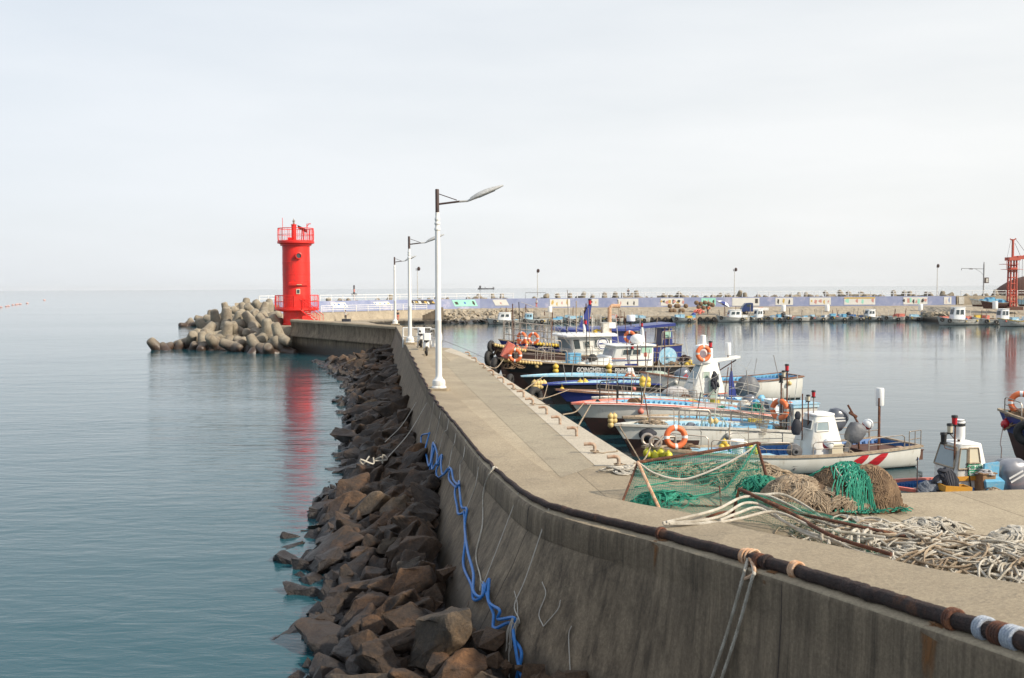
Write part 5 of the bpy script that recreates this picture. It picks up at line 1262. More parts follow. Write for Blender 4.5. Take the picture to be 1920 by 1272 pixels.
# upper dome with a white cylinder, long wing platform
b = MB(); xd = pxx(Dt, 1318, 665); b.lathe([(.42, zt), (.46, zt+.1), (.45, pxz(Dt, 1318, 655)), (.36, pxz(Dt, 1318, 648)), (.15, pxz(Dt, 1318, 645)), (.13, pxz(Dt, 1318, 631)), (.13, pxz(Dt, 1315, 629)), (0, pxz(Dt, 1315, 628))], (xd, 0, 0), 20); b.build('top_dome', 'clean_white', cb)
xw = pxx(Dt, 1384, 674); xw2 = pxx(Dt, 1305, 680); zw = pxz(Dt, 1350, 677)
b = MB(); b.loft([[Vector((xw2, y_, zw-.13)), Vector((xw2, y_, zw)), Vector((xw, y_*.6, zw+.22)), Vector((xw, y_*.6, zw+.12))] for y_ in (-.35, .35)]); b.build('wing_platform', 'white_frp', cb, smooth=False)
b = MB(); b.tube([(pxx(Dt, 1345, 690), 0, zw-.5), (pxx(Dt, 1380, 677), 0, zw+.02)], .03, 5); b.tube([(pxx(Dt, 1348, 687), 0, zw-.1), (pxx(Dt, 1348, 693), 0, zw-.5)], .03, 5); b.build('wing_brace', 'dark_metal', cb)
xq = pxx(Dt, 1365, 665); Dt.radome(xq, 0, pxz(Dt, 1365, 666), pxz(Dt, 1365, 643), .14, zp=zw+.1)
Dt.beacon(pxx(Dt, 1323, 650), s4*.45, pxz(Dt, 1323, 650), 'red', 1.6)
lifebuoy(on(Dt, 1319, 663, s4*.62), .40, Dt.w(0, s4, 0)-Dt.w(0, 0, 0), 'orange lifebuoy strapped high on the white wheelhouse tower', worn=True)
b = MB(); x5 = pxx(Dt, 1325, 715); b.box((x5, s4*.62, pxz(Dt, 1325, 735)), (.42, .10, 1.3), bev=.03); b.build('green_locker', 'grey_green', cb)
Dt.net_heap(x5, s4*.70, .55, .3, .9, 'dark_cloth', 3, z=pxz(Dt, 1325, 735), name='hung_oilskins', n=16, r=.05)
Dt.board(pxx(Dt, 1330, 736), s4*.575, pxz(Dt, 1330, 736), 1.2, .05, 'coral', cb, 'red_band'); Dt.board(pxx(Dt, 1330, 739), s4*.578, pxz(Dt, 1330, 740), 1.2, .05, 'deep_blue', cb, 'blue_band')
Dt.sheeted(pxx(Dt, 1398, 730), 0, pxz(Dt, 1398, 745), 1.25, .95, 1.0, 9, 'grey_cover', tilt=-.25)
b = MB(); xk = pxx(Dt, 1374, 720); zk0, zk1 = pxz(Dt, 1374, 745), pxz(Dt, 1374, 696)
b.loft([[Vector((xk-.2, -.02, zk0)), Vector((xk+.2, -.02, zk0)), Vector((xk+.2, .05, zk0)), Vector((xk-.2, .05, zk0))], [Vector((xk+.0, -.02, zk0+.8)), Vector((xk+.2, -.02, zk0+.8)), Vector((xk+.2, .05, zk0+.8)), Vector((xk, .05, zk0+.8))], [Vector((xk+.04, -.02, zk1)), Vector((xk+.12, -.02, zk1)), Vector((xk+.12, .03, zk1)), Vector((xk+.04, .03, zk1))]]); b.build('folded_sail', 'navy', Dt.e, smooth=False)
Dt.sheeted(pxx(Dt, 1262, 738), s4*.2, pxz(Dt, 1262, 745), 1.35, .7, .5, 14, 'foam_grey', 'foam_bundle')
Dt.longrail(.45, .85, s4, .4, 7); Dt.hatch(1.6, 0, 1.6, 1.2, .25, 'blue_paint'); Dt.net_heap(-.2, 0, .9, 1.0, .5, 'brown_rope', 5, n=20)
Dt.winch(pxx(Dt, 1285, 748, s4*.8), s4*.8, pxz(Dt, 1285, 750, s4*.8), .26, 'rust', (.6, s4*.8, 0))
floats([on(Dt, 1205+9*(k % 2), 713+8*(k//2), 0) for k in range(4)], .16, 'yellow', 'clump of four yellow floats on a pole amidships of the blue boats')
# stern of the big pale boat behind it
E0 = Boat('fishing_boat', 'cream boat with brown rail whose stern shows behind the blade and covered motor', W(1200, 752, 49), W(1484, 744, 51), zb=1.5, zm=1.0, zs=1.15, beam=2.6, group=GB, rail='brown_rail', hull='white_frp', inside='blue_paint', deck='blue_paint')
E0.pole(pxx(E0, 1436, 740), 0, E0.zd(.1), pxz(E0, 1436, 723), 'rust', .04); E0.hatch(pxx(E0, 1440, 742), 0, 1.0, 1.2, .3, 'deep_blue', 'tarp'); 
E0.outboard(pxx(E0, 1338, 722), 0, pxz(E0, 1338, 722), 1.1, .4)

# --- E: blue boat with cream floats at its bow ------------------------------------------
Eb = Boat('fishing_boat', 'blue boat with a dark blue rail, cream floats heaped on its bow tip', W(1008, 722, 48), W(1365, 728, 51.5), zm=.90, beam=2.4, group=GB, rail='navy', hull='black_paint', bottom_bow_shade='black_paint', inside='light_blue', deck='light_blue', fore='light_blue')
s5 = near_side(Eb)
floats([on(Eb, 1002+6*(k % 4), 719+6*(k//4), 0) for k in range(7)], .15, 'rope_yellow', 'seven cream floats heaped on the bow tip of the blue boat')
floats([on(Eb, 1088, 720, 0), on(Eb, 1097, 719, 0)], .19, 'yellow', 'pair of round yellow floats on the rail of the blue boats, left of the tyre')
Eb.longrail(.25, .8, s5, .35, 9, rows=(1.0,)); Eb.hatch(1.0, 0, 2.0, 1.0, .2, 'coral', 'net_cover')
Eb.outboard(pxx(Eb, 1280, 712), 0, pxz(Eb, 1274, 710), 1.35, .35, 'cowl_grey', 'red')
Eb.net_heap(pxx(Eb, 1290, 716), .2, 1.2, 1.0, .5, 'green_net_rope', 31, n=18)
tyre(on(Eb, 1035, 745, s5*.9)+Vector((-.8, 0, 0)), .5, (.6, -.5, 0.1), 'big dark tyre hanging under the bow of the blue boat next to the quay')
# --- F: light blue boat -----------------------------------------------------------------
Fb = Boat('fishing_boat', 'low light blue boat with black tyre and white fin, beside the black-hulled boat', W(977, 706, 51.5), W(1310, 716, 55), zm=.92, beam=2.3, group=GB, rail='light_blue', hull='black_paint', inside='blue_paint', deck='blue_paint', fore='light_blue', forelen=.6)
s6 = near_side(Fb)
tyre(on(Fb, 1145, 717, s6*.9), .30, (.2, s6*-1, .1), 'black tyre standing on the rail of the light blue boat'); tyre(on(Fb, 1232, 712, 0), .33, (.2, s6*-1, .1), 'black tyre beside the tilted outboard motor of the blue boats')
tyre(on(Fb, 975, 712, 0)+Vector((-.5, 0, -.1)), .40, (1, -.3, 0), 'dark tyre hung off the bow of the light blue boat at the quay edge')
b = MB(); xk = pxx(Fb, 1186, 712); b.loft([[Vector((xk-.3, -.06, pxz(Fb, 1190, 718))), Vector((xk+.2, -.06, pxz(Fb, 1190, 718))), Vector((xk+.2, .06, pxz(Fb, 1190, 718))), Vector((xk-.3, .06, pxz(Fb, 1190, 718)))], [Vector((xk+.0, -.05, pxz(Fb, 1180, 690))), Vector((xk+.3, -.05, pxz(Fb, 1180, 690))), Vector((xk+.3, .05, pxz(Fb, 1180, 690))), Vector((xk+.0, .05, pxz(Fb, 1180, 690)))]]); b.build('white_fin', 'clean_white', Fb.e, smooth=False)
lifebuoy(on(Fb, 1181, 709, s6*.3), .30, Fb.w(.7, s6, 0)-Fb.w(0, 0, 0), 'dull orange lifebuoy beside the small white fin of the light blue boat', worn=True)
Fb.sheeted(pxx(Fb, 1225, 702), 0, pxz(Fb, 1225, 708), 1.7, .9, .35, 22, 'grey_green', 'net_pile'); Fb.hatch(.8, 0, 1.8, 1.0, .2, 'light_blue'); Fb.longrail(.35, .7, s6, .3, 6, rows=(1.0,))
floats([on(Fb, 1062, 713, 0), on(Fb, 1067, 718, 0)], .15, 'rope_yellow', 'two pale floats tied near the bow of the light blue boat')

# --- G: black-hulled boat with white wheelhouse and lettering ------------------------------
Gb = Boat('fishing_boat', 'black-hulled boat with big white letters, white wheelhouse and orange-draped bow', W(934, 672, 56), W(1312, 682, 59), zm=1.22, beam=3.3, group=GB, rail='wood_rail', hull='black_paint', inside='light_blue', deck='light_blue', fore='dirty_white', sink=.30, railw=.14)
s7 = near_side(Gb)
xa, xb_ = pxx(Gb, 1225, 680, s7*.9), pxx(Gb, 1148, 680, s7*.9)
z0 = Gb.zd(.4); zt = pxz(Gb, 1190, 649, s7*.9)
cb, spg = Gb.cabin(min(xa, xb_), max(xa, xb_), 2.0, z0, zt-z0, taper=.93, slope=.10, over=.16, wins=[(.34, .55, .62, .86, s7), (.57, .80, .62, .86, s7), (.06, .94, .55, .9, 'f', 'pale_window')], name='wheelhouse')
Gb.cabin(max(xa, xb_)-.05, max(xa, xb_)+1.5, 2.0, z0, (zt-z0)*.55, taper=.85, slope=.75, over=.0, name='front_house')
Gb.board((xa+xb_)/2+.1, s7*1.02, z0+(zt-z0)*.42, abs(xa-xb_)*.98, .035, 'navy', cb, 'blue_line'); Gb.board((xa+xb_)/2+.9, s7*1.02, z0+(zt-z0)*.50, .9, .03, 'coral', cb, 'red_line')
Gb.board(min(xa, xb_)+.42, s7*.965, z0+(zt-z0)*.82, .62, .3, 'green_sign', cb, 'sign'); Gb.board(min(xa, xb_)+.5, s7*.98, z0+(zt-z0)*.64, .16, .22, 'coral', cb, 'sign')
o = Gb.board(pxx(Gb, 1184, 688, s7*1.1), s7*1.12, pxz(Gb, 1184, 687, s7*1.1), .8, .28, 'navy', cb, 'name_board')
Gb.radome(pxx(Gb, 1195, 640), -.3, zt+.1, zt+.5, .2); b = MB(); b.ball((pxx(Gb, 1190, 640), .4, zt+.35), .42, 12, (1, 1, .75)); b.build('radar_dome', 'clean_white', cb)
Gb.pole((xa+xb_)/2-.9, .4, zt, zt+1.1, 'clean_white', .06, lean=(.15, 0)); Gb.beacon((xa+xb_)/2-.75, .4, zt+1.1, 'red', 1.4); Gb.beacon(pxx(Gb, 1174, 650), s7*1.0, pxz(Gb, 1174, 652), 'red', 1.6)
lifebuoy(on(Gb, 1181, 632, 0), .38, Gb.w(.8, s7, 0)-Gb.w(0, 0, 0), 'orange lifebuoy standing on the roof of the white wheelhouse of the black boat')
hull_text(Gb, 'GOINGMERRY', 1109, .24, .37, 'text_white', .74, .012); hull_text(Gb, 'FISHING', 1164, .24, .35, 'text_white', .62, .010)
floats([Gb.w(*(Gb.edge(.985-.0125*k, s7, .12)+Vector((0, 0, -.08)))) for k in range(14)], .105, 'rope_yellow', 'long row of small cream floats under the bow rail of the black boat', sc_=(1, 1, .9))
for px in (1042, 1142): floats([on(Gb, px, 688+8*k, s7*1.75) for k in range(3)], .17, 'yellow', 'vertical bunch of yellow floats on the black hull, ' + ('left of the white lettering' if px < 1100 else 'between the two words of the lettering'), sc_=(1, 1, .9))
floats([on(Gb, 1288+6*k, 685-(k % 2)*5, s7*.9) for k in range(5)]+[on(Gb, 1290+6*k, 691, s7*.95) for k in range(3)], .16, 'yellow', 'double row of yellow floats at the stern of the black boat')
lifebuoy(on(Gb, 966, 667, s7*.9), .40, (-.25, -1, .1), 'bright orange lifebuoy at the bow of the black boat, largest of the far cluster')
lifebuoy(on(Gb, 950, 661, s7*.2), .36, (-.7, -.7, .2), 'orange lifebuoy leaning in the tangle of pink gear at the black boat bow')
b = MB(); c = on(Gb, 952, 657, s7*.4); b.box((0, 0, 0), (.5, .3, .9), Matrix.Rotation(.5, 3, 'Y'), bev=.1); o = b.build('life_vest', 'coral'); o.location = c; tag(o, 'pink-red life vest bundle leaning on the bow rail of the black boat', 'life vest')
for a, c in ((.30, .40), (.20, .29), (.41, .46)): Gb.urail(a*Gb.L, c*Gb.L, s7, .75); Gb.urail(a*Gb.L, c*Gb.L, -s7, .75)
Gb.longrail(.48, .70, s7, .45, 8); Gb.longrail(.03, .25, s7, .5, 6); Gb.longrail(.03, .25, -s7, .6, 6)
Gb.hatch(pxx(Gb, 1100, 680), 0, 1.4, 1.2, .35, 'light_blue'); Gb.hatch(pxx(Gb, 1075, 672), 0, .7, .8, .9, 'blue_paint', 'blue_locker'); Gb.hatch(pxx(Gb, 1125, 680), .2, .9, .9, .5, 'light_blue')
Gb.sheeted(pxx(Gb, 1108, 672), .3, pxz(Gb, 1108, 680), .6, .5, .5, 17, 'rubber', 'black_bundle')
Gb.net_heap(pxx(Gb, 965, 668), 0, 1.7, 1.6, .5, 'brown_rope', 41, n=24, r=.03); Gb.net_heap(pxx(Gb, 1250, 682), 0, 1.6, 1.8, .6, 'brown_rope', 42, n=24, r=.03); Gb.net_heap(pxx(Gb, 1285, 680), 0, 1.0, 1.6, .7, 'dark_metal', 43, n=14, r=.03)
b = MB(); b.lathe([(.55, -.05), (.55, 0), (.10, .02), (.10, .1), (.07, .12), (0, .12)], (pxx(Gb, 1245, 668), s7*.6, pxz(Gb, 1245, 668)), 22, (0, s7, 0)); b.build('round_reel', 'light_blue', Gb.e)
for px, top in ((1303, 0), ): Gb.pole(pxx(Gb, 1303, 640), .2, Gb.zd(.02), pxz(Gb, 1302, 590), 'wood_rail', .05)
for px, top in ((1180, 645), (1195, 620), (1230, 612)): Gb.pole(pxx(Gb, px, 660), s7*1.3, Gb.zd(.3), pxz(Gb, px, top), 'rust', .028, 'fishing_rod')
tyre(on(Gb, 930, 683, 0)+Vector((0, 0, -.1)), .52, (1, -.35, 0), 'long black tyre hanging upright under the bow of the black boat')

# --- H: white-cabin boat behind the black one -------------------------------------------
Hb = Boat('fishing_boat', 'dark boat behind the black one with a white five-windowed cabin and slanting windscreen', W(921, 655, 61), W(1190, 668, 64), zb=2.3, zm=1.5, zs=1.5, beam=3.2, group=GB, rail='wood_rail', hull='antifoul', inside='light_blue', deck='light_blue', fore='dark_wood', sink=.3)
s8 = near_side(Hb)
xa, xb_ = pxx(Hb, 1146, 668, s8), pxx(Hb, 1072, 668, s8); z0 = Hb.zd(.4); zt = pxz(Hb, 1110, 631, s8)
cb, sp8 = Hb.cabin(min(xa, xb_), max(xa, xb_), 2.4, z0, zt-z0, taper=.95, slope=-.06, over=.30, roofh=.18, name='wheelhouse', wins=[(.06, .28, .50, .86, s8), (.32, .44, .50, .86, s8), (.56, .70, .50, .80, s8), (.80, .96, .45, .88, s8), (.06, .94, .45, .88, 'f', 'pale_window')])
Hb.cabin(min(xa, xb_)-1.6, min(xa, xb_), 2.0, z0, (zt-z0)*.55, taper=.9, slope=.0, over=.02, name='aft_house', m='dirty_white')
b = MB(); b.lathe([(.42, 0), (.42, .01)], (min(xa, xb_)+.65, s8*1.19, z0+(zt-z0)*.68), 22, (0, s8, 0)); b.build('round_emblem', 'clean_white', cb); b = MB(); b.torus((min(xa, xb_)+.65, s8*1.20, z0+(zt-z0)*.68), .33, .025, (0, 1, 0), 22, 5); b.box((min(xa, xb_)+.65, s8*1.215, z0+(zt-z0)*.68), (.5, .02, .08)); b.build('emblem_ring', 'navy', cb)
xs = pxx(Hb, 1143, 600, 0); b = MB(); b.tube([(xs, 0, zt+.1), (xs, 0, pxz(Hb, 1143, 578)), (xs-.15, 0, pxz(Hb, 1146, 574)), (xs-.7, 0, pxz(Hb, 1155, 574))], .13, 10); b.build('exhaust_pipe', 'orange_rust', Hb.e)
Hb.hatch(xs+.1, 0, .8, .6, .35, 'clean_white', 'roof_box', z=zt+.45); Hb.hatch(pxx(Hb, 1131, 620), .3, .45, .4, .7, 'dirty_white', 'roof_box', z=zt+.1)
Hb.pole(pxx(Hb, 1091, 625), s8*.6, zt+.1, zt+.75, 'clean_white', .07, lean=(.12, 0)); Hb.beacon(pxx(Hb, 1091, 620), s8*.6, zt+.75, 'red', 1.8); Hb.net_heap(pxx(Hb, 1122, 620), 0, .8, .5, .2, 'yellow', 55, z=zt+.12, n=6, r=.05)
b = MB(); x_ = pxx(Hb, 1110, 610); b.tube([(x_, 0, zt), (x_, 0, zt+1.3), (x_-.6, 0, zt+1.3), (x_-.6, 0, zt)], .035, 5)
for k in range(5): b.tube([(x_-.1*k-.1, 0, zt+.3), (x_-.1*k-.1, 0, zt+1.3)], .015, 4)
b.build('roof_rack', 'dirty_white', Hb.e)
for a, c in ((.18, .27), (.08, .16), (.28, .37)): Hb.urail(a*Hb.L, c*Hb.L, s8, .8, mid=False)
Hb.longrail(.05, .42, s8, .6, 8); Hb.net_heap(Hb.L*.40, 0, 1.6, 1.4, .6, 'brown_rope', 61, n=22, r=.03)
Hb.sheeted(pxx(Hb, 1052, 662), 0, z0, 2.2, 1.6, .45, 33, 'dark_cloth', 'net_pile')
floats([Hb.w(*(Hb.edge(.98-.014*k, s8, .12)+Vector((0, 0, -.08)))) for k in range(13)], .10, 'rope_yellow', 'row of small cream floats along the bow of the dark boat behind the black one')
b = MB(); c = on(Hb, 1075, 672, s8*1.2); 
tyre(on(Hb, 917, 672, 0), .50, (1, -.4, 0), 'big black tyre at the bow tip of the dark boat, against the pale water'); tyre(on(Hb, 921, 650, 0), .38, (1, -.5, 0), 'smaller black tyre at the very top of the bow cluster')
for px in (1000, 978): lifebuoy(on(Hb, px, 634 if px < 990 else 635, 0), .40, (-.3 if px > 990 else -.9, -1, .1), 'orange lifebuoy on the tall bow rail behind, ' + ('left, turned sideways' if px < 990 else 'right, facing the camera'))
lifebuoy(on(Hb, 979, 647, 0), .38, (-.1, -1, .5), 'faded pink lifebuoy lying in the gear below the two tall-rail lifebuoys', worn=True)

# --- I: navy and white big boat farthest in the near cluster ------------------------------
Ib = Boat('fishing_boat', 'large navy-blue boat with a slanting navy mast, farthest of the near cluster', W(935, 645, 67), W(1262, 655, 70), zb=2.2, zm=1.6, zs=1.7, beam=3.6, group=GB, rail='wood_rail', hull='navy', inside='deep_blue', deck='blue_paint', fore='dark_wood', sink=.3)
s9 = near_side(Ib)
Ib.longrail(.72, .97, s9, 1.3, 7, r=.03, rows=(1.0, .66, .33)); Ib.longrail(.72, .97, -s9, 1.3, 7, r=.03, rows=(1.0, .66, .33))
xa, xb_ = pxx(Ib, 1175, 660), pxx(Ib, 1062, 660); z0 = Ib.zd(.4); zt = pxz(Ib, 1100, 620)
Ib.cabin(min(xa, xb_), max(xa, xb_), 2.8, z0, zt-z0, m='navy', taper=.96, slope=-.06, over=.35, roofh=.25, roof='navy', name='wheelhouse', wins=[(.84, .97, .5, .85, s9, 'pale_window'), (.06, .94, .5, .88, 'f', 'pale_window'), (.6, .75, .5, .8, s9)])
b = MB(); xm, xm2 = pxx(Ib, 1093, 605), pxx(Ib, 1106, 570); zm_, zm2 = zt+.2, pxz(Ib, 1106, 571)
b.loft([[Vector((xm+.35, -.16, zm_)), Vector((xm-.35, -.16, zm_)), Vector((xm-.35, .16, zm_)), Vector((xm+.35, .16, zm_))], [Vector((xm2+.12, -.08, zm2)), Vector((xm2-.12, -.08, zm2)), Vector((xm2-.12, .08, zm2)), Vector((xm2+.12, .08, zm2))]]); b.build('mast', 'navy', Ib.e, smooth=False)
Ib.beacon(xm2, 0, zm2, 'red', 2.2)
for k in (.55, .7, .85): Ib.pole(xm+(xm2-xm)*k+.2, 0, zm_+(zm2-zm_)*k-.1, zm_+(zm2-zm_)*k+.3, 'dark_metal', .04, 'mast_step')
b = MB(); x0_, x1_ = pxx(Ib, 1170, 612), pxx(Ib, 1252, 606); zr = pxz(Ib, 1210, 612); b.loft([[Vector((x0_, y_, zr-.15)), Vector((x0_, y_, zr)), Vector((x1_, y_, zr+.25)), Vector((x1_, y_, zr+.05))] for y_ in (-1.4, 1.4)]); b.build('awning', 'navy', Ib.e, smooth=False)
for xx in (x0_-.3, x1_+.4): Ib.pole(xx, 1.2, z0, zr+.1, 'steel', .05, 'awning_post'); Ib.pole(xx, -1.2, z0, zr+.1, 'steel', .05, 'awning_post')
xd0, xd1 = pxx(Ib, 1229, 640), pxx(Ib, 1250, 640); b = MB(); b.box(((xd0+xd1)/2, s9*.6, (z0+pxz(Ib, 1240, 615))/2), (abs(xd0-xd1), 1.2, pxz(Ib, 1240, 615)-z0), taper=.9, bev=.1); b.build('engine_casing', 'navy', Ib.e, smooth=False); Ib.board((xd0+xd1)/2, s9*1.23, pxz(Ib, 1241, 626), .45, .4, 'green_sign', name='sign')
Ib.radome(pxx(Ib, 1183, 600), 0, pxz(Ib, 1183, 603), pxz(Ib, 1183, 591), .3, zp=zr)
Ib.urail(-.46*Ib.L, -.38*Ib.L, s9, 1.0, r=.04); Ib.hatch(pxx(Ib, 1170, 640), s9*1.3, 1.0, .1, .9, 'dark_wood', 'slatted_door', z=zt-1.0)
Ib.net_heap(Ib.L*.38, 0, 1.8, 1.6, .6, 'brown_rope', 71, n=20, r=.035); Ib.net_heap(Ib.L*.15, 0, 2.2, 1.8, .4, 'dark_metal', 72, n=20, r=.035)
floats([Ib.w(*(Ib.edge(.86-.016*k, s9, .1)+Vector((0, 0, .02)))) for k in range(11)], .12, 'yellow', 'yellow floats in a row along the rail of the farthest navy boat')

MT['crate_orange'] = mat('crate_orange', (0.62, 0.30, 0.03), (0.50, 0.24, 0.04), 0.5, 9, .7)
# --- K: small boat at the quay with the sign-bearing wheelhouse ----------------------------
Kb = Boat('fishing_boat', 'small boat close under the quay, white wheelhouse with a green number board', W(1640, 902, 22.6), W(1935, 905, 23.2), zb=1.15, zm=1.0, zs=1.0, beam=2.0, group=GB, rail='coral', inside='deep_blue', deck='blue_paint', fore='blue_paint', sink=.5, forelen=.9)
k_ = near_side(Kb)
xa, xb_ = pxx(Kb, 1854, 890, k_*.4), pxx(Kb, 1790, 890, k_*.4); z0 = pxz(Kb, 1800, 898, k_*.4); zt = pxz(Kb, 1800, 836, k_*.4)
cb, spk = Kb.cabin(min(xa, xb_), max(xa, xb_), .95, z0-.2, zt-z0+.2, taper=.78, slope=.15, back=.16, over=.01, roofh=.03, wins=[(.24, .62, .58, .93, k_, 'cream_board'), (.08, .92, .45, .93, 'f', 'pale_window'), (.68, .96, .45, .92, k_, 'pale_window')], name='wheelhouse', trim='wood_rail')
P = [spk(.22, .28, k_, .02), spk(.66, .28, k_, .02), spk(.66, .55, k_, .02), spk(.22, .55, k_, .02)]
b = MB(); b.sheet(P, .02, Vector((0, k_, 0))); gs = b.build('number_board', 'sign_green_dark', cb, smooth=False)
b = MB()
c = sum(P, Vector())/4; ex = (P[1]-P[0]).normalized(); ey = (P[3]-P[0]).normalized()
if proj(Kb.Mw @ (c+ex))[0] < proj(Kb.Mw @ c)[0]: ex = -ex
ez = ex.cross(ey).normalized(); wd_ = (P[1]-P[0]).length; hd_ = (P[3]-P[0]).length
for q in (.26, -.24):
    cc = c+ey*hd_*q+ez*.026; b.box(cc, (wd_*.86, hd_*.36, .006), Matrix((ex, ez.cross(ex), ez)).transposed())
b.build('board_panel', 'white', gs, smooth=False)
Rm = Matrix((ex, ez.cross(ex), ez)).transposed()
text('lettering', '9908-6569', .10, 'sign_green_dark', gs, c+ey*hd_*.26+ez*.034, Rm.to_euler(), sx=.95, bold=.003); text('lettering', '2.99톤 나용', .095, 'sign_green_dark', gs, c-ey*hd_*.24+ez*.034, Rm.to_euler(), sx=.85, bold=.003)
Kb.board((xa+xb_)/2, k_*.50, z0+.02, abs(xa-xb_), .10, 'crate_orange', cb, 'yellow_base')
Kb.radome(pxx(Kb, 1798, 810), 0, pxz(Kb, 1798, 823), pxz(Kb, 1798, 787), .135, zp=zt)
b = MB(); x_ = pxx(Kb, 1798, 790); zt2 = pxz(Kb, 1798, 793); b.lathe([(.14, zt2-.07), (.145, zt2-.02), (.14, zt2+.0)], (x_, 0, 0), 18); b.torus((x_, 0, zt2+.06), .13, .008, n=18, k=5); b.build('reflector_strap', 'black', Kb.e)
xm = pxx(Kb, 1772, 850); Kb.pole(xm, k_*.35, z0-.3, pxz(Kb, 1774, 792), 'rust', .02, lean=(-.02, 0)); zt3 = pxz(Kb, 1774, 792); Kb.beacon(xm, k_*.35, zt3, 'red', 1.2); zb2 = pxz(Kb, 1766, 807); Kb.beacon(xm+.11, k_*.35, zb2, 'cream_board', 1.2); zb3 = pxz(Kb, 1755, 825); Kb.beacon(xm+.26, k_*.35, zb3, 'black', 1.3)
b = MB(); b.tube([(xm+.11, k_*.35, zb2-.03), (xm, k_*.35, zb2-.15)], .01, 5); b.tube([(xm+.26, k_*.35, zb3-.03), (xm+.22, k_*.35, zb3-.14), (xm, k_*.35, zb3-.2)], .01, 5); b.build('lamp_bracket', 'rust', Kb.e)
Kb.outboard(pxx(Kb, 1897, 893, k_*.5), k_*.5, pxz(Kb, 1897, 895, k_*.5), 1.12, .12, 'cowl_silver', 'text_white'); Kb.outboard(pxx(Kb, 1882, 893, 0), k_*.1, pxz(Kb, 1882, 893, 0), 1.15, .05, 'cowl_grey')
x_ = pxx(Kb, 1858, 890, k_*.6); z_ = pxz(Kb, 1858, 893, k_*.6)
b = MB(); b.loft([[Vector((x_-.20, k_*.55, z_+.32)), Vector((x_+.16, k_*.55, z_+.28)), Vector((x_+.16, k_*.62, z_+.28)), Vector((x_-.20, k_*.62, z_+.32))], [Vector((x_-.17, k_*.55, z_+.0)), Vector((x_+.20, k_*.55, z_+.0)), Vector((x_+.20, k_*.64, z_)), Vector((x_-.17, k_*.64, z_))], [Vector((x_-.18, k_*.45, z_-.08)), Vector((x_+.28, k_*.45, z_-.08)), Vector((x_+.28, k_*.85, z_-.08)), Vector((x_-.18, k_*.85, z_-.08))], [Vector((x_-.14, k_*.5, z_-.5)), Vector((x_+.2, k_*.5, z_-.5)), Vector((x_+.2, k_*.8, z_-.5)), Vector((x_-.14, k_*.8, z_-.5))]])
o = b.build('plastic_seat', 'blue_paint', Kb.e)
Kb.net_heap(pxx(Kb, 1745, 905, k_*.7), k_*.6, .85, .6, .34, 'grey_cloth', 3, z=z0-.42, name='cloth_heap', n=16, r=.055); Kb.net_heap(pxx(Kb, 1777, 890, k_*.8), k_*.7, .7, .4, .5, 'dark_cloth', 8, z=z0-.25, name='oilskin_heap', n=14, r=.05); Kb.net_heap(pxx(Kb, 1795, 905, k_*.9), k_*.9, .5, .3, .14, 'green_net_rope', 9, z=z0-.33, n=8, r=.02)
for i_, (px_, mm) in enumerate(((1790, 'yellow'),)):
    b = MB(); c = on(Kb, 1790, 912, k_*.9); 
    for a_, d_, s_ in (((0, 0, -.10), (.62, .36, .03), 0), ((0, .17, -.04), (.62, .03, .13), 0), ((0, -.17, -.04), (.62, .03, .13), 0), ((.3, 0, -.04), (.03, .34, .13), 0), ((-.3, 0, -.04), (.03, .34, .13), 0)): b.box(a_, d_)
    e = b.build('fish_crate', 'crate_orange', smooth=False); e.location = c; e.rotation_euler = (0, .08, .1); tag(e, 'yellow-orange plastic fish crate below the green number board', 'crate')
Kb.hatch(pxx(Kb, 1842, 905, k_*.5), k_*.6, .35, .3, .5, 'wood', 'timber_box', z=z0-.35); Kb.net_heap(pxx(Kb, 1850, 915, k_*.7), k_*.9, .5, .35, .12, 'tan_rope', 81, z=z0-.25, n=8, r=.014)
Kb.net_heap(pxx(Kb, 1842, 897, k_*.5), k_*.62, .4, .3, .1, 'foam_grey', 82, z=z0+.12, n=8, r=.02)
b = MB(); x_ = pxx(Kb, 1715, 905, k_*.8); b.tube([(x_, k_*.9, pxz(Kb, 1693, 858, k_*.9)), (x_, k_*.9, z0-.3)], .012, 5); b.box((x_, k_*.9, z0-.35), (.2, .04, .3)); b.build('shovel', 'dark_metal', Kb.e)
# --- J: navy boat at the right edge, bow towards the left --------------------------------
Jb = Boat('fishing_boat', 'navy-hulled boat entering the frame at the right edge, red ball buoy under its bow', W(1873, 772, 33), W(2350, 872, 27), zb=1.55, zm=1.15, zs=1.1, beam=2.4, group=GB, rail='wood_rail', hull='navy', inside='blue_paint', deck='light_blue')
kj = near_side(Jb)
Jb.urail(.35*Jb.L, .46*Jb.L, kj, .5); Jb.urail(.28*Jb.L, .40*Jb.L, -kj, .5); Jb.net_heap(Jb.L*.38, 0, 1.2, .9, .25, 'brown_rope', 91, z=Jb.zg(.9)-.05, n=16)
lifebuoy(on(Jb, 1915, 756, 0), .40, (-.55, -1, .1), 'dark orange lifebuoy cut by the right edge of the frame, on the navy bow')
floats([on(Jb, 1886, 796, kj*.2)], .16, 'red', 'single dark red ball buoy hanging under the navy bow at the right edge', 'ball buoys', cat='ball buoy')
tyre(on(Jb, 1926, 812, kj*.7), .40, (-.6, -.7, 0), 'black tyre hanging on the navy hull at the right edge')
Db = Boat('dinghy', 'low black dinghy at the right edge below the navy boat', W(1872, 842, 26.0), W(2200, 858, 24.6), zb=.62, zm=.55, zs=.5, beam=1.5, cat='dinghy', rail='black_paint', hull='black_paint', inside='antifoul', deck='black_paint', fore='black_paint', rake=.03, bowfull=6)
rope([on(Jb, 1882, 795, 0), W(1876, 830, 29), W(1878, 845, 26), Db.w(Db.L*.49, 0, .6)], .014, 'dark_metal', 'thin dark line from the navy bow down to the black dinghy')

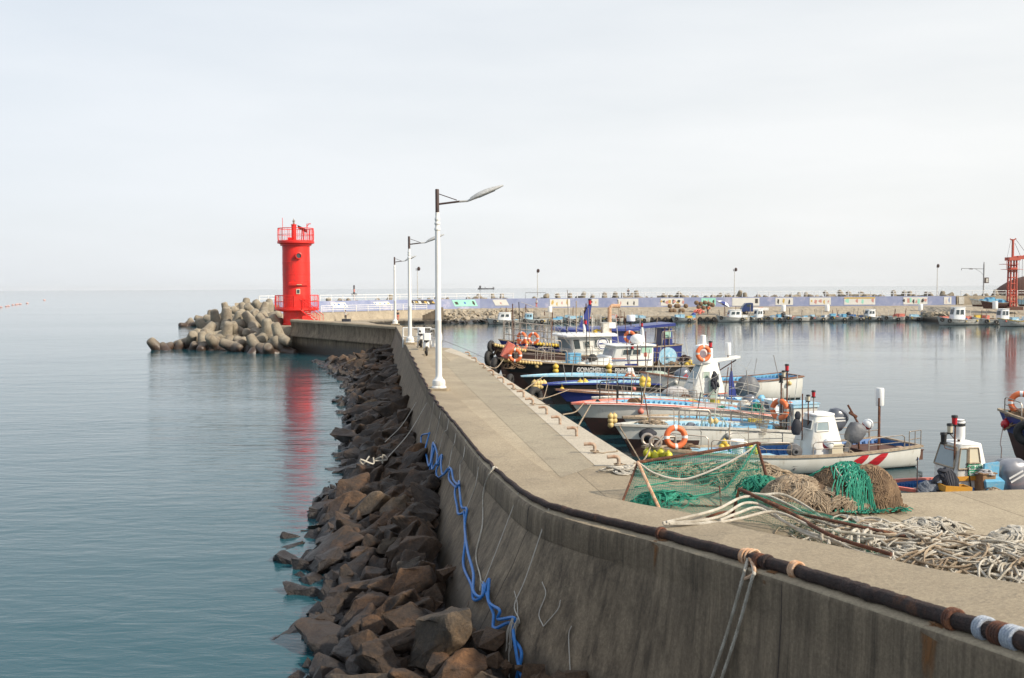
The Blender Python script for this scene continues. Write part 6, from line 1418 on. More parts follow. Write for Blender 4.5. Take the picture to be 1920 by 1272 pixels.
X1 = Boat('fishing_boat', 'white and light blue open boat squeezed between the pink-decked and brown-railed boats', W(1110, 746, 41.3), W(1440, 765, 43.6), zm=.80, beam=1.9, group=GB, rail='dirty_white', inside='light_blue', deck='blue_paint', fore='light_blue')
X1.longrail(.15, .6, near_side(X1), .4, 7); X1.outboard(pxx(X1, 1405, 760), 0, pxz(X1, 1405, 757), 1.0, .3, 'cowl_grey', 'text_white')
X2 = Boat('fishing_boat', 'pale open boat lying behind the second white boat, mostly hidden, blue crates inside', W(1168, 783, 35.6), W(1490, 796, 37.6), zm=.78, beam=1.8, group=GB, rail='wood_rail', inside='blue_paint', deck='light_blue', fore='dirty_white')
X2.longrail(.2, .7, near_side(X2), .4, 8)
def clutter(B, seed, poles=4, x0=-.45, x1=.40, hmax=2.0, cords=2, boxes=6, r=.018, fl=2):
    """odd gear every working boat carries: poles, aerials, cords, boxes, baskets, floats"""
    rr = random.Random(seed); tops = []
    for k in range(poles):
        x = rr.uniform(x0, x1)*B.L; y = rr.uniform(-.7, .7)*B.hb(x/B.L+.5); h = rr.uniform(.7, hmax); z0 = B.zd(x/B.L+.5)
        B.pole(x, y, z0, z0+.4+h, rr.choice(('rust', 'steel', 'wood_rail', 'dirty_white', 'black')), rr.uniform(.6, 1.3)*r, 'pole', lean=(rr.uniform(-.35, .35), rr.uniform(-.15, .15))); tops.append(Vector((x, y, z0+.4+h)))
    for k in range(cords):
        a = rr.choice(tops); c = Vector((rr.uniform(x0, x1)*B.L, 0, B.zd(.5)+.5)); q = MB(); q.tube(spline([a, (a+c)/2-Vector((0, 0, .12)), c], 4), r*.35, 4); q.build('cord', 'thin_rope', B.e)
    for k in range(boxes):
        x = rr.uniform(x0, x1)*B.L; t = x/B.L+.5; y = rr.uniform(-.65, .65)*B.hb(t); kind = rr.random(); z0 = B.zd(t)
        if kind < .35: B.hatch(x, y, rr.uniform(.3, .6), rr.uniform(.25, .45), rr.uniform(.15, .4), rr.choice(('yellow', 'light_blue', 'wood', 'dirty_white', 'deep_blue', 'coral')), 'crate', rot=rr.uniform(-.5, .5))
        elif kind < .6: B.net_heap(x, y, rr.uniform(.5, 1.0), rr.uniform(.4, .8), rr.uniform(.2, .45), rr.choice(('brown_rope', 'tan_rope', 'green_net_rope', 'deep_blue', 'thin_rope')), seed*7+k, n=9, r=r*.9)
        elif kind < .8:
            q = MB(); q.lathe([(.13, 0), (.16, .3), (.165, .31)], (x, y, z0), 14); q.build('basket', rr.choice(('clean_white', 'blue_paint', 'coral', 'black')), B.e)
        else: B.sheeted(x, y, z0, rr.uniform(.4, .8), rr.uniform(.3, .6), rr.uniform(.25, .5), seed+k, rr.choice(('dark_cloth', 'grey_cloth', 'blue_paint', 'dirty_white')), 'bundle')
    for k in range(fl):
        x = rr.uniform(x0, x1)*B.L; s_ = near_side(B); q = MB(); p = B.edge(x/B.L+.5, s_, .06); q.tube([p+Vector((0, 0, .03)), p-Vector((0, 0, .12))], .012, 4); q.ball(p-Vector((0, 0, .24)), .12, 10); q.build('fender_float', rr.choice(('rope_yellow', 'yellow', 'coral', 'dirty_white')), B.e)
for k_i, (B_, a_) in enumerate(((X1, dict(poles=5, hmax=1.4, boxes=9)), (X2, dict(poles=4, hmax=1.2, boxes=9)), (A, dict(poles=3, hmax=1.0, boxes=7, x1=.3, fl=0)), (Bt, dict(poles=5, hmax=1.2, boxes=8)), (Cb, dict(poles=6, hmax=1.5, boxes=9)), (Dt, dict(poles=6, hmax=1.6, boxes=10)), (E0, dict(poles=3, hmax=1.2, boxes=4)),
        (Eb, dict(poles=6, hmax=1.8, boxes=9)), (Fb, dict(poles=6, hmax=1.6, boxes=9)), (Gb, dict(poles=9, hmax=3.2, boxes=12, r=.025, cords=5)), (Hb, dict(poles=8, hmax=3.4, boxes=10, r=.028, cords=5)), (Ib, dict(poles=10, hmax=4.0, boxes=10, r=.03, cords=5)), (Jb, dict(poles=3, hmax=1.0, boxes=4, x0=.1)), (Kb, dict(poles=2, hmax=.8, boxes=6, x0=-.3, x1=.3, fl=0)))):
    clutter(B_, 200+k_i, **a_)
# ============================================================ ON THE SEA WALL
def top_pt(i, inw=.22, up=0.0):
    i = max(0, min(NS-1, i)); d = (INN[i]-OUT[i]); d.z = 0; L_ = d.length; d.normalize()
    p = OUT[i]+d*inw; p.z = OUT[i].z+(INN[i].z-OUT[i].z)*inw/L_+up; return p
def sta(px):            # nearest wall station whose outer top edge is seen in a column
    return min(range(NS), key=lambda i: abs(proj(OUT[i])[0]-px) if OUT[i].y > 4 else 1e9)
# black hawser laid along the top
P = []; Rr_ = []
rr = random.Random(2)
i0 = sta(768)
for i in range(i0, NS-1):
    for k in range(4):
        t = k/4; a, b_ = top_pt(i), top_pt(i+1); p = a.lerp(b_, t); f = (i-i0)/(NS-i0)
        wob = .06 if f > .25 else .13
        s_ = noise.noise(Vector((i*.55+k*.14, 3.1, 0)))*wob
        n_ = onrm(i)
        if f < .2: s_ -= .10*abs(math.sin((i+t)*1.25))-.0
        r_ = .034+.034*min(1, max(0, (18-p.y)/9))
        r_ *= 1+.10*noise.noise(Vector((i*1.9+k*.5, 9, 0)))
        P.append(p-n_*(s_*.6-.02)+Vector((0, 0, r_*.9))); Rr_.append(r_)
hw = empty('hawser', P[len(P)//2], 0, 'long black tarred hawser lying along the top of the sea wall', 'rope')
c0 = P[len(P)//2]
b = MB(); b.tube([p-c0 for p in P], Rr_, 10); b.build('cable', 'black_rope', hw)
def nearP(px): return min(range(len(P)), key=lambda i: abs(proj(P[i])[0]-px) if P[i].y > 3 else 1e9)
MT['blue_white_rope'] = mat('pale_blue_rope', (0.50, 0.54, 0.58), (0.30, 0.34, 0.42), 0.9, 60, 0.9, bump=0.6, bscale=120)
for px, n_, mm, lb in ((1850, 3, 'blue_white_rope', 'pale blue rope binding'), (1902, 4, 'blue_white_rope', 'pale blue rope binding near the frame edge'), (1875, 4, 'rust', None), (1792, 3, 'rust', None), (1240, 2, 'rust', None), (1425, 3, 'rust', None), (1440, 2, 'black_rope', None), (1493, 3, 'orange_rust', None), (1395, 2, 'orange_rust', None), (928, 2, 'white_rope', None)):
    k = nearP(px); t = (P[k+1]-P[k-1]).normalized(); b = MB()
    for j in range(n_): b.torus(P[k]-c0+t*(j-(n_-1)/2)*.028, Rr_[k]*1.0+.008, .016, t, 20, 6)
    o = b.build('binding', mm, hw)
    if lb: o['label'] = lb
# twin white rope hanging over the wall in the foreground
def drape(pix, r, m, label=None, out_off=.03, k=6, top=None, name='rope', parent=None, grp=None, dbl=0):
    pts = [face_hit(x, y, out_off)[0] for x, y in pix]
    pts = ([top] if top is not None else [])+pts
    b = MB(); c = pts[0].copy() if parent is None else Vector(parent.location)
    b.tube([p-c for p in spline(pts, k)], r, 7)
    o = b.build(name, m, parent)
    if parent is None: o.location = c; tag(o, label, 'rope', grp)
    return o
kk = nearP(1400); tp = P[kk]+Vector((0, 0, .03))
e = empty('hanging_rope', tp, 0, 'doubled white rope hanging down the near wall face from the black hawser', 'rope')
def twist(pts, r, e, c, m):
    b = MB(); n = len(pts)
    for ph in (0, 2.09, 4.19):
        q = []
        for i, p in enumerate(pts):
            a = i*.9+ph; t = (pts[min(n-1, i+1)]-pts[max(0, i-1)]).normalized(); x = t.orthogonal().normalized(); y = t.cross(x); q.append(p+(x*math.cos(a)+y*math.sin(a))*r*.5-c)
        b.tube(q, r*.62, 5)
    return b.build('strand', m, e)
def dense(pts, step):
    o = []; s = spline(pts, 12)
    for a, b_ in zip(s, s[1:]):
        n_ = max(1, int((b_-a).length/step)); o += [a.lerp(b_, i/n_) for i in range(n_)]
    return o
for p0, p1 in (((1392, 1082), (1338, 1285)), ((1412, 1086), (1352, 1290))):
    a_ = face_hit(p0[0], p0[1]-14, .03)[0]; c_ = face_hit(*p0, .045)[0]; d_ = face_hit(*p1, .05)[0]; d_ = c_.lerp(d_, 1.0)
    twist(dense([tp+Vector((.02, .02, 0)), a_, c_, c_.lerp(d_, .5)+Vector((.012, 0, 0)), d_, d_+(d_-c_)*.3], .014), .017, e, tp, 'white_rope')
b = MB(); 
for j in range(3): b.torus(P[kk]-tp+Vector((.03*j, -.02*j, 0)), Rr_[kk]+.02, .014, (P[kk+1]-P[kk-1]).normalized(), 18, 6)
b.build('knot', 'orange_rust', e)
b = MB(); b.tube([p-tp for p in spline([tp, face_hit(1412, 1070, .03)[0], face_hit(1402, 1085, .03)[0], face_hit(1395, 1078, .03)[0]], 6)], .018, 6); b.build('tail', 'orange_rust', e)
# loose long white line from the hawser to the hose
def top_at(px): i = sta(px); return top_pt(i, .15, .1)
k1 = nearP(930); drape([(914, 892), (906, 925), (907, 985), (900, 1040), (897, 1085), (905, 1107)], .012, 'white_rope', 'long white line looped over the hawser and hanging down to the blue hose', top=P[k1]+Vector((0, 0, .06)), name='hanging_line', grp=None)
# blue hoses slung along the wall
hp = [(528, 345), (508, 360), (497, 400), (500, 450), (512, 500), (525, 527), (534, 505), (538, 440), (548, 388), (555, 400), (551, 440), (552, 485), (560, 465), (572, 430), (577, 450), (566, 480), (572, 517), (588, 508), (606, 482), (613, 520), (622, 552), (636, 548), (643, 532), (634, 570), (636, 625), (652, 652), (668, 648), (671, 638), (663, 690), (664, 760), (670, 850), (684, 925), (710, 985), (738, 958), (746, 912), (756, 975), (770, 1045), (792, 1070), (832, 1060), (848, 1068), (858, 1120), (868, 1180), (880, 1272), (890, 1340)]
hq = [(530, 345), (522, 400), (528, 440), (536, 470), (545, 425), (553, 392), (560, 430), (562, 465), (575, 430), (572, 470), (588, 505), (606, 480), (622, 525), (638, 545), (645, 530), (645, 590), (650, 625), (672, 640), (668, 700), (676, 790), (688, 870), (705, 930), (722, 955), (745, 908), (770, 970), (785, 1010), (802, 1052), (838, 1052), (858, 1068), (868, 1130), (880, 1200), (895, 1280), (905, 1340)]
c0h = face_hit(540+663/2.013, 640+760/2.013)[0]
he = empty('blue_hose', c0h, 0, 'pair of long bright blue hoses slung in loops along the sea wall face', 'hose')
for nm, L_, off in (('hose', hp, .05), ('hose', hq, .09)):
    pts = [face_hit(540+x/2.013, 640+y/2.013, off+.04*(k % 2))[0] for k, (x, y) in enumerate(L_)]
    b = MB(); b.tube([p-c0h for p in spline(pts, 7)], .024, 8); b.build('hose', 'blue_hose', he)
ties = [((530, 335), (545, 262), (552, 235)), ((553, 385), (572, 300), (573, 290)), ((573, 430), (590, 345), (598, 330)), ((606, 478), (622, 410), (628, 385)), ((640, 530), (650, 470), (661, 435)), ((670, 636), (690, 575), (712, 518)), ((742, 905), (745, 870)), ((856, 1040), (875, 985), (900, 908))]
for T_ in ties:
    pts = [face_hit(540+x/2.013, 640+y/2.013, .07)[0] for x, y in T_]
    i = face_hit(540+T_[-1][0]/2.013, 640+T_[-1][1]/2.013)[1]; pts.append(top_pt(i, .15, .03))
    b = MB(); b.tube([p-c0h for p in spline(pts, 5)], .0085, 5); b.torus(pts[0]-c0h-Vector((0, 0, .03)), .06, .009, (1, .3, .2), 14, 5); b.build('tie_cord', 'thin_rope', he)
# frayed tassel on the last tie
b = MB(); rr = random.Random(8); q0 = face_hit(540+848/2.013, 640+1055/2.013, .12)[0]
for k in range(16):
    a = q0+Vector((rr.uniform(-.04, .04), rr.uniform(-.04, .04), 0)); b.tube(spline([a-c0h, a-c0h+Vector((rr.uniform(-.08, .04), rr.uniform(-.05, .05), -.2)), a-c0h+Vector((rr.uniform(-.14, .03), rr.uniform(-.08, .08), -rr.uniform(.35, .7)))], 4), .008, 4)
b.build('frayed_end', 'thin_rope', he)
b = MB(); b.tube(spline([W(540+605/2.013, 640+1218/2.013, 13.9), W(540+606/2.013, 640+1170/2.013, 14.0), W(540+615/2.013, 640+1140/2.013, 14.1), W(540+637/2.013, 640+1122/2.013, 14.25)], 6), .03, 8)
o = b.build('hose_end', 'blue_hose'); tag(o, 'short end of blue hose poking out between the near boulders', 'hose')
# small frayed strings on the wall face
for pix, lb in (([(1018, 1092), (1022, 1120), (1014, 1150), (1024, 1168)], 'frayed white string with a knot stuck on the near wall face'), ([(1045, 1130), (1036, 1150), (1028, 1172)], 'short frayed string to the right of the knotted one on the near wall face'), ([(1078, 1166), (1070, 1200), (1066, 1250)], 'thin white string hanging low on the near wall face'), ([(972, 1105), (975, 1135), (966, 1170), (955, 1210), (945, 1272)], 'white string hanging beside the last blue hose loop')):
    drape(pix, .007, 'thin_rope', lb, name='string', grp='frayed strings on the sea wall')
# lines from the wall down to the boulders
def line(a, b_, r, lb, sag=.15, nm='line'):
    m_ = (a+b_)/2-Vector((0, 0, sag)); return rope([a, m_, b_], r, 'thin_rope', lb, nm, 'rope', 'lines between wall and boulders')
for (p1, p2, lb) in (((779, 755), (722, 829), 'slack line from the wall to the boulders, the farther of the crossing pair'), ((800, 756), (728, 857), 'slack line from the wall to the boulders, the nearer of the crossing pair')):
    a, i = face_hit(*p1, .05); b_ = W(p2[0], p2[1], G(p2[0], p2[1], 1.0).y); line(a, b_, .012, lb)
for px, py, lb in ((715, 858, 'white rag caught on the middle boulders'), (693, 861, 'pale scrap lying on a boulder left of the white rag')):
    b = MB(); rr = random.Random(px); c = G(px, py, 1.05)
    b.tube(spline([c+Vector((rr.uniform(-.25, .25), rr.uniform(-.15, .15), rr.uniform(-.2, .1))) for _ in range(5)], 4), .022, 6); o = b.build('rag', 'white_rope'); tag(o, lb, 'rag', 'scraps on the boulders')

# pour joints and rust runs of the wall
for px in (987, 1458):
    i = sta(px); n_ = onrm(i); t_ = Vector((-n_.y, n_.x, 0)); b = MB(); k_ = bat(i); rg = []
    for o_, d_ in PROF[2:]:
        p = OUT[i]+n_*(o_*k_+.003)+Vector((0, 0, -d_)); w_ = .006+.004*noise.noise(Vector((d_*5, px, 0))); rg.append([p-t_*w_, p+t_*w_, p+t_*w_-n_*.02, p-t_*w_-n_*.02])
    b.loft(rg); b.build('pour_joint', 'rubble', wl, smooth=False)
def stain_mat():
    m, n, b = nodes('rust_run'); nn = n.nodes.new; L = n.links.new; b.inputs['Roughness'].default_value = .9; b.inputs['Base Color'].default_value = (0.20, 0.085, 0.025, 1)
    t = nn('ShaderNodeTexCoord'); sp = nn('ShaderNodeSeparateXYZ'); L(t.outputs['UV'], sp.inputs[0]); g = nn('ShaderNodeNewGeometry')
    no = nn('ShaderNodeTexNoise'); no.inputs['Scale'].default_value = 16; no.inputs['Detail'].default_value = 6; mp = nn('ShaderNodeMapping'); mp.inputs['Scale'].default_value = (1, 1, .25); L(g.outputs['Position'], mp.inputs[0]); L(mp.outputs[0], no.inputs['Vector'])
    x = nn('ShaderNodeMath'); x.operation = 'SUBTRACT'; x.inputs[1].default_value = .5; L(sp.outputs['X'], x.inputs[0]); a = nn('ShaderNodeMath'); a.operation = 'ABSOLUTE'; L(x.outputs[0], a.inputs[0])
    e = nn('ShaderNodeMath'); e.operation = 'MULTIPLY_ADD'; e.inputs[1].default_value = 2.0; L(a.outputs[0], e.inputs[0]); L(sp.outputs['Y'], e.inputs[2])
    f = nn('ShaderNodeMath'); f.operation = 'SUBTRACT'; L(no.outputs['Fac'], f.inputs[0]); h = nn('ShaderNodeMath'); h.operation = 'MULTIPLY'; h.inputs[1].default_value = .45; L(e.outputs[0], h.inputs[0]); L(h.outputs[0], f.inputs[1])
    r = nn('ShaderNodeMapRange'); r.inputs[1].default_value = .05; r.inputs[2].default_value = .42; r.inputs[4].default_value = .85; L(f.outputs[0], r.inputs[0])
    tr = nn('ShaderNodeBsdfTransparent'); ms = nn('ShaderNodeMixShader'); L(r.outputs[0], ms.inputs[0]); L(tr.outputs[0], ms.inputs[1]); L(b.outputs[0], ms.inputs[2]); L(ms.outputs[0], n.nodes['Material Output'].inputs['Surface'])
    return m
MT['rust_run'] = stain_mat()
for px, w_, ln in ((1225, .10, .45), (1395, .12, .30), (1735, .13, .75), (1440, .08, .2)):
    i = sta(px); n_ = onrm(i); t_ = Vector((-n_.y, n_.x, 0)); k_ = bat(i); V = []; UV = []; rows_ = []
    top_ = [(-.30, -.012), (-.16, -.010), (-.07, -.008)]
    for q_, (o_, d_) in enumerate(top_+[(PROF[0][0], PROF[0][1]-.004)]+[pp for pp in PROF[1:] if pp[1] < ln]):
        p = OUT[i]+n_*(o_+.004)+Vector((0, 0, -d_+.003)); rows_.append((p, max(0, d_)/ln))
    for p, v in rows_: V += [p-t_*w_, p+t_*w_]; UV += [(0, v), (1, v)]
    me = bpy.data.meshes.new('rust_run'); me.from_pydata(V, [], [(2*j, 2*j+1, 2*j+3, 2*j+2) for j in range(len(rows_)-1)]); me.materials.append(MT['rust_run']); uv = me.uv_layers.new(name='UVMap')
    for l in me.loops: uv.data[l.index].uv = UV[l.vertex_index]
    o = bpy.data.objects.new('rust_run', me); C.objects.link(o); o.parent = wl

# ============================================================ ON THE PIER DECK
bol = [(880, 668), (893, 679), (908, 691), (925, 704), (944, 718), (963, 731), (982, 745), (999, 760), (1025, 777), (1050, 796), (1081, 818), (1115, 850), (1160, 875)]
bt = None
for k, (px, py) in enumerate(bol):
    p = G(px, py, ZD+.005)
    if bt is None:
        b = MB(); b.tube(spline([(0, 0, 0), (0, 0, .15), (-.02, 0, .20), (-.08, 0, .225), (-.26, 0, .22)], 5), .042, 10)
        bt = b.build('mooring_bollard', 'orange_rust2' if False else 'bollard'); o = bt
    else: o = bt.copy(); C.objects.link(o)
    o.location = p; o.rotation_euler = (0, 0, R(8)+random.uniform(-.2, .2)); o.scale = (.85,)*3
    lb = 'rusty crooked mooring bollard on the quay coping, nearest row end beside the white rope' if k == 12 else ('bent pale mooring bollard in the near half of the row on the coping' if k > 6 else 'small bent mooring bollard in the far half of the row on the coping')
    tag(o, lb, 'bollard', 'bent pipe bollards along the quay edge')
# ropes lying round the bollards
rr = random.Random(4)
for k, (px, py) in enumerate(bol[:]):
    if k in (1, 4, 6, 8, 9, 10): continue
    p = G(px, py, ZD+.01); b = MB(); P_ = [p+Vector((.08*math.cos(a), .08*math.sin(a), .03+.012*a/6)) for a in [j*.7 for j in range(14)]]
    P_ += [p+Vector((.14+.11*j, rr.uniform(-.16, .16), .012)) for j in range(4)]
    b.tube(spline(P_, 4), .011, 5); o = b.build('mooring_line', 'tan_rope'); tag(o, 'short mooring line wound on a bent bollard and lying loose on the coping', 'rope', 'mooring lines wound on the bollards')
# mooring ropes from boats to the quay
def G3(px, py): return G(px, py, ZD+.02)
rope([A.w(A.L*.47, 0, A.zb), W(1208, 862, 24), G3(1190, 869)], .02, 'tan_rope', 'mooring rope from the bow of the nearest white boat to the quay')
rope([Bt.w(Bt.L*.48, 0, Bt.zb), on(Bt, 1176, 838, 0)-Vector((0, 4.5, 0)), G3(1157, 846)], .022, 'tan_rope', 'pale mooring rope curving from the second boat down to the coping')
rope([Cb.w(Cb.L*.43, near_side(Cb)*.3, Cb.zb), G3(1082, 803)], .022, 'tan_rope', 'taut mooring rope from the pink-decked boat to the coping')
rope([Cb.w(Cb.L*.45, 0, Cb.zb), W(1080, 772, 33), G3(1055, 778)], .02, 'tan_rope', 'slack mooring rope from the pink-decked boat to the coping')
rope([Eb.w(Eb.L*.45, 0, Eb.zb), W(1018, 748, 40), G3(998, 742)], .02, 'tan_rope', 'slack mooring rope from the blue boat with floats to the coping')
rope([Fb.w(Fb.L*.40, near_side(Fb)*.5, Fb.zb), G3(985, 730)], .018, 'tan_rope', 'thin mooring rope from the light blue boat to the coping')
rope([Dt.w(Dt.L*.45, near_side(Dt)*.2, Dt.zb), W(1028, 745, 40), G3(1010, 748)], .02, 'tan_rope', 'mooring rope from the brown-railed boat to the coping')
rope([Hb.w(Hb.L*.5, 0, 1.2), W(860, 650, 64), D(815, 66, 2.4)], .010, 'dark_metal', 'long dark line from the dark boat over open water to the pier end')
rope([Gb.w(Gb.L*.47, 0, Gb.zb), W(930, 690, 50), G3(905, 684)], .025, 'tan_rope', 'mooring rope from the black boat bow to the coping')
# heap of pale rope at the quay corner and along the edge behind the trap
def heap(px, py, dx, dy, h, m, label, seed, n=40, r=.018, rz=0, z=ZD, name='rope_heap', cat='rope heap', grp=None, turns=2.5, k=26, sides=5):
    o = heap_mesh(seed, dx, dy, h, n, r, turns, k, sides).build(name, m); o.location = G(px, py, z); o.rotation_euler = (0, 0, rz); return tag(o, label, cat, grp)
heap(1180, 886, 1.2, .55, .10, 'white_rope', 'flat tangle of thin white rope at the quay corner beside the last bollard', 101, 22, .013)
heap(1290, 893, 2.6, .5, .22, 'tan_rope', 'long low heap of pale line along the quay edge behind the green netting', 102, 60, .013)
heap(1395, 905, 1.9, .9, .35, 'tan_rope', 'tangled pale net line heaped behind the right half of the green netting', 103, 70, .011)

def netsheet(name, corners, nu, nv, m, parent, sag=0.0, seed=0, off=Vector((0, 0, 0)), uvk=1.0, crumple=.03):
    a, b_, c, d = [Vector(p)-off for p in corners]; V = []; Fc = []; UV = []
    for i in range(nu+1):
        for j in range(nv+1):
            u, v = i/nu, j/nv; p = a.lerp(b_, u).lerp(d.lerp(c, u), v)
            n1 = noise.noise(Vector((u*4+seed, v*4, 1)))*crumple*2+noise.noise(Vector((u*11+seed, v*9, 5)))*crumple
            p = p+Vector((n1*.6, n1, -sag*math.sin(PI*u)*math.sin(PI*v)+n1*.5)); V.append(p); UV.append((u*(b_-a).length*uvk, v*(d-a).length*uvk))
    for i in range(nu):
        for j in range(nv): k = i*(nv+1)+j; Fc.append((k, k+1, k+nv+2, k+nv+1))
    me = bpy.data.meshes.new(name); me.from_pydata(V, [], Fc); me.materials.append(MT[m]); uv = me.uv_layers.new(name='UVMap')
    for l in me.loops: uv.data[l.index].uv = UV[l.vertex_index]
    me.polygons.foreach_set('use_smooth', [True]*len(me.polygons))
    o = bpy.data.objects.new(name, me); C.objects.link(o); o.parent = parent; return o
# standing trap frame with green netting
Z0 = ZD
aTL = W(1196, 867, 16.0); aTR = W(1419, 831, 16.3); aLb = G(1167, 942, Z0+.02); aLf = G(1240, 962, Z0+.02); aRb = G(1447, 928, Z0+.02); aRf = G(1500, 985, Z0+.02)
org = G(1300, 930, Z0)
te = empty('fish_trap', org, 0, 'standing rusty fish trap frame draped with thin green netting at the quay corner', 'fish trap', 'rusty trap frames with green netting')
b = MB()
b.tube([p-org for p in spline([aTL, aTL.lerp(aTR, .5)+Vector((0, 0, -.01)), aTR], 4)], .026, 8); b.tube([aTL-org, aLb-org], .020, 8); b.tube([aTR-org, aRb-org], .026, 8); b.tube([aTR-org, aTR-org+Vector((.06, 0, -.02))], .03, 8); b.build('frame_pipe', 'rust', te)
b = MB(); b.tube([aTL-org, aLf-org], .027, 8); b.build('front_leg', 'orange_rust', te)
mb = G(1352, 950, Z0+.02); b = MB(); b.tube([W(1349, 912, 16.0)-org, mb-org], .014, 6); b.tube([aLb-org, mb-org, aRb-org], .016, 6); b.build('floor_bar', 'rust', te)
inner = W(1357, 918, 15.9); 
netsheet('netting', [aTL, aTR, aRb+Vector((-.1, .1, 0)), aLb], 22, 12, 'net', te, .22, 1, org)
netsheet('netting', [aTL+Vector((0, -.05, -.05)), aTR+Vector((0, -.05, -.05)), G(1362, 925, Z0+.1), G(1230, 935, Z0+.05)], 22, 10, 'net', te, .38, 5, org)
netsheet('netting', [aTL, aLb, G(1215, 958, Z0+.02), G(1245, 955, Z0+.03)], 10, 10, 'net_dense', te, .05, 9, org)
netsheet('netting', [G(1190, 948, Z0+.05), G(1370, 925, Z0+.25), G(1480, 950, Z0+.05), G(1290, 985, Z0+.03)], 20, 12, 'net', te, -.04, 13, org, crumple=.06)
netsheet('netting', [aTR, aRb, G(1400, 945, Z0+.05), G(1355, 925, Z0+.15)], 14, 12, 'net', te, .1, 17, org, crumple=.05)
b = MB(); rr = random.Random(6)
b.tube([p-org for p in spline([aTL, W(1228, 888, 15.9), W(1280, 899, 15.9), W(1340, 880, 16.0), W(1400, 848, 16.2), aTR], 8)], .016, 6); b.build('net_rope', 'thin_rope', te)
b = MB(); b.tube([p-org for p in spline([aTR, W(1398, 868, 16.1), W(1378, 895, 16.0), W(1352, 920, 15.9), W(1290, 932, 15.7), W(1190, 945, 15.5)], 8)], .014, 5); b.tube([p-org for p in spline([W(1190, 914, 15.6), W(1250, 905, 15.9), W(1330, 890, 16.1), W(1425, 880, 16.3)], 8)], .012, 5); b.build('net_seam', 'green_net_rope', te)
b = heap_mesh(61, 1.3, .5, .22, 60, .006, 2.5, 26, 4); c_ = G(1245, 948, Z0)-org; b.v = [(v[0]+c_.x, v[1]+c_.y, v[2]+c_.z) for v in b.v]; b.build('loose_netting', 'green_net_rope', te)
b = heap_mesh(62, 1.1, .6, .40, 70, .006, 2.5, 26, 4); c_ = G(1430, 940, Z0)-org; b.v = [(v[0]+c_.x, v[1]+c_.y, v[2]+c_.z) for v in b.v]; b.build('loose_netting', 'green_net_rope', te)
# collapsed trap frame in front of it
q1 = W(1386, 917, 14.2); q2 = G(1372, 973, Z0+.03); q3 = W(1560, 968, 13.6); q4 = W(1700, 1002, 12.9); q5 = W(1482, 962, 13.2); q6 = W(1560, 1005, 12.3); q7 = W(1672, 1040, 11.6); q8 = W(1880, 1045, 12.0)
org2 = G(1450, 985, Z0)
te2 = empty('fish_trap', org2, 0, 'collapsed rusty fish trap frame with green netting, white ropes thrown over it', 'fish trap', 'rusty trap frames with green netting')
b = MB()
for L_, r_ in (([q1, W(1470, 948, 13.9), q3, q4], .022), ([q1, W(1425, 935, 13.7), q5, q6, q7], .026), ([W(1435, 938, 13.6), W(1500, 963, 13.3), W(1600, 985, 12.8), q8], .022), ([q1, q2], .022), ([G(1290, 985, Z0+.03), W(1350, 962, 13.8), G(1378, 962, Z0+.06)], .018)): b.tube([p-org2 for p in spline(L_, 6)], r_, 8)
b.build('frame_pipe', 'rust', te2)
netsheet('netting', [q1, q3, q4, q5], 22, 10, 'net_dense', te2, .03, 3, org2)
netsheet('netting', [q1, q5, G(1500, 1000, Z0+.1), G(1385, 975, Z0+.05)], 14, 10, 'net_dense', te2, .02, 7, org2)
netsheet('netting', [q5, q7, G(1650, 1040, Z0+.05), G(1480, 1005, Z0+.02)], 14, 8, 'net', te2, .02, 11, org2, crumple=.05)
# the net heap: brown line with green netting thrown over it
hb_ = G(1555, 950, Z0)
def mound(name, seed, rx, ry, h, m, cx=0, cy=0): # dark core so the coils never show daylight
    b = MB(); n = 22; rings = []
    for i in range(7):
        u = i/6; rings.append([Vector((cx+rx*(1-u**2)**.5*math.cos(a)*(1+.08*noise.noise(Vector((math.cos(a)*2, math.sin(a)*2, seed)))) if u < 1 else cx, cy+(ry*(1-u**2)**.5*math.sin(a) if u < 1 else 0), h*u)) for a in [2*PI*j/n for j in range(n)]])
    b.loft(rings); return b
e = empty('net_heap', hb_, 0, 'big heap of coiled brown net line on the deck between trap frame and quay edge', 'net heap')
b = mound('', 1, .92, .42, .46, None); b.build('heap_core', 'brown_rope', e)
def coils(seed, cx, cy, rx, ry, h, n, r, m, nm, spread=1.0, lmin=.3, lmax=.8):
    """bundles of parallel strands flowing over a mound"""
    rr = random.Random(seed); b = MB()
    def hgt(X, Y): e_ = ((X-cx)/rx)**2+((Y-cy)/ry)**2; return h*max(0, 1-e_)**.55
    for k in range(n):
        a = rr.uniform(0, 6.28); q = rr.random()**.55; x0, y0 = cx+rx*q*math.cos(a)*.95, cy+ry*q*math.sin(a)*.95
        dirn = rr.uniform(0, 6.28); curl = rr.uniform(-3.5, 3.5)/lmax; L_ = rr.uniform(lmin, lmax); ns_ = rr.randint(3, 6)
        path = []; x_, y_, dd = x0, y0, dirn
        for j in range(16):
            path.append((x_, y_, dd)); x_ += math.cos(dd)*L_/15; y_ += math.sin(dd)*L_/15; dd += curl*L_/15*1.2
            ee = ((x_-cx)/rx)**2+((y_-cy)/ry)**2
            if ee > 1: dd += .5; x_ -= (x_-cx)*.06; y_ -= (y_-cy)*.06
        for s_ in range(ns_):
            o_ = (s_-(ns_-1)/2)*r*2.0; lift = rr.uniform(0, .02)
            b.tube([Vector((X-math.sin(D_)*o_, Y+math.cos(D_)*o_, hgt(X-math.sin(D_)*o_, Y+math.cos(D_)*o_)+r*.6+lift+.03*math.sin(j*.5+k))) for j, (X, Y, D_) in enumerate(path)], r, 4)
    return b.build(nm, m, e)
coils(1, -.52, -.02, .58, .46, .44, 70, .015, 'tan_rope', 'pale_strands')
coils(2, .10, .05, .50, .44, .56, 50, .014, 'brown_rope', 'brown_strands')
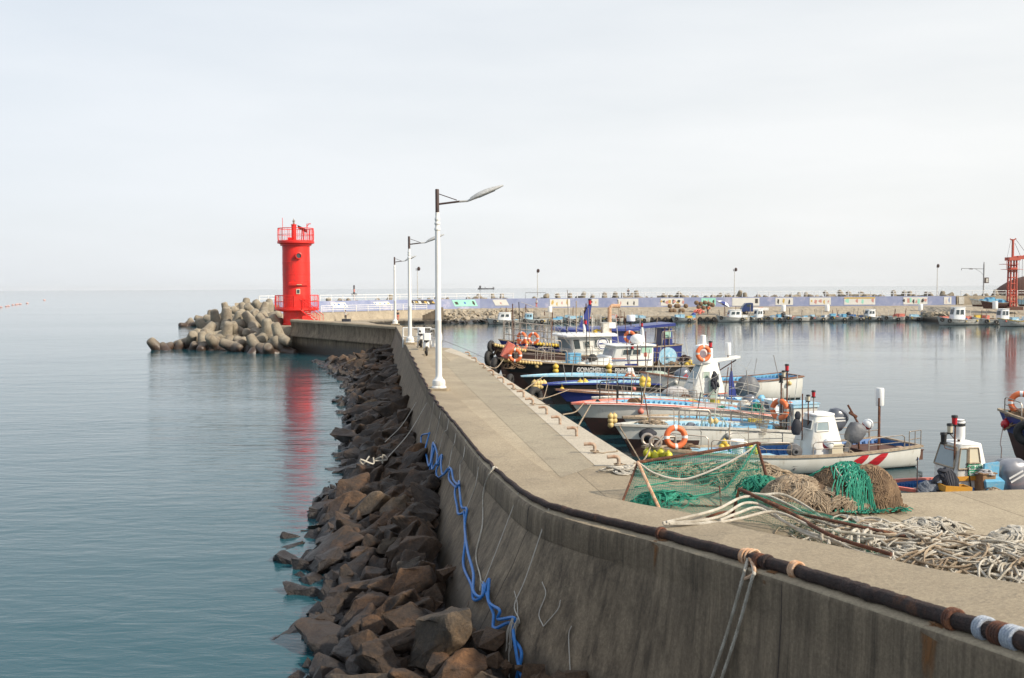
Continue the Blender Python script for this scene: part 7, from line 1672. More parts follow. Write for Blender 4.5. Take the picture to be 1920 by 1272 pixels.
coils(3, .58, -.05, .50, .42, .60, 70, .015, 'brown_rope', 'brown_strands')
coils(4, .0, -.12, .95, .42, .34, 80, .013, 'tan_rope', 'pale_strands')
# green net over the heap (its own thing)
e2 = empty('green_net', hb_+Vector((.25, 0, .4)), 0, 'crumpled bright green net thrown over the right side of the brown net heap', 'net')
b = MB(); rr = random.Random(12)
def gh(X, Y):
    return .62*max(0, 1-((X-.25)/.75)**2-((Y)/.50)**2)**.5+.05*noise.noise(Vector((X*5, Y*5, 2)))
for k in range(210):
    x_, y_ = .22+rr.gauss(0, .17)+.1, rr.uniform(-.46, .3)
    if k > 150: t = rr.random(); x_, y_ = .55+t*.42, -.10-.2*t+rr.uniform(-.08, .08)
    d_ = rr.uniform(-.8, .8)-PI/2; path = []
    for j in range(7): path.append(Vector((x_-.25, y_, max(.02, gh(x_, y_))+.02+rr.uniform(0, .035)-.4))); x_ += math.cos(d_)*.055; y_ += math.sin(d_)*.055; d_ += rr.uniform(-.7, .7)
    b.tube(path, .009, 4)
b.build('net_strands', 'green_net_rope', e2)
b = MB()
for k in range(3):
    x_ = .1+.12*k; b.tube(spline([Vector((x_-.25+rr.uniform(-.05, .05), y_, gh(x_, y_)+.03-.4)) for y_ in (.2, .05, -.1, -.25, -.38)], 5), .012, 5)
b.tube(spline([Vector((.55-.25, -.2, .1)), Vector((.70-.25, -.3, -.15)), Vector((.72-.25, -.38, -.3)), Vector((.9-.25, -.42, -.37)), Vector((.80-.25, -.45, -.37))], 5), .014, 5); b.build('head_rope', 'thin_rope', e2)
# white rope strands thrown over the frames and running into the big white heap
wr = empty('white_rope', W(1260, 980, 12.6), 0, 'thick white rope strands looping over the collapsed trap frame into the white heap', 'rope')
c_ = Vector(wr.location); b = MB()
rr = random.Random(15)
strands = [[(1243, 981, 12.4), (1290, 970, 12.6), (1345, 955, 13.0), (1395, 932, 13.8), (1440, 940, 13.8), (1490, 972, 13.2), (1540, 1000, 12.8), (1590, 1012, 12.6), (1640, 1010, 12.3)],
           [(1243, 982, 12.4), (1300, 978, 12.5), (1352, 968, 12.8), (1395, 944, 13.5), (1432, 950, 13.6), (1480, 985, 13.0), (1520, 1005, 12.6), (1580, 1020, 12.3), (1650, 1030, 12.0)],
           [(1350, 976, 12.6), (1385, 962, 13.0), (1420, 952, 13.3), (1455, 970, 13.1), (1500, 993, 12.8), (1560, 1012, 12.4), (1610, 1035, 12.0), (1670, 1045, 11.6)],
           [(1245, 983, 12.4), (1330, 982, 12.5), (1390, 972, 12.8), (1440, 960, 13.1), (1475, 966, 13.0), (1530, 990, 12.7), (1600, 1000, 12.5), (1660, 1008, 12.3)],
           [(1400, 925, 14.1), (1440, 930, 14.0), (1485, 950, 13.7), (1530, 975, 13.4), (1580, 990, 13.1), (1640, 1000, 12.8)], [(1430, 928, 14.1), (1470, 928, 14.1), (1520, 955, 13.8), (1560, 985, 13.4), (1600, 1000, 13.0), (1660, 1020, 12.4)],
           [(1250, 979, 12.4), (1300, 982, 12.5), (1350, 981, 12.6), (1300, 978, 12.55), (1255, 982, 12.4)]]
for s_ in strands:
    b.tube([p-c_ for p in spline([W(*q) for q in s_], 7)], .019, 7)
for px in (1540, 1560, 1595, 1618): b.tube([p-c_ for p in spline([W(px, 1015, 12.4), W(px+3, 998, 12.6), W(px+14, 995, 12.7), W(px+14, 1022, 12.3)], 5)], .022, 7)
b.build('strand', 'white_rope', wr)
wh = empty('white_rope_heap', G(1760, 1035, ZD), 0, 'large heap of thick dirty white rope on the deck by the right edge', 'rope heap')
c_ = Vector(wh.location); b = MB(); rr = random.Random(33)
ctr = spline([G(1610, 1010, ZD), G(1700, 1035, ZD), G(1800, 1050, ZD), G(1920, 1068, ZD), G(2050, 1085, ZD)], 10)
def hx(p):   # mound height around the line of the heap
    d = min((Vector((p.x, p.y, 0))-Vector((q.x, q.y, 0))).length for q in ctr); return .22*max(0, 1-(d/.80)**2)**.6
for k in range(290):
    q = ctr[rr.randrange(len(ctr))]+Vector((rr.gauss(0, .30), rr.gauss(0, .38), 0)); ang = rr.uniform(-.9, .5)+(PI if rr.random() < .5 else 0); cv = rr.uniform(-4, 4) if rr.random() < .65 else rr.uniform(-10, 10); P_ = []; L_ = rr.uniform(.8, 1.9); z_ = rr.uniform(.25, 1.0)
    for j in range(24):
        P_.append(Vector((q.x, q.y, ZD+.03+hx(q)*z_+.03*math.sin(j*.6+k)))); q = q+Vector((math.cos(ang), math.sin(ang), 0))*L_/23; ang += cv*L_/23+rr.uniform(-.12, .12)
        if hx(q) < .02: ang += .35
    b.tube([p-c_ for p in P_], rr.choice((.011, .014, .017)), 5)
    if k == 80: b.build('coils', 'tan_rope', wh); b = MB()
b.build('coils', 'white_rope', wh)
def mini(px, py, sx, sy, h, seed, lb, m='white_rope', n=34, r=.014): return heap(px, py, sx, sy, h, m, lb, seed, n, r, name='rope_coil', cat='rope coil', grp='rope coils beside the big white heap')
mini(1745, 1000, 1.4, .6, .18, 7, 'flattish grey-white coil just behind the big white rope heap', n=60, r=.012)
mini(1905, 1025, .9, .6, .24, 8, 'rounded white coil at the right edge behind the rope heap', n=40)
mini(1830, 1025, 1.0, .5, .12, 9, 'low spread of brownish line between the two coils behind the white heap', 'tan_rope', n=40)

# scooters by the second lamp post
def scooter(p, rz, label, main='clean_white', k=1.0):
    e = empty('scooter', p, rz, label, 'scooter', 'scooters parked on the pier', k)
    for x in (-.62, .62):
        b = MB(); b.torus((x, 0, .24), .18, .055, (0, 1, 0), 20, 8); w_ = b.build('wheel', 'rubber', e); b = MB(); b.lathe([(.13, -.04), (.13, .04)], (x, 0, .24), 14, (0, 1, 0)); b.build('hub', 'grey_metal', w_)
    b = MB(); b.loft([[Vector((x, s_*w1, z_)) for s_, z_ in ((-1, z0), (1, z0), (1, z1_), (-1, z1_))] for x, w1, z0, z1_ in ((-.85, .05, .50, .62), (-.6, .14, .38, .74), (-.2, .16, .26, .70), (-.05, .14, .22, .32), (.28, .14, .22, .32), (.38, .15, .24, .75), (.50, .08, .55, .86))]); b.build('body', main, e)
    b = MB(); b.box((-.42, 0, .79), (.62, .26, .10), bev=.06); b.build('seat', 'rubber', e)
    b = MB(); b.tube([(.60, 0, .25), (.46, 0, .95)], .03, 8); b.tube([(.40, -.32, 1.02), (.45, 0, .98), (.40, .32, 1.02)], .02, 7); b.build('handlebar', 'dark_metal', e)
    b = MB(); b.ball((.52, 0, .93), .10, 12); b.build('headlight', 'lamp_glass', e)
    b = MB(); b.box((-.86, 0, .98), (.36, .38, .34), bev=.07); b.build('top_box', main, e)
    b = MB()
    for s_ in (-1, 1): b.tube([(.42, .2*s_, 1.0), (.40, .28*s_, 1.18)], .01, 5); b.ball((.40, .29*s_, 1.2), .06, 8, (.3, 1, 1))
    b.build('mirror', 'black', e); return e
scooter(G(800, 667, ZD)+Vector((-.05, .3, 0)), R(97), 'white scooter with a white top box parked by the inner edge of the sea wall')
scooter(G(783, 652, ZD)+Vector((.1, .5, 0)), R(100), 'second scooter mostly hidden behind the wall, just beyond the one with the white box')
# railing at the end of the pier
def rail3(pts, h, label, curve=.10, gap=1.3):
    pts = [Vector(p) for p in pts]; c = pts[0].copy(); e = empty('railing', c, 0, label, 'railing', 'white curved guard rails at the pier end')
    b = MB()
    for k_, r_ in ((1.0, .035), (.55, .02), (.3, .02)): b.tube([p-c+Vector((0, 0, h*k_)) for p in pts], r_, 6)
    b.build('rail', 'rail_white', e)
    for a, b2 in zip(pts, pts[1:]):
        n_ = max(1, int((b2-a).length/gap+.5)); d = (b2-a).normalized(); s_ = Vector((d.y, -d.x, 0))
        for j in range(n_+(1 if b2 is pts[-1] else 0)):
            p = a.lerp(b2, j/n_)-c; q = MB(); q.tube(spline([p, p+s_*curve*.3+Vector((0, 0, h*.2)), p-s_*curve*.6+Vector((0, 0, h*.6)), p+Vector((0, 0, h))], 5), .045, 6); q.build('post', 'rail_white', e)
    return e
rail3([D(756, 57.0, ZD), D(784, 57.0, ZD), D(808, 57.0, ZD)], 1.12, 'white guard rail across the end of the pier, behind the scooter', gap=.8)
rail3([D(809, 56.8, ZD), G(816, 652, ZD), G(826, 655, ZD)], 1.05, 'short white guard rail at the pier corner, seen end-on behind the lamp post', gap=.45)
rr = random.Random(77)
# ============================================================ FAR SIDE OF THE BASIN
GF = 'small boats moored along the far quay'
def far_boat(pa, pb, ywl, label, hull='dirty_white', inside='blue_paint', rail='dirty_white', cab=None, cabm='clean_white', junk=('blue_paint',), h=.75, beam=2.0, motor=False, extra=None, grp=GF, seed=0, cat='boat', z=0.0, Y=None, mast=0):
    if Y is None:
        pm_ = (pa+pb)/2; Y = 5.7*F/(ywl-(539.3-(pm_-960)*.0054)); fr = lerp_tab(FP, pm_)[-2][0]; Y = min(Y, lerp_tab(MY, pm_)+fr-.3-beam/2)
    a, c = D(pa, Y, 0), D(pb, Y+.6, 0)
    B_ = Boat('small_boat', label, a, c, zb=h*1.25, zm=h*.8, zs=h*.9, beam=beam, group=grp, hull=hull, inside=inside, rail=rail, deck='blue_paint', fore='light_blue', ns=10, cat=cat, railw=.12, sink=.3, ribs=False, simple=True)
    if z: B_.e.location.z = z; B_.Mw = Matrix.Translation((0, 0, z)) @ B_.Mw; B_.Mi = B_.Mw.inverted()
    rr = random.Random(seed+int(pa)); s_ = near_side(B_); B_.px = (pa+pb)/2
    if cab:
        x0_, x1_ = pxx(B_, cab[1], ywl-5), pxx(B_, cab[0], ywl-5); zz_ = pxz(B_, cab[0], cab[2])-z*0
        if cab[2]: B_.cabin(min(x0_, x1_), max(x0_, x1_), 1.3, .45, max(.7, zz_-.45), m=cabm, taper=.85, slope=.12, over=.08, wins=[(.15, .45, .5, .85, s_), (.55, .85, .5, .85, s_), (.1, .9, .5, .88, 'f')])
    for k in range(4):
        x_ = rr.uniform(-.42, .30)*B_.L
        if cab and abs(x_-(x0_+x1_)/2) < abs(x0_-x1_)/2+.4: continue
        m_ = rr.choice(junk); B_.hatch(x_, rr.uniform(-.3, .3), rr.uniform(.5, 1.1), rr.uniform(.5, 1.0), rr.uniform(.35, .9), m_, 'deck_box' if m_ != 'coral' else 'net_bundle')
    B_.net_heap(rr.uniform(-.2, .2)*B_.L, 0, 1.4, 1.0, .45, rr.choice(('brown_rope', 'tan_rope', 'coral')), seed+5, n=9, r=.05)
    if motor: B_.outboard(-B_.L/2+.1, 0, h+.25, 1.2, .3, rr.choice(('cowl_grey', 'black', 'navy')))
    for k in range(mast): B_.pole(rr.uniform(-.3, .3)*B_.L, .2, .4, rr.uniform(1.8, 2.8), rr.choice(('rust', 'steel', 'wood_rail')), .04)
    return B_
fb = [(912, 975, 608, 'far boat with a white cabin and blue bow, leftmost of the far quay row', dict(cab=(934, 957, 587), junk=('blue_paint', 'coral'), mast=1)),
      (974, 1024, 607, 'far boat with a light blue pointed cabin, second from the left of the far row', dict(cab=(984, 998, 588), cabm='light_blue', junk=('blue_paint', 'yellow'), mast=1)),
      (1024, 1052, 606, 'far flat boat with a blue crate, third from the left of the far row', dict(junk=('blue_paint',), h=.6)),
      (1056, 1082, 605, 'far boat under two grey hoops, left of the slanting navy mast', dict(junk=('light_blue',), mast=2)),
      (1084, 1112, 605, 'far boat with red nets, partly hidden by the slanting navy mast', dict(junk=('coral', 'blue_paint'))),
      (1128, 1166, 603, 'far pale flat boat with stacked gear, right of the brown exhaust pipe', dict(junk=('dark_wood', 'coral', 'foam_grey'), hull='dirty_white')),
      (1180, 1216, 603, 'far boat heaped with light blue netting, beyond the white reflector cylinder', dict(junk=('light_blue', 'blue_paint'))),
      (1258, 1302, 602, 'far boat with blue gear and yellow floats, beside the row of dark fenders', dict(junk=('light_blue', 'yellow', 'blue_paint'), motor=True)),
      (1342, 1402, 604, 'far cabin boat with open wheelhouse roof and tyres, below the blue truck', dict(cab=(1365, 1388, 582), junk=('white', 'dark_wood'), mast=2, h=.9)),
      (1398, 1432, 603, 'far boat with a small pale wheelhouse just right of the truck', dict(cab=(1416, 1428, 581), junk=('blue_paint', 'light_blue'), mast=1)),
      (1432, 1470, 603, 'far white-hulled boat with blue covers below the first flower picture', dict(junk=('blue_paint', 'foam_grey'), motor=True)),
      (1470, 1514, 603, 'far boat with dark hull and blue tarps, right of the white-hulled one', dict(junk=('blue_paint', 'white'), hull='dirty_white')),
      (1512, 1552, 602, 'far boat piled with white and blue crates below the orange flower picture', dict(junk=('white', 'light_blue', 'blue_paint'))),
      (1552, 1592, 602, 'far boat with a turquoise cover, left of the blue-cabin boat', dict(junk=('light_blue', 'blue_paint'), motor=True)),
      (1588, 1622, 602, 'far boat carrying long blue tarps below the widest picture', dict(junk=('blue_paint', 'deep_blue'))),
      (1618, 1654, 602, 'far white boat with a square windowed wheelhouse below the widest picture', dict(cab=(1624, 1638, 581), junk=('blue_paint',), mast=1)),
      (1652, 1692, 602, 'far low boat with mixed crates, right of the square wheelhouse', dict(junk=('white', 'blue_paint', 'coral'))),
      (1688, 1732, 601, 'far boat with a bright blue sheet, last of the straight far row', dict(junk=('light_blue', 'blue_paint'), motor=True)),
      (1756, 1828, 608, 'larger far boat with a tall white arched wheelhouse and black tyres on its bow', dict(cab=(1784, 1806, 577), junk=('dark_wood', 'coral'), mast=3, h=.95, beam=2.4)),
      (1822, 1882, 609, 'far boat with red nets and a slim white wheelhouse, left of the yellow-banded boat', dict(cab=(1872, 1888, 580), junk=('coral', 'blue_paint', 'yellow'), mast=1, h=.9)),
      (1870, 1932, 612, 'far boat with a yellow band along its side at the right edge', dict(hull='dirty_white', rail='yellow', junk=('white', 'light_blue'), h=.9, beam=2.4))]
FB = []
for k, (a, c, y, lb, kw) in enumerate(fb): FB.append(far_boat(a, c, y, lb, seed=k, **kw))
for k, (px, lb) in enumerate(((1366, 'black tyre on the bow of the far cabin boat below the truck'), (1790, 'black tyre on the bow of the larger far boat with the arched wheelhouse'), (1815, 'left tyre of two on the far boats by the right edge'), (1833, 'right tyre of two on the far boats by the right edge'), (948, 'black tyre on the hull of the leftmost far boat'), (1006, 'dark tyre between the second and third far boats'))):
    Y_ = 5.7*F/((608 if px > 1500 or px < 1010 else 604)-537.5)-1.3; tyre(D(px, Y_, .45), .36, (0, -1, 0), lb, 'tyres on the far boats')
for k_i, B_ in enumerate(FB): clutter(B_, 400+k_i, poles=3, hmax=1.4, boxes=7, r=.045, cords=0, fl=2)
for k_i, px in enumerate((928, 962, 984, 1016, 1034, 1048, 1064, 1078, 1094, 1106, 1138, 1158, 1190, 1208, 1268, 1292, 1352, 1392, 1406, 1424, 1440, 1462, 1478, 1500, 1520, 1544, 1560, 1584, 1596, 1614, 1630, 1648, 1662, 1684, 1700, 1722, 1766, 1780, 1850, 1868)):
    B_ = min(FB, key=lambda q: abs(q.px-px)); tyre(B_.w(*(B_.edge(B_.T(px, near_side(B_)), near_side(B_), .12)+Vector((0, 0, -.28)))), .30, (0, -1, 0), 'small dark tyre hanging on the side of a boat in the far row', 'tyres on the far boats')
# tyre fenders on the far quay wall
for k, px in enumerate(list(range(1170, 1345, 13))):
    tyre(D(px, lerp_tab(MY, px)-15.8-.15, .40), .36, (0, -1, 0), 'dark tyre fender in the row on the far quay wall, left of the truck', 'tyre fenders along the far quay')
# far boats hauled out on land at the right
for (a, c, lb, kw) in ((1818, 1868, 'grey-hulled boat with a blue top hauled out on land behind the far boats', dict(hull='dirty_white', inside='blue_paint', rail='light_blue')), (1838, 1890, 'dark red-bottomed boat on land just left of the red crane', dict(hull='antifoul', rail='wood_rail')), (1905, 1950, 'pale blue and white boat on land behind the red crane', dict(hull='light_blue'))):
    far_boat(a, c, 590, lb, Y=152 if a == 1838 else 162, z=2.45 if a != 1838 else 2.3, grp='boats hauled out on land', cat='boat', h=.8, seed=a, **kw)
heap_c = D(1860, 168, 2.2)
b = MB(); b.box((0, 0, .35), (3.2, 1.2, .7), bev=.2); b.box((1.2, .2, .9), (1.6, .9, .4), .3, bev=.1); o = b.build('tarp_pile', 'blue_paint', smooth=False); o.location = D(1858, 170, 2.2); tag(o, 'bright blue tarpaulin pile on land left of the red crane', 'tarp')
# dome-shaped dark mound at the right edge
b = MB(); n = 30; rings = []
for i in range(9):
    u = i/8; rings.append([Vector((9*math.cos(u*PI/2)*math.cos(a)*(1+.05*noise.noise(Vector((a*2, u*3, 0)))), 6*math.cos(u*PI/2)*math.sin(a), 5.0*math.sin(u*PI/2))) for a in [2*PI*j/n for j in range(n)]])
b.loft(rings, caps=False); o = b.build('shed', 'dark_wood'); o.location = D(1952, 186, 2.6); tag(o, 'dark rounded thatch-like shed roof at the right edge behind the crane', 'shed')
# red crane
Yc = 152; cz = 2.2; p = D(1897, Yc, cz); k = Yc/F
e = empty('crane', p, 0, 'red steel lattice crane tower on the far shore near the right edge', 'crane')
hh = (575-485)*k; hw_ = 5.2*k
b = MB()
for sx_ in (-1, 1):
    for sy_ in (-1, 1): b.tube([(sx_*hw_*1.15, sy_*hw_, 0), (sx_*hw_, sy_*hw_*.9, hh)], .15, 4)
for i in range(9):
    z_ = hh*i/8
    for sy_ in (-1, 1): b.tube([(-hw_, sy_*hw_, z_), (hw_, sy_*hw_, z_)], .08, 4)
    for sx_ in (-1, 1): b.tube([(sx_*hw_, -hw_, z_), (sx_*hw_, hw_, z_)], .08, 4)
    if i < 3:
        b.tube([(-hw_, -hw_, z_), (hw_, -hw_, z_+hh/8)], .06, 4); b.tube([(hw_, -hw_, z_), (-hw_, -hw_, z_+hh/8)], .06, 4)
b.build('tower', 'crane_red', e, smooth=False)
b = MB(); zt_ = hh; b.box((0, 0, zt_+.1), (1.7, 1.5, .5)); b.box((-.5, 0, zt_-.7*1), (2.3, 1.7, .06)); b.box((-.1, 0, zt_-1.5), (2.5, 1.9, .06)); b.box((0, 0, zt_-1.45), (1.0, 1.2, .5)); b.build('platform', 'crane_red', e, smooth=False)
b = MB()
for z_ in (zt_-1.5,):
    for x_ in (-1.35, -.8): b.tube([(x_, -.9, z_), (x_, -.9, z_+1.2)], .035, 4)
    b.tube([(-1.35, -.9, z_+1.2), (-.8, -.9, z_+1.2)], .035, 4); b.tube([(-1.35, -.9, z_+.6), (-.8, -.9, z_+.6)], .03, 4)
b.build('guard_rail', 'crane_red', e)
zt2 = (575-447)*k; b = MB(); b.tube([(0, 0, hh), (0, 0, zt2)], .20, 6); b.tube([(-.45, 0, zt2+.05), (0, 0, zt2-.25), (.45, 0, zt2+.1)], .10, 5); b.build('mast', 'crane_red', e)
b = MB(); b.tube([(0, 0, hh+.4), (1.6, 0, hh+.5), (2.2, 0, hh+.8)], .12, 5); b.box((1.3, 0, hh+.3), (1.2, .7, .5)); b.build('jib', 'crane_red', e, smooth=False)
b = MB(); b.tube([(.4, 0, zt2), (2.15, 0, hh+.8)], .03, 4); b.tube([(.3, 0, zt2-.6), (1.2, 0, hh+.5)], .03, 4)
for x_ in (1.0, 1.5): b.tube([(x_, 0, hh+.4), (x_, 0, .4)], .025, 4)
b.tube([(-.3, 0, zt2), (-.9, 0, hh)], .02, 4); b.build('cables', 'dark_metal', e)
b = MB(); b.box((0, 0, -.1), (2.6, 2.2, .5), bev=.1); b.build('plinth', 'dark_wood', e, smooth=False)
# small truck
p = D(1414, 167, 1.0); e = empty('small_truck', p, R(180), 'small dark blue flatbed truck parked on the far quay', 'truck')
S_t = 167/F
b = MB(); b.loft([[Vector((x, -.8, z0)), Vector((x, .8, z0)), Vector((x, .72, z1_)), Vector((x, -.72, z1_))] for x, z0, z1_ in ((.35, .45, 1.85), (.6, .45, 1.92), (1.5, .45, 1.88), (2.05, .45, 1.15), (2.2, .45, .95))]); cbn = b.build('cab', 'truck_blue', e)
b = MB(); 
for s_ in (-1, 1): b.box((1.0, s_*.77, 1.48), (.75, .03, .42)); 
b.box((1.86, 0, 1.48), (.03, 1.2, .5), Matrix.Rotation(-.65, 3, 'Y')); b.build('window', 'window', cbn, smooth=False)
b = MB(); b.box((-.95, 0, .72), (2.5, 1.6, .10)); 
for s_ in (-1, 1): b.box((-.95, s_*.79, .92), (2.5, .04, .32))
b.box((-2.2, 0, .92), (.04, 1.6, .32)); b.build('cargo_bed', 'clean_white', e, smooth=False)
for x_ in (1.45, -1.35):
    for s_ in (-1, 1):
        b = MB(); b.torus((x_, s_*.72, .32), .22, .10, (0, 1, 0), 18, 8); w_ = b.build('wheel', 'rubber', e); b = MB(); b.lathe([(.17, -.1), (.17, .1)], (x_, s_*.72, .32), 12, (0, 1, 0)); b.build('rim', 'steel', w_)
b = MB()
for s_ in (-1, 1): b.lathe([(.11, 0), (.11, .04)], (2.18, s_*.6, .78), 10, (1, 0, 0))
b.build('headlight', 'clean_white', e)
o = mound('', 4, 1.0, .5, .35, None).build('red_bundle', 'coral'); o.location = p+Vector((1.15, 0, .78)); tag(o, 'red cloth bundle on the bed of the small blue truck', 'bundle')
# sun umbrella
p = D(1357, 166, .95); e = empty('parasol', p, 0, 'blue and white striped parasol tilted over the far quay', 'umbrella')
b = MB(); b.tube([(0, 0, 0), (.2, 0, 2.1)], .03, 6); b.build('pole', 'steel', e)
b = MB(); n = 16; ax_ = Matrix.Rotation(R(28), 3, 'Y'); Pp = [[], []]
ring = [ax_ @ Vector((1.35*math.cos(2*PI*i/n), 1.35*math.sin(2*PI*i/n), -.55))+Vector((.2, 0, 2.2)) for i in range(n)]; mid = [ax_ @ Vector((.75*math.cos(2*PI*i/n), .75*math.sin(2*PI*i/n), -.16))+Vector((.2, 0, 2.2)) for i in range(n)]; tip = Vector((.2, 0, 2.2))
for i in range(n):
    b.mi = (i//2) % 2; j = (i+1) % n; b.add([tip, mid[i], mid[j]], [(0, 1, 2)]); b.quad(mid[i], ring[i], ring[j], mid[j])
b.build('canopy', ['clean_white', 'navy'], e, smooth=False)
# stacks of round pots / net bundles on the bank
pm = None
for px, y, lb in [(x_, 574+9*(j % 2)-0, 'brown-grey net bundle in the stack on the far bank left of the red heap') for j, x_ in enumerate((1256, 1264, 1272, 1280, 1286, 1258, 1268, 1277))]+[(x_, y_, 'brown-grey net bundle in the upper stack on the far bank beside the parasol') for x_, y_ in ((1306, 568), (1314, 570), (1322, 568), (1330, 570), (1310, 576), (1319, 577), (1328, 577), (1336, 572))]:
    if pm is None: pm = MB().ball((0, 0, 0), .42, 12, (1, 1, .95)).build('net_bundle', 'brown_rope'); o = pm
    else: o = pm.copy(); C.objects.link(o)
    o.location = W(px, y, 170); tag(o, lb, 'net bundle', 'round net bundles stacked on the far bank')
o = heap_mesh(9, 2.4, 1.2, .9, 24, .06).build('net_heap', 'coral'); o.location = D(1310, 165, 1.0); tag(o, 'coral red net heap on the far quay left of the parasol', 'net heap')
for px, zt, lb in ((1469, 2.0, 'white drum on the far bank below the first flower picture'), (1551, 2.0, 'white drum on the far bank below the orange flower picture'), (1726, 2.0, 'white drum on the far bank near the narrow crossed picture'), (1031, 1.9, 'white gas cylinder on the far bank above the blue crate boat'), (1866, 2.0, 'white drum on the shore below the red-bottomed boat')):
    b = MB(); b.lathe([(.36, 0), (.38, .1), (.38, 1.0), (.34, 1.1), (0, 1.12)], n=14); o = b.build('drum', 'clean_white'); o.location = D(px, 170 if px < 1800 else 150, 1.35 if px < 1800 else 2.1); tag(o, lb, 'drum', 'white drums on the far shore')
# steps on the far bank
b = MB()
for k_ in range(7): b.box((k_*.45, -k_*.0, .7+k_*.1), (.45, 2.4, 1.4-.0+k_*.2-.6))
o = b.build('steps', 'wall', smooth=False); o.location = D(796, 158.5, .3); tag(o, 'short flight of dark concrete steps on the far bank, seen right of the lamp posts', 'steps')
# posts on the far bank
for px, y0, y1, lb in ((949, 590, 577, 'short rusty post behind the leftmost far cabin boat'), (986, 590, 571, 'rusty post behind the light blue pointed cabin'), (1021, 592, 582, 'short dark post left of the white gas cylinder')):
    a = W(px, y0, 163); c = W(px, y1, 163); b = MB(); b.tube([a, c], .07, 6); o = b.build('post', 'rust'); tag(o, lb, 'post', 'rusty posts on the far bank')

# ============================================================ PEOPLE (far away)
def person(loc, rz, label, top='white', legs='coral', hair='black', walk=.25, arms=.2, h=1.68, lean=0, sit=False):
    e = empty('person', loc, rz, label, 'person'); e.scale = (h/1.7,)*3
    def skin(name, J, E, m):
        me = bpy.data.meshes.new(name); me.from_pydata([j[0] for j in J], E, []); o = bpy.data.objects.new(name, me); C.objects.link(o); o.parent = e
        md = o.modifiers.new('skin', 'SKIN'); md.use_smooth_shade = True
        for i, j in enumerate(J): me.skin_vertices[0].data[i].radius = (j[1], j[1] if len(j) < 3 else j[2])
        me.skin_vertices[0].data[0].use_root = True
        s = o.modifiers.new('sub', 'SUBSURF'); s.levels = 1; s.render_levels = 1
        dg = bpy.context.evaluated_depsgraph_get(); m2 = bpy.data.meshes.new_from_object(o.evaluated_get(dg)); m2.name = name
        o.modifiers.clear(); o.data = m2; m2.materials.clear(); m2.materials.append(MT[m]); m2.polygons.foreach_set('use_smooth', [True]*len(m2.polygons)); return o
    w_ = walk; a_ = arms
    J = [((0, 0, .92), .13, .10), ((lean*.3, 0, 1.15), .12, .09), ((lean*.7, 0, 1.38), .14, .09), ((lean, 0, 1.48), .055), ((lean+.01, 0, 1.56), .085, .075), ((lean+.02, 0, 1.64), .085, .075),
         ((0, .09, .86), .085), ((w_*.5, .09, .48), .055), ((w_*.7, .09, .08), .038), ((w_*.7+.14, .09, .04), .03),
         ((0, -.09, .86), .085), ((-w_*.2, -.09, .48), .055), ((-w_, -.09, .10), .038), ((-w_+.12, -.09, .04), .03),
         ((lean*.7, .19, 1.36), .05), ((lean*.7-a_*.5, .24, 1.10), .038), ((lean*.7-a_*.2, .24, .86), .028), ((lean*.7-a_*.1, .24, .78), .03),
         ((lean*.7, -.19, 1.36), .05), ((lean*.7+a_*.4, -.24, 1.10), .038), ((lean*.7+a_*.9, -.22, .90), .028), ((lean*.7+a_, -.22, .83), .03)]
    E = [(0, 1), (1, 2), (2, 3), (3, 4), (4, 5), (0, 6), (6, 7), (7, 8), (8, 9), (0, 10), (10, 11), (11, 12), (12, 13), (2, 14), (14, 15), (15, 16), (16, 17), (2, 18), (18, 19), (19, 20), (20, 21)]
    skin('body', J, E, 'skin')
    T_ = [(J[1][0], .145, .115), ((lean*.7, 0, 1.36), .155, .105), (J[14][0], .065), (J[15][0], .05), (J[18][0], .065), (J[19][0], .05), ((0, 0, .92), .145, .12)]
    skin('shirt', T_, [(0, 1), (1, 2), (2, 3), (1, 4), (4, 5), (0, 6)], top)
    L_ = [((0, 0, .93), .145, .115), (J[6][0], .10), (J[7][0], .07), ((w_*.66, .09, .16), .055), (J[10][0], .10), (J[11][0], .07), ((-w_*.9, -.09, .18), .055)]
    skin('trousers', L_, [(0, 1), (1, 2), (2, 3), (0, 4), (4, 5), (5, 6)], legs)
    b = MB(); b.ball((lean-.01, 0, 1.65), .105, 12, (1, .9, 1)); b.build('hair', hair, e)
    return e
person(mur(1006, 2.03, -1.4), R(200), 'person in a white top and reddish trousers walking below the lilac wall', 'white', 'coral')
person(D(648, 151, .7), R(-90), 'person in a grey-white shirt on the far bank, just right of the lighthouse', 'dirty_white', 'dark_cloth', walk=.05)
person(D(746, 152, .65), R(-60), 'person in dark clothes with bare legs behind the farthest white lamp post', 'dark_cloth', 'coral', walk=.08)
person(D(1327, 164, .95), R(30), 'person in an orange top bending by the red net heap on the far quay', 'orange', 'dark_cloth', walk=.15, lean=.35, arms=.4)
person(mur(1178, 3.7, 3.2), R(-90), 'person in dark clothing on top of the far breakwater, behind the railing', 'dark_cloth', 'dark_cloth', walk=.03)
b = MB(); b.box((0, 0, .25), (1.3, .8, .5), bev=.15); o = b.build('gear_box', 'dark_cloth', smooth=False); o.location = D(649.5, 150.3, .6); tag(o, 'dark low bag at the feet of the person right of the lighthouse', 'bag')

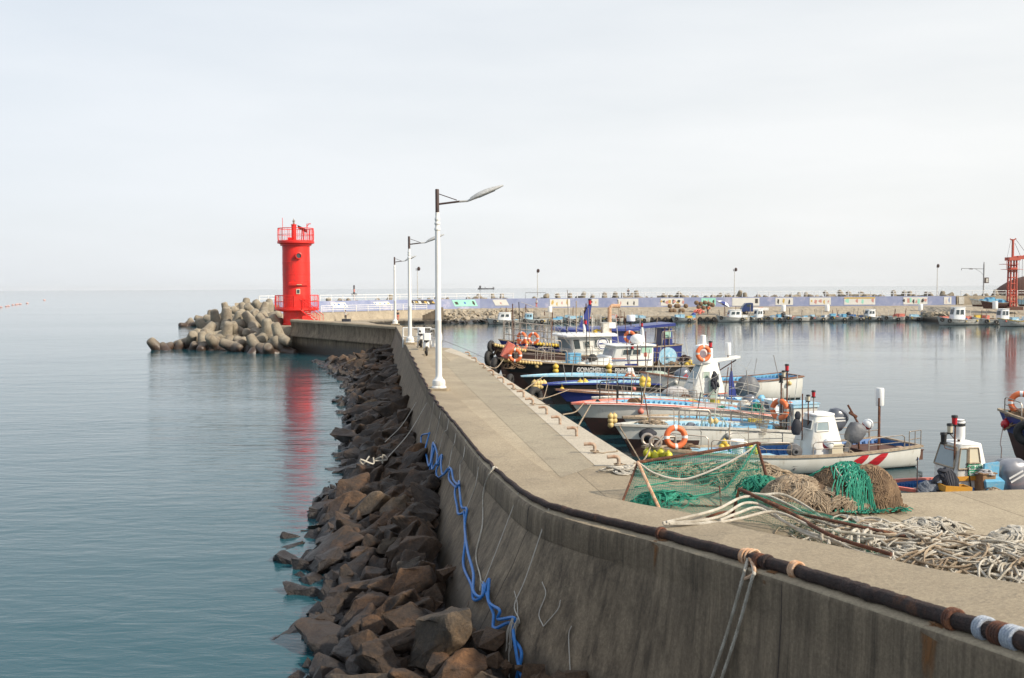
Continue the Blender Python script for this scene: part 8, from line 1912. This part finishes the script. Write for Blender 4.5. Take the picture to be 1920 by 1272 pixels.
# ============================================================ OUT AT SEA
p = D(664, 900, 0); e = empty('beacon', p, 0, 'slender dark and red beacon on a flat base far out at sea', 'beacon')
b = MB(); b.lathe([(2.8, -1), (2.8, .8), (.9, 1.0), (.8, 2.4)], n=14); b.build('base', 'hazy_dark', e)
b = MB(); b.lathe([(.75, 2.4), (.70, 5.0)], n=12); b.build('red_band', 'coral', e); b = MB(); b.lathe([(.7, 5.0), (.75, 8.2), (.3, 8.6)], n=12); b.build('top', 'hazy_dark', e)
Ys = 3500; p = D(911, Ys, 0); e = empty('cargo_ship', p, 0, 'tiny cargo ship on the horizon', 'ship'); k = Ys/F
b = MB(); L_ = 15*k; b.loft([[Vector((x, -5, -1)), Vector((x, 5, -1)), Vector((x, 6, z_)), Vector((x, -6, z_))] for x, z_ in ((-L_, 5), (-L_*.8, 4), (L_*.8, 3.5), (L_*1.05, 7))]); b.build('hull', 'hazy_dark', e, smooth=False)
b = MB(); b.box((-L_*.72, 0, 8), (7, 8, 9)); b.box((L_*.9, 0, 6), (2, 2, 6)); b.box((-L_*.1, 0, 6), (1.5, 1.5, 5)); b.build('superstructure', 'hazy_dark', e, smooth=False)
bm_ = None
for px, py in ((2, 577), (12, 575.5), (16, 574.5), (24, 572.5), (30, 572), (38, 571), (51, 569.5), (83, 563.5), (-8, 578), (33, 571.5)):
    o = None
    if bm_ is None: bm_ = MB().ball((0, 0, 0), .55, 12, (1.6, 1, .8)).build('float', 'pink_deck'); o = bm_
    else: o = bm_.copy(); C.objects.link(o)
    q = G(px, py, 0); o.location = q+Vector((0, 0, .15)); o.scale = (q.y/330*.55,)*3
    tag(o, 'red float in the thin line of floats on the open sea at the left edge', 'float', 'red floats on the open sea')
# ============================================================ HAZE over the whole place
hz = MB(); hz.box((0, 4400, 11.5), (20000, 12000, 37))
ho = hz.build('haze', 'white', smooth=False); ho.data.materials.clear()
hm = bpy.data.materials.new('haze_air'); hm.use_nodes = True; hn = hm.node_tree; hn.nodes.clear()
vo = hn.nodes.new('ShaderNodeVolumePrincipled'); oo = hn.nodes.new('ShaderNodeOutputMaterial'); hn.links.new(vo.outputs[0], oo.inputs['Volume'])
vo.inputs['Density'].default_value = 0.00004; vo.inputs['Color'].default_value = (0.97, 0.985, 1.0, 1); vo.inputs['Anisotropy'].default_value = 0.1
ho.data.materials.append(hm); tag(ho, 'thin sea haze over the harbour', 'haze', kind='stuff')
